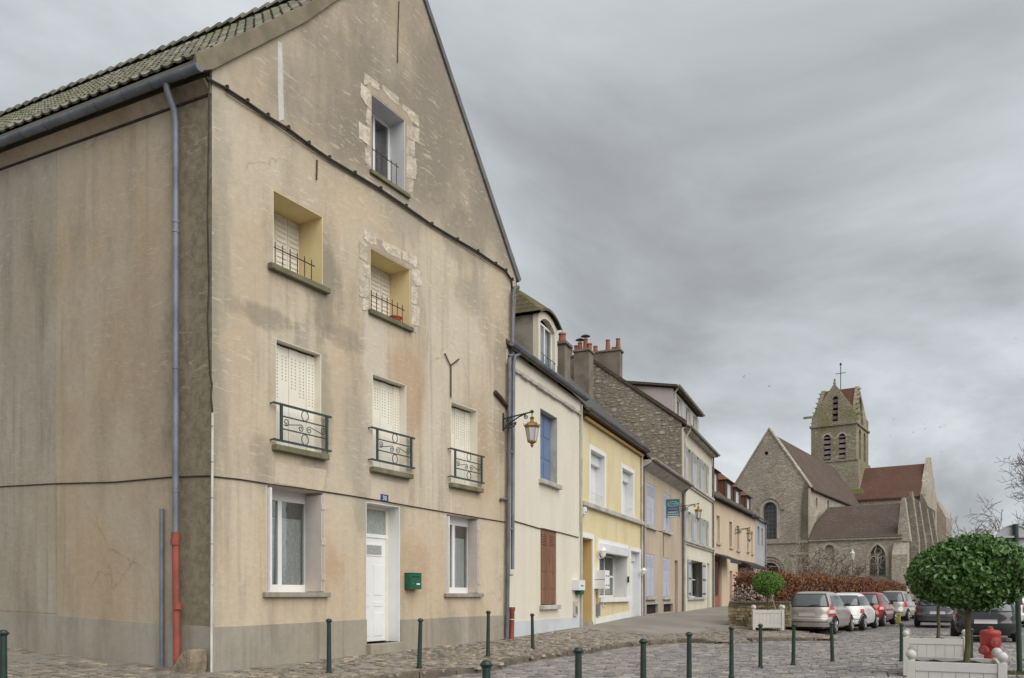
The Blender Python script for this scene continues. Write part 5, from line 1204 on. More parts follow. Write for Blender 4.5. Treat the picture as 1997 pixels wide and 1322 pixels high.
# ------------------------------------------------------------------ church
m['chst'] = stone_wall('church_rubble', (.57, .495, .40), (.33, .285, .228), (.42, .365, .295), 2.6, (.23, .205, .155), .9, 2.2, .4)
m['chash'] = stone_wall('church_ashlar', (.57, .51, .42), (.38, .335, .27), (.34, .30, .24), 2.2, (.22, .205, .15), .7, 1.8, .4)
m['tower'] = stone_wall('mossy_tower_stone', (.44, .395, .29), (.25, .225, .16), (.27, .24, .175), 2.2, (.20, .195, .075), .9, 1.8, .62)
m['moss'] = simple('mossy_stone', (.20, .205, .06), (.15, .15, .07), 1.2, .95, .5, 12)
m['chroof'] = tile_roof('church_brown_tiles', (.125, .095, .080), (.17, .128, .106), 6, 5, .7)
m['chred'] = tile_roof('church_red_tiles', (.14, .078, .060), (.185, .104, .08), 6, 5, .7)
m['dress'] = simple('pale_dressed_stone', (.47, .43, .345), (.36, .325, .255), 1.5, .95, .3, 20)
m['louvre'] = simple('grey_pink_louvre', (.30, .265, .25), (.22, .195, .18), 2, .9, .1)
n = NB('leaded_glass'); br = n.N.new('ShaderNodeTexBrick'); br.offset = 0; br.inputs['Scale'].default_value = 1; br.inputs['Brick Width'].default_value = .36; br.inputs['Row Height'].default_value = .42; br.inputs['Mortar Size'].default_value = .03
sp = n.N.new('ShaderNodeSeparateXYZ'); n.L.new(n.tc.outputs['Object'], sp.inputs[0]); cb = n.N.new('ShaderNodeCombineXYZ'); n.L.new(sp.outputs[0], cb.inputs[0]); n.L.new(sp.outputs[2], cb.inputs[1]); n.L.new(cb.outputs[0], br.inputs['Vector'])
br.inputs['Color1'].default_value = (.075, .078, .082, 1); br.inputs['Color2'].default_value = (.11, .10, .085, 1); br.inputs['Mortar'].default_value = (.02, .02, .02, 1)
m['leaded'] = n.out(br.outputs[0], .3, 0, .5)
CU = Vector((1600, -1082)).normalized(); Dc = 82.; CO = Vector(((1499.5 - CX) / F * Dc, Dc))
CF = Frame(CO, CU, 0.)
CHU = CF.root('church'); tag(CHU, 'old stone church with saddleback gabled tower, brown and red tiled roofs', 'church')
ha = CF.x(1576); zE = CF.z(1576, 949.4); zA = CF.z(1499.5, 837.7)
def arch_hole(x0, x1, z0, z1, n=10):
    r = (x1 - x0) / 2; c = (x0 + x1) / 2
    return [(x0, z0), (x1, z0)] + [(c + r * math.cos(w), z1 - r + r * math.sin(w)) for w in [math.pi * k / n for k in range(n + 1)]]
def lancet(x0, x1, z0, z1, n=8):
    w = x1 - x0; zs = z1 - w * .8660; out = [(x0, z0), (x1, z0)]
    out += [(x0 + w * math.cos(a), zs + w * math.sin(a)) for a in [math.pi / 3 * k / n for k in range(n + 1)]]
    out += [(x1 - w * math.cos(a), zs + w * math.sin(a)) for a in [math.pi / 3 * (n - k) / n for k in range(1, n + 1)]]
    return out
wx0, wx1 = CF.x(1487.2), CF.x(1514.5); wz0, wz1 = CF.z(1500, 1051), CF.z(1500, 979)
ocx, ocz = CF.px(1494, 883.6); orr = .2
wh = arch_hole(wx0, wx1, wz0, wz1); oh = [(ocx + orr * math.cos(2 * math.pi * k / 12), ocz + orr * math.sin(2 * math.pi * k / 12)) for k in range(12)]
px0, px1 = CF.x(1484), CF.x(1519); pz1 = CF.z(1500, 1097)
ph = arch_hole(px0, px1, 0, pz1)
MB().slab([(-ha, -.3), (ha, -.3), (ha, zE + .2), (0, zA), (-ha, zE + .2)], [wh, oh, ph], 0, .8).build('west_wall', m['chst'], CHU)
MB().box(wx0 - .1, wx1 + .1, .45, .5, wz0 - .1, wz1 + .1).build('west_window', m['leaded'], CHU)
MB().box(ocx - .3, ocx + .3, .5, .55, ocz - .3, ocz + .3).build('oculus', m['dark'], CHU)
MB().box(px0, px1, .70, .75, -.2, pz1).build('west_door', m['brownwood'], CHU)
def archband(x0, x1, zs, w, y0, y1, name, mat, n=12, par=CHU, legs=0.):
    c = (x0 + x1) / 2; r = (x1 - x0) / 2
    a = [(c + (r + w) * math.cos(t), zs + (r + w) * math.sin(t)) for t in [math.pi * k / n for k in range(n + 1)]]
    b = [(c + r * math.cos(t), zs + r * math.sin(t)) for t in [math.pi * (n - k) / n for k in range(n + 1)]]
    if legs: a = [(c + r + w, zs - legs)] + a + [(c - r - w, zs - legs)]; b = [(c - r, zs - legs)] + b + [(c + r, zs - legs)]
    return MB().slab(a + b, (), y0, y1).build(name, mat, par)
rw = (wx1 - wx0) / 2
archband(wx0, wx1, wz1 - rw, .32, -.03, .02, 'window_arch', m['dress'], legs=wz1 - rw - wz0)
archband(wx0 - .34, wx1 + .34, wz1 - rw, .14, -.16, .02, 'hood_mould', m['chst'])
MB().box(wx1 + .36, wx1 + .85, -.16, .02, wz1 - rw - .14, wz1 - rw).build('hood_mould', m['chst'], CHU)
pr = (px1 - px0) / 2
for k in range(3): archband(px0 - .28 * k - .004 * k, px1 + .28 * k + .004 * k, pz1 - pr, .2, -.06 - .07 * k, .02, 'portal_arch', m['chst'], legs=3.)
for py_ in (1057, 1080): z_ = CF.z(1540, py_); MB().box(px1 + 1.2 if py_ > 1070 else -ha, ha, -.14, 0, z_ - .12, z_ + .12).build('string_course', m['chst'], CHU)
MB().slab([(ha - .95, 0), (ha, 0), (ha, zE + .1), (ha - .25, zE + .5), (ha - .55, zE - .6)], (), -.10, .0).build('corner_pilaster', stone_wall('dark_stained_stone', (.20, .18, .135), (.27, .24, .18), (.17, .155, .12), 3.4, (.10, .09, .06), .8, 2.2), CHU)
for sx in (-1, 1): MB().slab([(sx * (ha + .15), zE), (0, zA), (0, zA + .22), (sx * (ha + .15), zE + .22)] if sx > 0 else [(0, zA), (sx * (ha + .15), zE), (sx * (ha + .15), zE + .22), (0, zA + .22)], (), -.12, .9).build('coping', m['chash'], CHU)
NL = 27.2
for sx in (-1, 1):
    xx = ha - .7 if sx > 0 else -ha
    hs = [arch_hole(CF.depth(ha, p), CF.depth(ha, p) + .7, CF.zd(ha, p, b)[1], CF.zd(ha, p, t)[1]) for p, t, b in ((1590.5, 969, 990), (1613, 975, 992))] if sx > 0 else []
    MB().slab([(.802, 0), (NL, 0), (NL, zE), (.802, zE)], hs, 0, .7, lambda y, x, z, xx=xx: (xx + x, y, z)).build('nave_wall', m['chash'] if sx > 0 else m['chst'], CHU)
MB().box(ha - .5, ha - .45, 1, NL, zE - 3.2, zE - .3).build('clerestory_glass', m['dark'], CHU)
gr = MB()
for sx in (-1, 1):
    e = ha + .3
    gr.hexa([(sx * e, .9, zE - .25), (0, .9, zA - .45), (0, NL, zA - .45), (sx * e, NL, zE - .25), (sx * e, .9, zE - .1), (0, .9, zA - .25), (0, NL, zA - .25), (sx * e, NL, zE - .1)])
gr.build('nave_roof', m['chroof'], CHU)
# wing with traceried window
xw1 = CF.x(1760); zW = CF.z(1575, 1052)
gx0, gx1 = CF.x(1694.8), CF.x(1726.8); gz0, gz1 = CF.z(1710, 1123.4), CF.z(1710, 1062)
bx0, bx1 = CF.x(1608), CF.x(1626.7); bz0, bz1 = CF.z(1617, 1097.8), CF.z(1617, 1062.5)
MB().slab([(ha + .002, -.3), (xw1, -.3), (xw1, zW), (ha + .002, zW)], [lancet(gx0, gx1, gz0, gz1), arch_hole(bx0, bx1, bz0, bz1)], 0, .7).build('wing_wall', m['chst'], CHU)
MB().box(bx0 - .1, bx1 + .1, .28, .4, bz0 - .1, bz1 + .1).build('blocked_window', m['chst'], CHU)
archband(bx0, bx1, bz1 - (bx1 - bx0) / 2, .28, -.03, .02, 'window_arch', m['dress'])
gl = MB().box(gx0 - .1, gx1 + .1, .40, .44, gz0 - .1, gz1 + .1).build('gothic_window', m['leaded'], CHU)
gw = gx1 - gx0; lo_ = lancet(gx0 - .28, gx1 + .28, gz0, gz1 + .26); MB().slab(lo_, [[(x, z + (.001 if k < 2 else 0)) for k, (x, z) in enumerate(lancet(gx0, gx1, gz0 + .02, gz1))]], -.05, .02).build('window_arch', m['dress'], CHU)
gc = (gx0 + gx1) / 2; zsp = gz1 - gw * .866
MB().box(gc - .06, gc + .06, .28, .40, gz0, zsp + .1).build('mullion', m['dress'], gl)
for s_ in (-1, 1):
    cxx = gc + s_ * gw * .25; MB().tube([(cxx + gw * .25 * math.cos(t), .34, zsp - .25 + gw * .30 * math.sin(t)) for t in [math.pi * k / 10 for k in range(11)]], .055, 5).build('tracery', m['dress'], gl)
MB().tube([(gc + gw * .22 * math.cos(t), .34, zsp + gw * .40 + gw * .22 * math.sin(t)) for t in [2 * math.pi * k / 16 for k in range(17)]], .055, 5, False).build('tracery', m['dress'], gl)
yR_ = 4.5; zR_ = CF.z(1755, 981, yR_); xl_ = CF.x(1614.6, yR_)
wr_ = MB(); V_ = [(ha + .05, -.25, zW - .02), (xw1 - .1, -.25, zW - .02), (xw1 - .1, yR_, zR_), (xl_, yR_, zR_), (ha + .05, 2.2, zW + 1.7), (xw1 - .1, 9.2, zW), (ha + .05, 9.2, zW)]
wr_.v = V_; wr_.f = [(0, 1, 2, 3), (0, 3, 4), (2, 5, 6, 3), (3, 6, 4), (1, 5, 2)]; wr_.build('wing_roof', m['chroof'], CHU, fix=False)
MB().box(ha + .05, xw1, -.22, 0, zW - .2, zW - .04).build('wing_cornice', m['chst'], CHU)
# plinth course
MB().box(ha, xw1 + .9, -.12, 0, -.3, CF.z(1765, 1136)).build('wing_plinth', m['chash'], CHU, bevel=.04)
# corner buttress and wedge buttresses along the flank
m['buttress'] = stone_wall('grey_buttress_stone', (.40, .355, .29), (.27, .24, .195), (.24, .21, .17), 2.2, (.17, .16, .115), .7, 1.8, .4)
def wedge(x0, out, y0, y1, zb, zs, zt_, name='buttress'):
    MB().hexa([(x0 - .1, y0, zb), (x0 + out, y0, zb), (x0 + out, y1, zb), (x0 - .1, y1, zb), (x0 - .1, y0, zs), (x0 + out, y0, zs), (x0 + out, y1, zs), (x0 - .1, y1, zs)]).build(name, m['buttress'], CHU)
    MB().hexa([(x0 - .1, y0 + .002, zs), (x0 + out, y0 + .002, zs), (x0 + out, y1 - .002, zs), (x0 - .1, y1 - .002, zs), (x0 - .1, y0 + .002, zt_), (x0 + .12, y0 + .002, zt_), (x0 + .12, y1 - .002, zt_), (x0 - .1, y1 - .002, zt_)]).build('buttress_cap', m['buttress'], CHU)
zB1 = CF.z(1765, 970)
MB().hexa([(xw1 - .75, -1.1, -.3), (xw1 + .55, -1.1, -.3), (xw1 + .55, 0, -.3), (xw1 - .75, 0, -.3), (xw1 - .75, -1.1, CF.z(1765, 1082)), (xw1 + .55, -1.1, CF.z(1765, 1082)), (xw1 + .55, 0, CF.z(1765, 1058)), (xw1 - .75, 0, CF.z(1765, 1058))]).build('buttress', m['chash'], CHU)
MB().hexa([(xw1 - .5, -.02, zW - .5), (xw1 + .65, -.02, zW - .5), (xw1 + .65, 1.0, zW - .5), (xw1 - .5, 1.0, zW - .5), (xw1 - .15, .1, zB1), (xw1 + .15, .1, zB1), (xw1 + .15, .9, zB1), (xw1 - .15, .9, zB1)]).build('buttress', m['chash'], CHU)
MB().slab([(.702, -.3), (22.5, -.3), (22.5, zW + 4.2), (4.5, zW + 4.2), (.702, zW + .4)], (), 0, .6, lambda y, x, z: (xw1 - .6 + x, y, z)).build('flank_wall', stone_wall('shaded_flank_stone', (.20, .175, .135), (.12, .105, .08), (.10, .09, .07), 2.6, None, .9, 2.), CHU)  # shade between the buttresses is put into this wall's darker colour
for yy, zt_ in ((4.4, 4.6), (9.0, 4.0), (14.5, 3.8), (19.0, 3.8)): wedge(xw1, .72, yy, yy + 1.0, -.3, zW - .2, zW + zt_)
# transept
yT = NL + 3.75; hT = 5.6; xT1 = CF.x(1815, yT); zTr = CF.z(1815, 903, yT); zTe = CF.z(1799, 967, yT - hT)
tr_ = MB()
for s_ in (-1, 1):
    tr_.hexa([(2.0, yT + s_ * (hT + .25), zTe - .2), (xT1 - .5, yT + s_ * (hT + .25), zTe - .2), (xT1 - .5, yT, zTr - .2), (2.0, yT, zTr - .2), (2.0, yT + s_ * (hT + .25), zTe), (xT1 - .5, yT + s_ * (hT + .25), zTe), (xT1 - .5, yT, zTr), (2.0, yT, zTr)])
tr_.build('transept_roof', m['chred'], CHU)
MB().slab([(2., 0), (xT1, 0), (xT1, zTe - .1), (2., zTe - .1)], (), yT - hT, yT - hT + .6).build('transept_wall', m['chash'], CHU)
MB().slab([(yT - hT + .602, 0), (yT + hT, 0), (yT + hT, zTe + .3), (yT, zTr + .7), (yT - hT + .602, zTe + .3)], (), 0, .6, lambda y, x, z: (xT1 - .598 + x, y, z)).build('transept_gable', m['chash'], CHU)
wedge(xT1 - .3, 1.3, yT - hT - .6, yT - hT + .9, 0, zTe - 2.6, zTe + .2)
MB().slab([CF.px(a, b, yT + hT + .1) for a, b in ((1806, 950), (1827, 978), (1845, 1010), (1845, 1150), (1806, 1150))], (), yT + hT + .1, yT + hT + 6).build('choir_aisle', m['chst'], CHU)
# tower
bt = 2.75; y0t, y1t = NL, NL + 7.6
z1s, z2s, zv, zap = 18.5, 23.1, 24.5, 28.5
wz = lambda p, q: CF.px(p, q, y0t)
lh = []
for (a, b, t, bo) in ((1605.4, 1619.5, 847.8, 899), (1635, 1648.5, 845.5, 896.6)): lh.append((wz(a, t)[0], wz(b, t)[0], wz(a, bo)[1], wz((a + b) / 2, t)[1]))
TW = MB().slab([(-bt, z1s), (bt, z1s), (bt, z2s), (-bt, z2s)], [arch_hole(*q) for q in lh], y0t, y0t + .7).build('tower_stage', m['tower'], CHU)
MB().slab([(y0t + .702, z1s), (y1t, z1s), (y1t, z2s), (y0t + .702, z2s)], [arch_hole(y0t + 1.6, y0t + 2.9, z1s + .3, z2s - .5), arch_hole(y0t + 4.5, y0t + 5.8, z1s + .3, z2s - .5)], 0, .7, lambda y, x, z: (bt - .7 + x, y, z)).build('tower_side', m['tower'], TW)
MB().slab([(y0t + .702, z1s), (y1t, z1s), (y1t, z2s), (y0t + .702, z2s)], (), 0, .7, lambda y, x, z: (-bt + x, y, z)).build('tower_side', m['tower'], TW)
MB().box(-bt + .71, bt - .71, y0t + 1.6, y1t - .3, z1s, z2s).build('dark_room', m['dark'], TW)
MB().box(bt - .55, bt - .45, y0t + .8, y1t - .1, z1s, z2s).build('blind_back', m['tower'], TW)
ab = (lh[0][0] + lh[0][1]) / 2
for q in lh:
    archband(q[0], q[1], q[3] - (q[1] - q[0]) / 2, .22, y0t - .04, y0t + .02, 'belfry_arch', m['dress'], par=TW)
    MB().box(q[0], q[1], y0t + .5, y0t + .55, q[2], q[3]).build('belfry_opening', m['dark'], TW)
    nlv = 5; st = (q[3] - q[2]) / nlv
    for k in range(nlv - 0):
        zc2 = q[2] + st * k + st * .30; hgt = st * .62 if k < nlv - 1 else st * .3
        MB().hexa([(q[0] + .02, y0t + .12, zc2), (q[1] - .02, y0t + .12, zc2), (q[1] - .02, y0t + .35, zc2 + .1), (q[0] + .02, y0t + .35, zc2 + .1), (q[0] + .02, y0t + .12, zc2 + hgt), (q[1] - .02, y0t + .12, zc2 + hgt), (q[1] - .02, y0t + .40, zc2 + hgt), (q[0] + .02, y0t + .40, zc2 + hgt)]).build('louvre_board', m['louvre'], TW)
for z_, e in ((z1s, .22), (z2s, .18)): MB().box(-bt - e, bt + e, y0t - e, y1t + e, z_ - .18, z_ + .10).build('string_course', m['tower'], TW, bevel=.04)
# gabled crown of the tower: four steep gables, walls leaning slightly in
bi = bt * .86
uh = (wz(1621.7, 772)[0], wz(1633.5, 772)[0], wz(1627, 825)[1] + .25, wz(1627, 772)[1])
def lean(x, y, z, y0=y0t): 
    f = max(0, (z - z2s) / (zap - z2s)); return (x * (1 - .14 * f), y + .55 * f, z)
CR = MB().slab([(-bt, z2s + .1), (bt, z2s + .1), (bt, zv), (0, zap), (-bt, zv)], [arch_hole(*uh)], y0t, y0t + .6, lean).build('tower_gable', m['tower'], CHU)
ml = lambda y, x, z: ((bt - .6 + x) * (1 - .14 * max(0, (z - z2s) / (zap - z2s))), y, z)
ml2 = lambda y, x, z: ((-bt + x) * (1 - .14 * max(0, (z - z2s) / (zap - z2s))), y, z)
ym = (y0t + y1t) / 2
for M_ in (ml, ml2): MB().slab([(y0t + .602, z2s + .1), (y1t - .6, z2s + .1), (y1t - .5, zv), (ym, zap), (y0t + .62, zv)], [arch_hole(ym - .8, ym + .8, z2s + .3, zap - 1.4)] if M_ is ml else (), 0, .6, M_).build('tower_gable', m['tower'], CHU)
MB().slab([(-bt, z2s + .1), (bt, z2s + .1), (bt, zv), (0, zap), (-bt, zv)], (), y1t - .598, y1t).build('tower_gable', m['tower'], CHU)
archband(uh[0], uh[1], uh[3] - (uh[1] - uh[0]) / 2, .25, y0t + .30, y0t + .5, 'belfry_arch', m['tower'], par=CR, legs=1.5)
MB().box(uh[0] - .1, uh[1] + .1, y0t + 1.05, y0t + 1.1, uh[2], uh[3]).build('belfry_opening', m['dark'], CR)
for k in range(4):
    zc2 = uh[2] + .35 + (uh[3] - uh[2]) / 4.4 * k
    MB().box(uh[0] + .01, uh[1] - .01, y0t + .62, y0t + .9, zc2, zc2 + .42).build('louvre_board', m['louvre'], CR)
rf = MB(); zi = zap - .12
bi = bt * .84
rf.v = [(-bi, y0t + .7, zv - .2), (bi, y0t + .7, zv - .2), (bi, y1t - .6, zv - .2), (-bi, y1t - .6, zv - .2), (0, y0t + .8, zi), (0, y1t - .6, zi), (-bi, ym, zi), (bi, ym, zi), (0, ym, zi)]
rf.f = [(1, 4, 8, 7), (0, 6, 8, 4), (2, 7, 8, 5), (3, 5, 8, 6)]
def q3(a, b, c): rf.f.append((a, b, c))
rf.f = []
for cidx, g1, g2 in ((0, 4, 6), (1, 4, 7), (2, 5, 7), (3, 5, 6)): rf.f += [(cidx, g1, 8), (cidx, 8, g2)]
rf.build('tower_roof', m['chred'] if 0 else tile_roof('tower_tiles', (.145, .075, .055), (.18, .095, .07), 6, 5, .6), CHU)
for (fx, fy) in ((-1, 0), (1, 0)):
    for k in range(7):       # crockets up the gable edges
        t = (k + .4) / 7; zz = zv - 1.2 + (zap - zv + 1.1) * t; fac = 1 - .14 * max(0, (zz - z2s) / (zap - z2s))
        yy = ym - (ym - y0t - .6) * max(0, 1 - max(0, zz - zv) / (zap - zv))
        MB().hexa([(fx * bt * fac - .12, yy - .15, zz), (fx * bt * fac + .12, yy - .15, zz), (fx * bt * fac + .12, yy + .15, zz), (fx * bt * fac - .12, yy + .15, zz)] + [(fx * (bt * fac + .20) + s_ * .08, yy + t_, zz + .14) for s_, t_ in ((-1, -.1), (1, -.1), (1, .1), (-1, .1))]).build('crocket', m['tower'], CHU)
MB().lathe([(.16, zap - .2), (.18, zap + .1), (.09, zap + .3), (.15, zap + .45), (.05, zap + .65)], 0, y0t + .75, 8).build('finial', m['tower'], CHU)
MB().box(-bt - 1.0, -bt, y0t + .1, y0t + .35, zv - .2, zv + .05).build('gargoyle', m['tower'], CHU); MB().box(bt, bt + .7, y0t + .4, y0t + .65, zv - .4, zv - .15).build('gargoyle', m['tower'], CHU)
cr = MB(); xc_, _ = CF.px(1639, 745, ym); zk = CF.z(1639, 707, ym)
cr.tube([(xc_, ym, zi - .2), (xc_, ym, zk)], .05, 6); cr.tube([(xc_ - .65, ym, zk - 1.4), (xc_ + .65, ym, zk - 1.4)], .04, 6); cr.lathe([(.01, zk - .4), (.16, zk - .3), (.10, zk - .1), (.01, zk)], xc_, ym, 6)
cr.build('weather_cross', m['cable'], CHU)
# mossy foot of the tower
e1 = .25; e2 = 1.0
MB().hexa([(-bt - e2, y0t - .9, 12.), (bt + e2 * .6, y0t - .9, 12.), (bt + e2 * .6, y1t + .3, 12.), (-bt - e2, y1t + .3, 12.), (-bt - e1, y0t - .1, z1s - .15), (bt + e1, y0t - .1, z1s - .15), (bt + e1, y1t + .2, z1s - .15), (-bt - e1, y1t + .2, z1s - .15)]).build('tower_foot', m['tower'], CHU)
MB().hexa([(bt - 2.4, y0t - 1.6, 11.5), (bt + 2.2, y0t - 1.6, 11.5), (bt + 1.6, y0t + 1, 11.5), (bt - 2.4, y0t + 1, 11.5), (bt - .9, y0t - .85, 14.6), (bt + .8, y0t - .85, 14.6), (bt + .8, y0t + .8, 14.6), (bt - .9, y0t + .8, 14.6)]).build('mossy_slope', m['moss'], CHU)
# ------------------------------------------------------------------ hedge, low wall, planters, street furniture
def leafmat(name, c1, c2, c3, rough=.5, spec=.4):
    n = NB(name); i = n.island(); col = n.mix(i, c1, c2); col = n.mix(n.ramp(n.mathn('FRACT', n.mathn('MULTIPLY', i, 5.7)), .75, 1.), col, c3)
    return n.out(col, rough, 0, spec)
m['laurel'] = leafmat('laurel_leaf', (.050, .125, .024), (.105, .205, .050), (.18, .29, .10), .40, .45)
m['boxleaf'] = leafmat('bright_topiary_leaf', (.075, .165, .022), (.12, .23, .04), (.18, .29, .075), .5, .35)
m['beech'] = leafmat('brown_beech_leaf', (.165, .072, .038), (.225, .105, .055), (.29, .17, .105), .75, .15)
m['bark'] = simple('mossy_bark', (.13, .125, .055), (.085, .07, .04), 8, .95, .5, 40)
m['twig'] = simple('grey_brown_twig', (.145, .105, .085), (.10, .075, .06), 4, .95, 0)
m['palebark'] = simple('pale_branch', (.30, .255, .20), (.22, .18, .14), 4, .95, .2)
m['planter'] = simple('cream_planter_paint', (.62, .60, .555), (.55, .53, .49), 1.5, .55, .06, 40)
m['soil'] = simple('dark_soil', (.055, .038, .028), (.035, .024, .018), 8, .95, .9, 20, bdist=.03)
m['wallstone'] = simple('field_stone', (.33, .265, .165), (.17, .14, .075), 3, .95, .7, 14, var=.28, bdist=.03)
m['hydrant'] = simple('hydrant_red', (.40, .046, .036), (.30, .040, .032), 3, .5, .2, 40, spec=.45)
def rnd_dir():
    z = random.uniform(-1, 1); a = random.uniform(0, 2 * math.pi); r = math.sqrt(1 - z * z); return Vector((r * math.cos(a), r * math.sin(a), z))
def leaf_pts(c, out, L, wd, fold=.25):
    up = (Vector((0, 0, 1)) * random.uniform(-.25, .9) + rnd_dir() * .9 + out * .35).normalized()
    nrm = (out + rnd_dir() * .65 + Vector((0, 0, .45))).normalized(); side = up.cross(nrm)
    side = side.normalized() if side.length > 1e-4 else out.orthogonal().normalized(); nn = side.cross(up)
    b = c - up * L * .5; t = c + up * L * .5; k = nn * wd * fold
    u_ = up * L * .22; s1 = side * wd * .5
    return [b, c + s1 * .82 + k - u_, c + s1 * .9 + k + u_ * .9, t, c - s1 * .9 + k + u_ * .9, c - s1 * .82 + k - u_]
LF = [(0, 1, 2, 3), (0, 3, 4, 5)]
def crown(par, c, rx, ry, rz, n, L, wd, mat, sing=0, lump=.08, inner=True):
    pts = []
    ph = [random.uniform(0, 6) for _ in range(6)]
    for _ in range(n):
        d = rnd_dir(); az = math.atan2(d.y, d.x)
        bump = 1 + lump * (math.sin(3 * az + ph[0]) * math.cos(4 * d.z + ph[1]) + .7 * math.sin(7 * az + ph[2] + 5 * d.z)) 
        sq = .10 * (1 - abs(d.z)) ; r = bump * (random.uniform(.78, 1.02) + sq + (random.uniform(0, .12) if random.random() < .12 else 0))
        p = Vector((d.x * rx * r, d.y * ry * r, d.z * rz * r)); pts.append((Vector(c) + p, d))
    big = MB()
    pts.sort(key=lambda q: q[0].y + .4 * q[0].x)
    o = None
    for p, d in pts[sing:]: big.add(leaf_pts(p, d, L * random.uniform(.55, 1.3), wd * random.uniform(.6, 1.2)), LF)
    if inner:
        k = 10; vs = []; 
        mb = MB().lathe([(rx * .80 * math.sin(math.pi * (j + .02) / 8.04), c[2] - rz * .80 * math.cos(math.pi * (j + .02) / 8.04)) for j in range(9)], c[0], c[1], 12); big.add(mb.v, mb.f)
    o = big.build('crown', mat, par, fix=False); o['kind'] = 'stuff'
    for p, d in pts[:sing]:
        MB().add([v - p for v in leaf_pts(p, d, L, wd)], LF).build('leaf', mat, o, fix=False).location = p
    return o
# planters
def planter(x, y, z, yaw, w, d, h, label, nb, ball=.054):
    o = empty('planter', (x, y, z), yaw); tag(o, label, 'planter', 'white planter boxes with ball finials')
    pw = .085
    for sx in (-1, 1):
        for sy in (-1, 1):
            cx, cy = sx * (w / 2 - pw / 2), sy * (d / 2 - pw / 2)
            p = MB().box(cx - pw / 2, cx + pw / 2, cy - pw / 2, cy + pw / 2, 0, h).build('post', m['planter'], o, bevel=.006)
            MB().lathe([(.02, h), (.03, h + .02)] + [(ball * math.sin(math.pi * (k + 1) / 9), h + .015 + ball * (1 - math.cos(math.pi * (k + 1) / 9))) for k in range(8)], cx, cy, 14).build('ball_finial', m['planter'], p, smooth=True)
    for sy in (-1, 1):
        yy = sy * (d / 2 - pw / 2)
        for z0, z1 in ((h - .11, h - .01), (.08, .17)): MB().box(-w / 2 + pw + .001, w / 2 - pw - .001, yy - .03, yy + .03, z0, z1).build('rail', m['planter'], o, bevel=.004)
        bw = (w - 2 * pw) / nb
        for k in range(nb): MB().box(-w / 2 + pw + bw * k + .002, -w / 2 + pw + bw * (k + 1) - .002, yy - .018, yy + .018, .171, h - .111).build('board', m['planter'], o)
    for sx in (-1, 1):
        xx = sx * (w / 2 - pw / 2)
        for z0, z1 in ((h - .11, h - .01), (.08, .17)): MB().box(xx - .03, xx + .03, -d / 2 + pw + .001, d / 2 - pw - .001, z0, z1).build('rail', m['planter'], o, bevel=.004)
        bw = (d - 2 * pw) / nb
        for k in range(nb): MB().box(xx - .018, xx + .018, -d / 2 + pw + bw * k + .002, -d / 2 + pw + bw * (k + 1) - .002, .171, h - .111).build('board', m['planter'], o)
    s = MB(); nx = 8; g = [[(-w / 2 + .07 + (w - .14) * i / nx, -d / 2 + .07 + (d - .14) * j / nx, h - .06 + random.uniform(-.02, .035)) for i in range(nx + 1)] for j in range(nx + 1)]
    s.v = [p for r in g for p in r]; s.f = [(j * (nx + 1) + i, j * (nx + 1) + i + 1, (j + 1) * (nx + 1) + i + 1, (j + 1) * (nx + 1) + i) for j in range(nx) for i in range(nx)]
    s.build('soil', m['soil'], o, smooth=True, fix=False)
    return o
def lollipop(x, y, z, h0, c, r, n, L, wd, mat, label, sing=0, lean=(0, 0), tr=.03):
    o = empty('topiary_tree', (x, y, z)); tag(o, label, 'tree', 'clipped ball trees')
    MB().tube([(0, 0, 0), (lean[0] * .3 + .008, lean[1] * .3, h0 * .35), (lean[0] * .6 - .006, lean[1] * .6, h0 * .7), (lean[0], lean[1], h0 + .15)], [tr * 1.25, tr * 1.05, tr, tr * .9], 8).build('trunk', m['bark'], o, smooth=True)
    crown(o, c, r[0], r[1], r[2], n, L, wd, mat, sing)
    return o
YAW = -R(27)
def cen(px, D): return (px - CX) / F * D
P1 = (cen(1866, 9.25), 9.3); planter(P1[0], P1[1], 0.03, YAW, .96, .88, .66, 'large white planter nearest the camera, dark soil inside', 6)
tx = cen(1884, 9.3); zt1 = .62
lollipop(tx, 9.3, zt1, .72, (.085, 0, 1.05), (.54, .54, .40), 8200, .064, .042, m['laurel'], 'large dark green ball tree in the nearest planter', 300, (.04, 0))
P2 = (cen(1830, 14.2), 14.3); planter(P2[0], P2[1], .03, YAW, 1.0, .9, .66, 'white planter behind the nearest one, with a slim trunk', 6)
lollipop(cen(1829, 14.3), 14.3, .62, .68, (.0, 0, 1.12), (.455, .455, .46), 5200, .064, .042, m['laurel'], 'dark green ball tree behind, half hidden by the nearest tree', 0, (.01, 0), .028)
P3 = (cen(1504, 26.6), 27.0); z3 = gz(*P3)
planter(P3[0], P3[1], z3 + .012, -R(14), .98, .92, .66, 'white planter on the kerb in front of the silver car', 7, .07)
lollipop(cen(1497, 27), 27.0, z3 + .58, .55, (0, 0, .95), (.44, .44, .38), 3800, .06, .040, m['boxleaf'], 'bright green ball tree beside the low stone wall', 0, (0, 0), .03)
tag(MB().tube([(cen(1503, 26.9), 26.95, z3 + .6), (cen(1512, 26.9), 26.8, z3 + .62), ], .012, 5).tube([(cen(1502, 26.8), 26.8, z3 + 1.25), (cen(1513, 26.6), 26.6, z3 + .64)], .016, 5).build('stake', m['palebark'], None), 'pale wooden stake leaning in the planter by the silver car', 'stake')
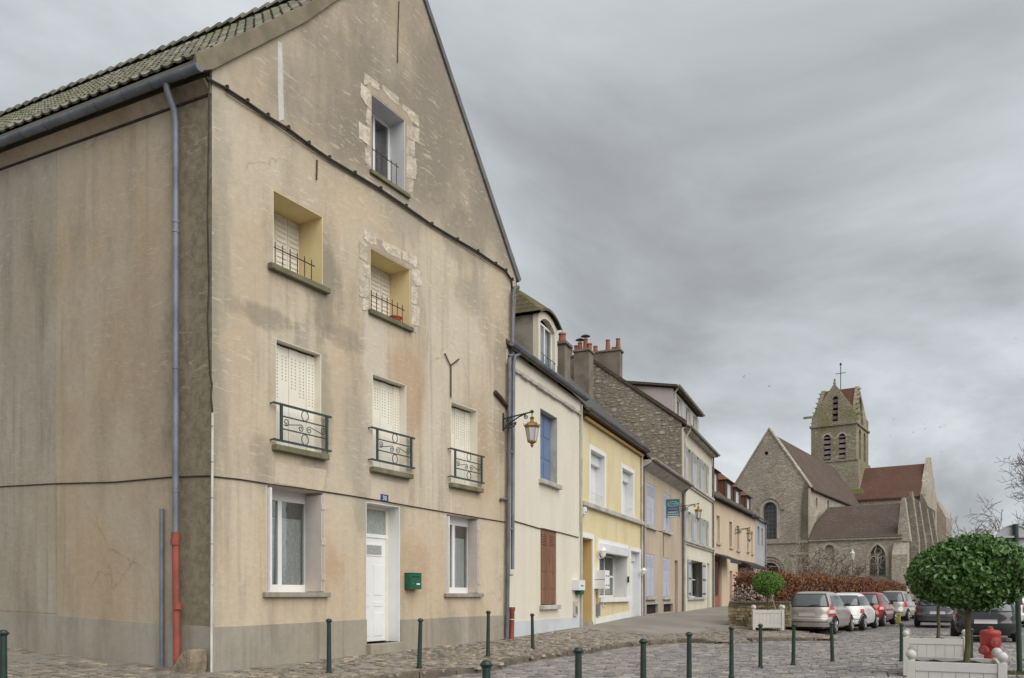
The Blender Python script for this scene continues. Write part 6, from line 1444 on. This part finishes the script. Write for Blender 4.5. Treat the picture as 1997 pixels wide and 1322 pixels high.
# low rubble wall with stones
lw0 = Vector((cen(1421, 28.6), 28.6)); lw1 = lw0 + Vector((1.9, -.75)); lz = gz(lw0.x, lw0.y) - .03
LWF = Frame(lw0, (lw1 - lw0), lz); LWo = LWF.root('stone_wall'); tag(LWo, 'low mossy rubble stone wall left of the white planter', 'wall')
LL = (lw1 - lw0).length; LH = .80
MB().box(0.02, LL, .03, .5, 0, LH - .03).build('core', m['rubble'], LWo)
z = 0
while z < LH - .02:
    h = random.uniform(.07, .13); x = random.uniform(-.05, 0)
    while x < LL:
        w = random.uniform(.13, .34); x2 = min(x + w, LL)
        pts = rough([(x + .012, z + .01), (x2 - .012, z + .01 + random.uniform(-.01, .01)), (x2 - .015, min(z + h, LH) - .008), (x + .015, min(z + h, LH) - .008)], .022, 3)
        MB().slab(pts, (), random.uniform(-.03, .015), .06).build('stone', m['wallstone'], LWo); x = x2
    z += h
z = 0
while z < LH - .02:          # end face
    h = random.uniform(.08, .13); y = .0
    while y < .5:
        w = random.uniform(.14, .3); y2 = min(y + w, .5)
        MB().slab(rough([(y + .01, z + .01), (y2 - .01, z + .01), (y2 - .01, min(z + h, LH) - .008), (y + .01, min(z + h, LH) - .008)], .01, 2), (), -.02, .04, lambda yy, xx, zz: (xx, yy, zz)).build('stone', m['wallstone'], LWo); y = y2
    z += h
for k in range(5): MB().box(LL * k / 5 + .008, LL * (k + 1) / 5 - .008, -.05, .53, LH, LH + .07 + random.uniform(-.012, .012)).build('coping_stone', m['granite'], LWo, bevel=.015)
# hedge
h0, h1 = Vector((8.6, 29.8)), Vector((23.6, 50.5)); hd = (h1 - h0).normalized(); hn = Vector((-hd.y, hd.x)); HL = (h1 - h0).length
HG = empty('beech_hedge', (h0.x, h0.y, .1), 0); tag(HG, 'long russet brown beech hedge behind the parked cars', 'hedge')
hv = MB()
def hp(s_, t, z): q = hd * s_ + hn * t; return Vector((q.x, q.y, z))
def htop(s_): return 2.02 + .08 * math.sin(s_ * .9) + .05 * math.sin(s_ * 2.3 + 1) - (.12 if s_ > 20 else 0)
for _ in range(32000):
    s_ = HL * random.random(); ht = htop(s_); f = random.random()
    if f < .62: t = -.52 + random.uniform(-.16, .14) + .05 * math.sin(s_ * 3); z = random.uniform(0.0, ht)
    elif f < .90: t = random.uniform(-.55, .55); z = ht + random.gauss(-.06, .11)
    else: s_ = random.uniform(-.12, .10); t = random.uniform(-.55, .55); z = random.uniform(0, ht)
    if s_ < 3.2 and z < .95 and random.random() < .45: continue
    d = Vector((hn.x * -1, hn.y * -1, .3)); hv.add(leaf_pts(hp(s_, t, z), d.normalized(), random.uniform(.05, .125), random.uniform(.035, .08)), LF)
o = hv.build('foliage', m['beech'], HG, fix=False); o['kind'] = 'stuff'
MB().hexa([hp(.15, -.38, -.2), hp(HL, -.38, -.2), hp(HL, .38, -.2), hp(.15, .38, -.2), hp(.15, -.36, 1.7), hp(HL, -.36, 1.7), hp(HL, .36, 1.7), hp(.15, .36, 1.7)]).build('twig_mass', simple('dark_twigs', (.085, .05, .035), (.05, .032, .024), 6, .95, .8, 25, bdist=.05), HG)
for k in range(150):
    s_ = random.uniform(0, HL); MB().tube([hp(s_, -.5, 0), hp(s_ + random.uniform(-.2, .2), -.5, 1.0), hp(s_ + random.uniform(-.4, .4), random.uniform(-.5, .3), htop(s_) + random.uniform(.0, .42))], [.016, .011, .006], 4).build('stem', m['twig'], HG, fix=False)
# paler holly-like shrub at the end of the hedge
hl_ = MB(); m['paleleaf'] = leafmat('pale_dry_leaf', (.30, .24, .20), (.42, .36, .31), (.20, .10, .07), .7, .2)
SH = empty('dry_shrub', (cen(1456, 29.6), 29.0, gz(7.9, 29))); tag(SH, 'sparse shrub with pale dried leaves above the low stone wall', 'shrub')
for _ in range(700):
    d = rnd_dir(); p = Vector((d.x * .75, d.y * .4, 1.02 + d.z * .42)) * random.uniform(.75, 1.05); hl_.add(leaf_pts(p, d, .10, .06), LF)
o = hl_.build('foliage', m['paleleaf'], SH, fix=False); o['kind'] = 'stuff'
for k in range(9):
    a = 2 * math.pi * k / 9; MB().tube([(0, 0, 0), (.12 * math.cos(a), .1 * math.sin(a), .5), (.5 * math.cos(a), .3 * math.sin(a), 1.2)], [.02, .014, .006], 4).build('stem', m['twig'], SH, fix=False)
# bollards
def bollard(x, y, z, h, label, lean=0, group='dark green street bollards'):
    o = empty('bollard', (x, y, z)); o.rotation_euler = (0, lean, 0); tag(o, label, 'bollard', group)
    MB().lathe([(.05, 0), (.05, .04), (.040, .05), (.033, h - .07), (.033, h - .05)], n=12).build('post', m['greenpaint'], o, smooth=True)
    MB().lathe([(.036, h - .06), (.052, h - .045), (.056, h - .035), (.040, h - .020), (.038, h - .012), (.028, h - .003), (.008, h)], n=12).build('cap', m['greenpaint'], o, smooth=True)
def bp(px, py_base, py_top, z, label, lean=0, D=None):
    q = G(px, py_base, z) if D is None else PD(px, D, z=z)
    h = EYE + (CY - py_top) / F * q.y - z
    bollard(q.x, q.y, z, h, label, lean)
bp(641, 1314.5, 1206, .17, 'bollard on the pavement in front of the left ground-floor window')
bp(817, 1303, 1205.5, .17, 'bollard on the pavement just right of the white door', R(1.6))
q = PD(951, 16.4, z=0); bp(951, 0, 1190.5, gz(q.x, q.y), 'bollard by the kerb below the right ground-floor window', R(.6), 16.4)
bp(1038.5, 1266, 1196, .2, 'bollard on the pavement in front of the white house', R(-1))
q = PD(6, 8.4, z=0); bp(6, 0, 1228, gz(q.x, q.y), 'bollard at the far left edge beside the side wall', 0, 8.4)
for px, D, top, lab, ln in ((948, 6.7, 1287, 'thickest nearest bollard in the foreground, only its top showing', 0), (1127.5, 8.2, 1262, 'second foreground bollard from the left, cut off by the frame', 0), (1254, 9.7, 1245, 'third foreground bollard from the left, below the yellow house', 0), (1343.5, 11.7, 1232, 'fourth foreground bollard, below the tall cream house', 0), (1426, 13.7, 1221, 'foreground bollard below the left end of the low stone wall', 0)):
    bp(px, 0, top, 0.03, lab, ln, D)
bp(1482.5, 1303, 1216, .01, 'bollard in front of the white planter by the silver car')
bp(1546.5, 1298, 1215, .01, 'bollard in front of the left rear of the silver car', R(.8))
bp(1623, 1291.5, 1213, .01, 'bollard in front of the right rear wheel of the silver car', R(-1.6))
bp(1757.5, 1290.5, 1214.5, .01, 'bollard touching the left side of the second planter')
bp(1893, 0, 1225, .01, 'bollard behind the right corner of the second planter', 0, 15.6)
# fire hydrant
HY = empty('fire_hydrant', (cen(1931, 14.2), 14.2, .03), R(20)); tag(HY, 'red fire hydrant with two side outlets behind the nearest planter', 'fire hydrant')
MB().lathe([(.13, 0), (.13, .03), (.10, .05), (.10, .42), (.155, .46), (.16, .70), (.165, .71), (.165, .745), (.14, .775), (.05, .79), (.04, .82), (.045, .83), (.02, .845)], n=18).build('body', m['hydrant'], HY, smooth=True)
for a, zz, L_, rr in ((R(-118), .60, .22, .085), (R(195), .47, .27, .075)):
    T = Matrix.Translation((0, 0, zz)) @ Matrix.Rotation(a, 4, 'Z') @ Matrix.Rotation(R(96), 4, 'Y')
    ol = MB().lathe([(rr * .8, .05), (rr * .8, L_ - .08), (rr, L_ - .07), (rr * 1.05, L_), (rr * .8, L_ + .01)], n=14, T=T).build('outlet', m['hydrant'], HY, smooth=True)
    MB().lathe([(rr * .35, L_ + .01), (rr * .35, L_ + .02)], n=8, T=T).build('nut', m['zincdark'], ol)
# road sign seen from behind
RS = empty('road_sign', (cen(1986, 14.6), 14.6, .0)); tag(RS, 'round road sign seen from behind on a dark green post', 'road sign')
m['signback'] = simple('grey_sign_back', (.40, .41, .42), (.34, .35, .36), 2, .5, .03)
hp_ = EYE + (CY - 1024) / F * 14.6
MB().tube([(0.02, 0, 0), (-.02, 0, 1.5), (-.055, 0, hp_ + .02)], .044, 12).build('post', m['greenpaint'], RS, smooth=True)
zd_ = EYE + (CY - 1060) / F * 14.6; T = Matrix.Translation((-.05, .06, zd_)) @ Matrix.Rotation(R(90), 4, 'X')
MB().lathe([(.33, -.012), (.345, -.012), (.345, .02), (.33, .02), (.325, .0), (.01, .0)], n=40, T=T).build('disc', m['signback'], RS, smooth=True)
for k in (-1, 1): MB().box(-.30 if k else 0, .22, -.02, .05, zd_ + k * .12 - .015, zd_ + k * .12 + .015).build('clamp', m['signback'], RS)
MB().tube([(-.06, 0, zd_ - .06), (-.06, 0, zd_ - .03)], .05, 12).build('strap', m['white'], RS)
# yellow bin by the road
YB = empty('grit_box', (cen(1748.5, 40.5), 40.5, 0.02), -R(30)); tag(YB, 'small yellow green box at the roadside by the red car', 'box'); m['yellowbox'] = simple('dull_yellow', (.36, .31, .08), (.30, .26, .07), 3, .7, .1)
MB().box(-.16, .16, -.16, .16, 0, .40).build('body', m['yellowbox'], YB, bevel=.02); MB().box(-.18, .18, -.18, .18, .40, .47).build('lid', m['yellowbox'], YB, bevel=.02)
# asphalt apron and grass tuft by the sign and planter
structure(MB().lathe([(1.25, .002), (1.25, .045), (1.15, .052)], cen(1800, 11.9) - .1, 11.6, 32).build('asphalt_patch', m['asphalt'], None), 'grey asphalt patch round the foot of the nearest planter')
gt = MB()
for _ in range(900):
    x = cen(1978, 14.6) + random.gauss(0, .28); y = 14.5 + random.gauss(0, .16); h = random.uniform(.02, .07); a = random.uniform(0, 6.28)
    gt.add([(x - .006, y, .02), (x + .006, y, .02), (x + .03 * math.cos(a), y + .03 * math.sin(a), .02 + h)], [(0, 1, 2)])
o = tag(gt.build('grass', leafmat('grass_blade', (.06, .075, .025), (.10, .105, .04), (.14, .12, .06), .8, .1), None, fix=False), 'tuft of short grass round the foot of the sign post', 'grass', kind='stuff')
# bare trees
def bare(par, p, d, L, r, depth, mb, spread=.55, up=.12, rmin=.013):
    segs = 4; pts = [p.copy()]; q = p.copy(); dd = d.copy()
    for k in range(segs):
        dd = (dd + rnd_dir() * .16 + Vector((0, 0, up)) * .35).normalized(); q = q + dd * L / segs; pts.append(q.copy())
    mb[min(depth, len(mb) - 1)].tube(pts, [max(rmin, r * (1 - .45 * k / segs)) for k in range(segs + 1)], 5 if r > .03 else 3, False)
    if depth <= 0: return
    for k in range(random.choice((3, 3, 4, 4))):
        b = pts[random.randint(1, segs)] if k else pts[-1]
        nd = (dd + rnd_dir() * spread * 1.5).normalized(); bare(par, b, nd, L * random.uniform(.55, .80), r * .55, depth - 1, mb, spread, up)
def bare_tree(name, x, y, z, L, r, depth, label, d=(0, 0, 1), mat='twig', n=1, spread=.55, group=None):
    o = empty(name, (x, y, z)); tag(o, label, 'tree' if 'tree' in name else 'shrub', group)
    mb = [MB(), MB()]
    mbs = [mb[0]] * depth + [mb[1]]
    for k in range(n):
        dv = (Vector(d) + (rnd_dir() * .5 if n > 1 else Vector((0, 0, 0)))).normalized(); bare(o, Vector((0, 0, 0)), dv, L * random.uniform(.8, 1.1), r, depth, mbs, spread)
    c = mb[0].build('crown', m[mat], o, fix=False); c['kind'] = 'stuff'
    if mb[1].v: mb[1].build('trunk', m[mat], o, fix=False)
    return o
random.seed(5)
bare_tree('bare_tree', cen(1990, 55), 55, 0, 5.6, .22, 6, 'large bare winter tree at the right edge behind the round sign', (-.10, 0, 1), 'twig', 1, .62)
bare_tree('bare_tree', cen(1950, 62), 62, 0, 3.7, .10, 5, 'smaller reddish bare tree behind the clipped ball trees at right', (-.05, 0, 1), 'twig', 1, .66)
for px, D, L, lab in ((1552, 44, 2.0, 'bare branching shrub above the hedge left of the round-arched blind window'), (1622, 52, 1.7, 'bare shrub above the hedge below the blind window of the church'), (1672, 56, 2.1, 'bare shrub above the hedge left of the traceried church window'), (1588, 56, 2.0, 'tall bare shrub close to the church corner'), (1640, 62, 2.1, 'thin bare shrub in front of the church wing wall')):
    bare_tree('bare_shrub', cen(px, D), D, .3, L, .045, 4, lab, (0, 0, 1), 'palebark' if px in (1552, 1672) else 'twig', 2, .6, 'bare shrubs in the church garden')
# lamp post by the church wall
CL = empty('lamp_post', (cen(1662, 66), 66, 0)); tag(CL, 'slim lamp post with pale lantern in front of the church wing', 'lamp post'); zl_ = EYE + (CY - 1092) / F * 66
MB().lathe([(.10, 0), (.10, .5), (.05, .6), (.04, zl_)], n=8).build('post', m['zincdark'], CL); MB().lathe([(.12, zl_), (.22, zl_ + .5), (.24, zl_ + .52), (.06, zl_ + .75), (.02, zl_ + .9)], n=6).build('lantern', m['milk'], CL)
# birds
m['bird'] = simple('dark_bird', (.05, .05, .055), (.035, .035, .04), 5, .9, 0)
for k, (px, py) in enumerate(((1450, 735), (1499, 753), (1743, 829), (1742, 818), (1807, 820), (1802, 827), (1804, 836), (1841, 830), (1833, 833), (1735, 850), (1780, 843), (1878, 754), (1922, 775), (1835, 881), (1980, 660))):
    D = 70 + (k * 7) % 40; q = PD(px, D, py); s_ = .30 if k < 2 else .24; f = random.uniform(.1, .9)
    b = MB(); b.v = [(0, -.35, 0), (.09, 0, .03), (0, .45, 0), (-.09, 0, .03), (0, 0, -.08), (.75, .1, .35 * f), (.35, .22, .12 * f), (-.75, .1, .35 * f), (-.35, .22, .12 * f)]
    b.f = [(0, 1, 4), (1, 2, 4), (2, 3, 4), (3, 0, 4), (0, 3, 1), (3, 2, 1), (1, 5, 6), (3, 8, 7)]
    b.v = [(x * s_, y * s_, z * s_) for x, y, z in b.v]
    o = b.build('bird', m['bird'], None, fix=False); o.location = q; o.rotation_euler = (random.uniform(-.5, .5), random.uniform(-.6, .6), random.uniform(0, 6)); tag(o, {0: 'dark bird left of the church tower, the higher of two', 1: 'dark bird left of the church tower, the lower of two', 2: 'dark bird just right of the tower, lower of a close pair', 3: 'dark bird just right of the tower, upper of a close pair', 9: 'lone dark bird just below the close pair by the tower', 11: 'dark bird high right of the tower, level with its roof', 12: 'dark bird far right of the tower, nearest the right edge but one', 13: 'lone dark bird just above the red transept roof', 14: 'single dark bird highest in the sky at the right edge'}.get(k, 'tiny dark bird in the loose flock right of the church tower'), 'bird', 'birds circling in the sky')
# ------------------------------------------------------------------ cars
def paint(name, c, metal=.0, rough=.28):
    n = NB(name); n.b.inputs['Coat Weight'].default_value = .6; n.b.inputs['Coat Roughness'].default_value = .06
    d = n.ramp(n.noise(2.2, 5), .4, .7)
    return n.out(n.mix(n.mathn('MULTIPLY', d, .35), c, tuple(x * .7 + .02 for x in c)), rough, metal, .5)
m['tyre'] = simple('tyre_rubber', (.022, .021, .020), (.032, .03, .028), 6, .85, .2)
m['rim'] = simple('alloy_rim', (.40, .40, .41), (.30, .30, .31), 5, .35, 0, metal=.6)
m['carglass'] = glassy('car_glass', (.075, .085, .090), .06); m['trim'] = simple('black_trim', (.018, .018, .019), (.026, .026, .026), 4, .55, 0)  # car glass base lightened to stand in for reflected sky
m['redlens'] = simple('red_tail_lens', (.50, .022, .022), (.42, .02, .02), 5, .2, 0, spec=.6); m['whitelens'] = simple('clear_lens', (.66, .64, .62), (.58, .56, .54), 5, .2, 0, spec=.6)
m['platem'] = simple('blank_plate', (.44, .43, .42), (.40, .39, .38), 3, .5, 0); m['chrome'] = simple('chrome', (.6, .6, .6), (.5, .5, .5), 4, .15, 0, metal=.9)
HATCH = [(.20, .80, -.465, .46), (.27, .95, -.492, .488), (.42, 1.0, -.500, .50), (.55, 1.0, -.500, .496), (.61, .99, -.490, .488), (.66, .985, -.483, .482), (.80, .985, -.478, .44), (.91, .965, -.474, .31), (.97, .935, -.468, .26), (1.10, .90, -.452, .20), (1.25, .845, -.430, .125), (1.38, .775, -.402, .06), (1.46, .70, -.372, .01), (1.50, .58, -.33, -.04), (1.52, .30, -.25, -.10)]
def car(name, label, x, y, yaw, L, Wd, Ht, mat, levels=HATCH, n0=4.6, wheel=.30, wb=.63, tail='tall', z=.03, plate=True, roofmat=None, doors=4, group=None, rearglass=(.98, 1.40), wiper=True, lensz=(.62, 1.06), upper_n=4.2):
    o = empty(name, (x, y, z), yaw); tag(o, label, 'car', group)
    k = Ht / 1.52; hw = Wd / 2
    LV = [(a * k if a > .6 else a, b * hw, c * L, d * L) for a, b, c, d in levels]
    def lev(zz):
        for p, q in zip(LV, LV[1:]):
            if p[0] <= zz <= q[0]:
                t = (zz - p[0]) / (q[0] - p[0]); return tuple(p[i] + (q[i] - p[i]) * t for i in range(4))
        return LV[-1] if zz > LV[-1][0] else LV[0]
    NN = 112
    def se(c, e): return math.copysign(abs(c) ** (2 / e), c)
    def expo(zz): return n0 if zz < .9 * k else upper_n
    mb = MB(); zs = []
    for p, q in zip(LV, LV[1:]): zs += [p[0], (p[0] + q[0]) / 2]
    zs.append(LV[-1][0])
    for zz in zs:
        _, w, y0, y1 = lev(zz); e = expo(zz); c = (y0 + y1) / 2; h = (y1 - y0) / 2
        for a in range(NN):
            t = 2 * math.pi * a / NN; mb.v.append((w * se(math.cos(t), e), c + h * se(math.sin(t), e), zz))
    for i in range(len(zs) - 1):
        for a in range(NN):
            b = (a + 1) % NN; mb.f.append((i * NN + a, i * NN + b, (i + 1) * NN + b, (i + 1) * NN + a))
    mb.f += [tuple(range(NN - 1, -1, -1)), tuple(range((len(zs) - 1) * NN, len(zs) * NN))]
    body = mb.build('body', mat, o, smooth=True, fix=False)
    for p in body.data.polygons: p.use_smooth = True
    def rear(f, zz, off): 
        _, w, y0, y1 = lev(zz); e = expo(zz); c = (y0 + y1) / 2; h = (y1 - y0) / 2
        return (f * w, c - h * (1 - abs(f) ** e) ** (1 / e) - off, zz + off * .25)
    def frontp(f, zz, off):
        _, w, y0, y1 = lev(zz); e = expo(zz); c = (y0 + y1) / 2; h = (y1 - y0) / 2
        return (f * w, c + h * (1 - abs(f) ** e) ** (1 / e) + off, zz + off * .4)
    def side(s, yy, zz, off):
        _, w, y0, y1 = lev(zz); e = expo(zz); c = (y0 + y1) / 2; h = (y1 - y0) / 2; g = max(-.999, min(.999, (yy - c) / h))
        return (s * (w * (1 - abs(g) ** e) ** (1 / e) + off), yy, zz + off * .3)
    def patch(fun, us, z0, z1, off, nm, mt, par=body, nu=36, nv=10, taper=None):
        mb = MB()
        for off_ in (off, -.012):
            for j in range(nv + 1):
                zz = z0 + (z1 - z0) * j / nv; a, b = us if taper is None else (us[0] + (taper[0] - us[0]) * j / nv, us[1] + (taper[1] - us[1]) * j / nv)
                for i in range(nu + 1): mb.v.append(fun(a + (b - a) * i / nu, zz, off_))
        q = nu + 1; T = q * (nv + 1)
        for j in range(nv):
            for i in range(nu): mb.f.append((j * q + i, j * q + i + 1, (j + 1) * q + i + 1, (j + 1) * q + i)); 
        rim = [i for i in range(q)] + [j * q + nu for j in range(1, nv + 1)] + [nv * q + i for i in range(nu - 1, -1, -1)] + [j * q for j in range(nv - 1, 0, -1)]
        for a, b in zip(rim, rim[1:] + rim[:1]): mb.f.append((a, b, b + T, a + T))
        oo = mb.build(nm, mt, par, smooth=True); return oo
    g0, g1 = rearglass[0] * k, rearglass[1] * k
    patch(rear, (-.88, .88), g0 - .015, g1 + .035, .007, 'rear_window_surround', m['trim'], taper=(-.86, .86))
    rg = patch(rear, (-.82, .82), g0 + .02, g1, .014, 'rear_window', m['carglass'], taper=(-.80, .80))
    patch(frontp, (-.86, .86), 1.0 * k, 1.42 * k, .008, 'windscreen', m['carglass'], taper=(-.84, .84))
    yb0, yb1 = -.43 * L, .20 * L
    cut = [(-.365, -.20), (-.185, .04), (.055, .17)] if doors == 4 else [(-.36, -.17), (-.15, .13)]
    tops = [(-.325, -.20), (-.185, .015), (.03, .05)] if doors == 4 else [(-.32, -.17), (-.15, .045)]
    for s in (-1, 1):
        for (a, b), (ta, tb) in zip(cut, tops):
            patch(lambda u, zz, off, s=s: side(s, u, zz, off), (a * L, b * L), .985 * k, 1.36 * k, .007, 'side_window', m['carglass'], taper=(ta * L, tb * L), nu=20)
        for yy in ([-.19, .06] if doors == 4 else [-.16, .12]):
            MB().hexa([side(s, yy * L - .006, .36, .002), side(s, yy * L + .006, .36, .002), side(s, yy * L + .006, .36, -.02), side(s, yy * L - .006, .36, -.02), side(s, yy * L - .006, .95 * k, .002), side(s, yy * L + .006, .95 * k, .002), side(s, yy * L + .006, .95 * k, -.02), side(s, yy * L - .006, .95 * k, -.02)]).build('door_gap', m['trim'], body)
        for yy in ([-.24, .0] if doors == 4 else [-.10]):
            MB().tube([side(s, yy * L - .09, .84 * k, .02), side(s, yy * L + .09, .84 * k, .02)], .014, 5).build('door_handle', mat, body)
        mp = side(s, .16 * L, 1.0 * k, .0); mr = MB().box(-.07, .07, -.04, .05, -.05, .055).build('mirror', m['trim'], body, bevel=.03); mr.location = (mp[0] + s * .09, mp[1], mp[2] + .02)
        for yy in (-wb / 2, wb / 2):          # wheels
            cx, cy, cz = s * (hw - .115), yy * L, wheel
            MB().tube([side(s, cy + (wheel + .05) * math.cos(t), max(.21, cz + (wheel + .05) * math.sin(t)), .004) for t in [math.pi * q / 14 for q in range(15)]], .022, 5).build('wheel_arch', m['trim'], body)
            T = Matrix.Translation((cx, cy, cz)) @ Matrix.Rotation(s * R(90), 4, 'Y')
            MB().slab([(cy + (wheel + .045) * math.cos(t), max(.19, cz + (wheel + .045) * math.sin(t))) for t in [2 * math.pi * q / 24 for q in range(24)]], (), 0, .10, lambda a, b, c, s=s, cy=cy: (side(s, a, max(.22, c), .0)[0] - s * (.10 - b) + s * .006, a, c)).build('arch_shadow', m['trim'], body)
            wo = MB().lathe([(wheel * .62, -.10), (wheel * .96, -.095), (wheel, -.06), (wheel, .09), (wheel * .97, .115), (wheel * .66, .125)], n=24, T=T).build('wheel', m['tyre'], o, smooth=True)
            MB().lathe([(wheel * .66, .118), (wheel * .60, .132), (wheel * .52, .112), (wheel * .25, .120), (wheel * .12, .135)], n=20, T=T).build('rim', m['rim'], wo, smooth=True)
            for q in range(5):
                t = 2 * math.pi * q / 5; MB().tube([T @ Vector((wheel * .15 * math.cos(t), wheel * .15 * math.sin(t), .126)), T @ Vector((wheel * .60 * math.cos(t), wheel * .60 * math.sin(t), .126))], .022, 4).build('spoke', m['rim'], wo)
        l0, l1 = lensz[0] * k, lensz[1] * k
        if tail == 'tall':
            patch(rear, (s * .83, s * .985), l0, l0 + (l1 - l0) * .26, .016, 'tail_light', m['redlens'], nu=20, taper=(s * .84, s * .98))
            patch(rear, (s * .845, s * .98), l0 + (l1 - l0) * .27, l0 + (l1 - l0) * .55, .016, 'reverse_light', m['whitelens'], nu=20, taper=(s * .87, s * .97))
            patch(rear, (s * .875, s * .975), l0 + (l1 - l0) * .56, l1, .016, 'tail_light', m['redlens'], nu=20, taper=(s * .93, s * .965))
        elif tail == 'square': patch(rear, (s * .86, s * .965), l0, l1, .016, 'tail_light', m['redlens'], nu=20, taper=(s * .88, s * .96))
        patch(frontp, (s * .62, s * .95), .62 * k, .74 * k, .012, 'headlight', m['whitelens'], nu=8)
    patch(rear, (-.97, .97), .43, .455, .006, 'bumper_seam', m['trim'], nu=24, nv=1); patch(rear, (-.90, .90), .205, .27, .006, 'underbody', m['trim'], nu=16, nv=1)
    patch(rear, (-.97, .97), .605 * k, .615 * k, .004, 'tailgate_seam', m['trim'], nu=24, nv=1)
    if plate:
        pz = .70 * k if tail == 'tall' else .66 * k
        patch(rear, (-.42, .42), pz - .075, pz + .085, .006, 'plate_recess', m['trim'] if tail == 'x' else mat, nu=8)
        patch(rear, (-.33, .33), pz - .058, pz + .058, .012, 'number_plate', m['platem'], nu=8, nv=2)
    if wiper: MB().tube([rear(0, g0 + .01, .03), rear(.28, g0 + .045, .03), rear(.52, g0 + .05, .025)], .011, 5).build('wiper', m['trim'], body)
    MB().tube([rear(.55, .235, .0), rear(.55, .235, .05)], .028, 8).build('exhaust', m['trim'], body)
    if roofmat: 
        patch(lambda u, zz, off: (u * lev(1.40 * k)[1], 0, 0), (-.1, .1), 1.4 * k, 1.41 * k, .0, 'x', roofmat).hide_render = False
    return o
def ground_pair(px, py, yaw, L, Wd, wb):
    """centre of a car whose right rear wheel meets the road at a pixel"""
    q = G(px, py, .03); h = Vector((math.sin(yaw), math.cos(yaw))); r = Vector((math.cos(yaw), -math.sin(yaw)))
    c = Vector((q.x, q.y)) - r * (Wd / 2 - .02) + h * (wb * L / 2); return c.x, c.y
CARG = 'cars parked in a row along the hedge'
ya = R(35)
x, y = ground_pair(1629, 1237, ya, 3.85, 1.67, .63); car('parked_car', 'silver beige hatchback nearest in the row, seen from behind', x, y, -ya, 3.85, 1.67, 1.52, paint('beige_silver', (.42, .375, .335), .35, .32), group=CARG)
W5 = [(.20, .80, -.455, .45), (.27, .95, -.488, .484), (.42, 1.0, -.500, .50), (.52, 1.0, -.498, .494), (.62, .99, -.490, .48), (.78, .975, -.478, .42), (.90, .95, -.465, .31), (.97, .92, -.452, .26), (1.12, .875, -.42, .18), (1.28, .81, -.375, .10), (1.40, .73, -.325, .03), (1.47, .62, -.27, -.02), (1.51, .42, -.2, -.07), (1.52, .25, -.15, -.1)]
x, y = ground_pair(1685.5, 1229, ya, 3.55, 1.63, .64); car('parked_car', 'small white rounded city car between the silver and red cars', x, y, -ya, 3.55, 1.63, 1.49, paint('white_car', (.74, .73, .70), 0, .25), W5, 3.6, tail='square', lensz=(.68, .84), doors=2, group=CARG, upper_n=3.4, plate=False, rearglass=(.99, 1.36))
x, y = ground_pair(1724, 1221, ya, 3.85, 1.67, .63); car('parked_car', 'dark red hatchback behind the small white car', x, y, -ya, 3.85, 1.67, 1.52, paint('red_car', (.30, .028, .03), .1, .25), group=CARG)
x, y = ground_pair(1771, 1210.5, ya, 4.2, 1.75, .62); car('parked_car', 'champagne people carrier at the far end of the row', x, y, -ya, 4.2, 1.75, 1.62, paint('champagne', (.40, .36, .32), .35, .3), tail='square', lensz=(.70, .98), group=CARG)
ym_ = R(33)
x, y = ground_pair(1872, 1223, R(27), 4.2, 1.78, .62); car('driving_car', 'dark grey car out on the roadway behind the second planter', x, y, -R(27), 4.2, 1.78, 1.44, paint('dark_grey_car', (.105, .105, .115), .3, .3), tail='square', lensz=(.76, .93))
x, y = ground_pair(1988, 1252, R(29), 4.3, 1.8, .62); car('driving_car', 'black car at the right edge behind the red hydrant', x, y, -R(29), 4.3, 1.8, 1.40, paint('black_car', (.022, .022, .026), .2, .22), tail='square', lensz=(.78, .93))
car('parked_car', 'white car half hidden behind the sign post at the right edge', cen(1985, 36) + 1.0, 37, -R(60), 4.0, 1.7, 1.5, paint('white_car_two', (.66, .67, .68), 0, .25), tail='square')
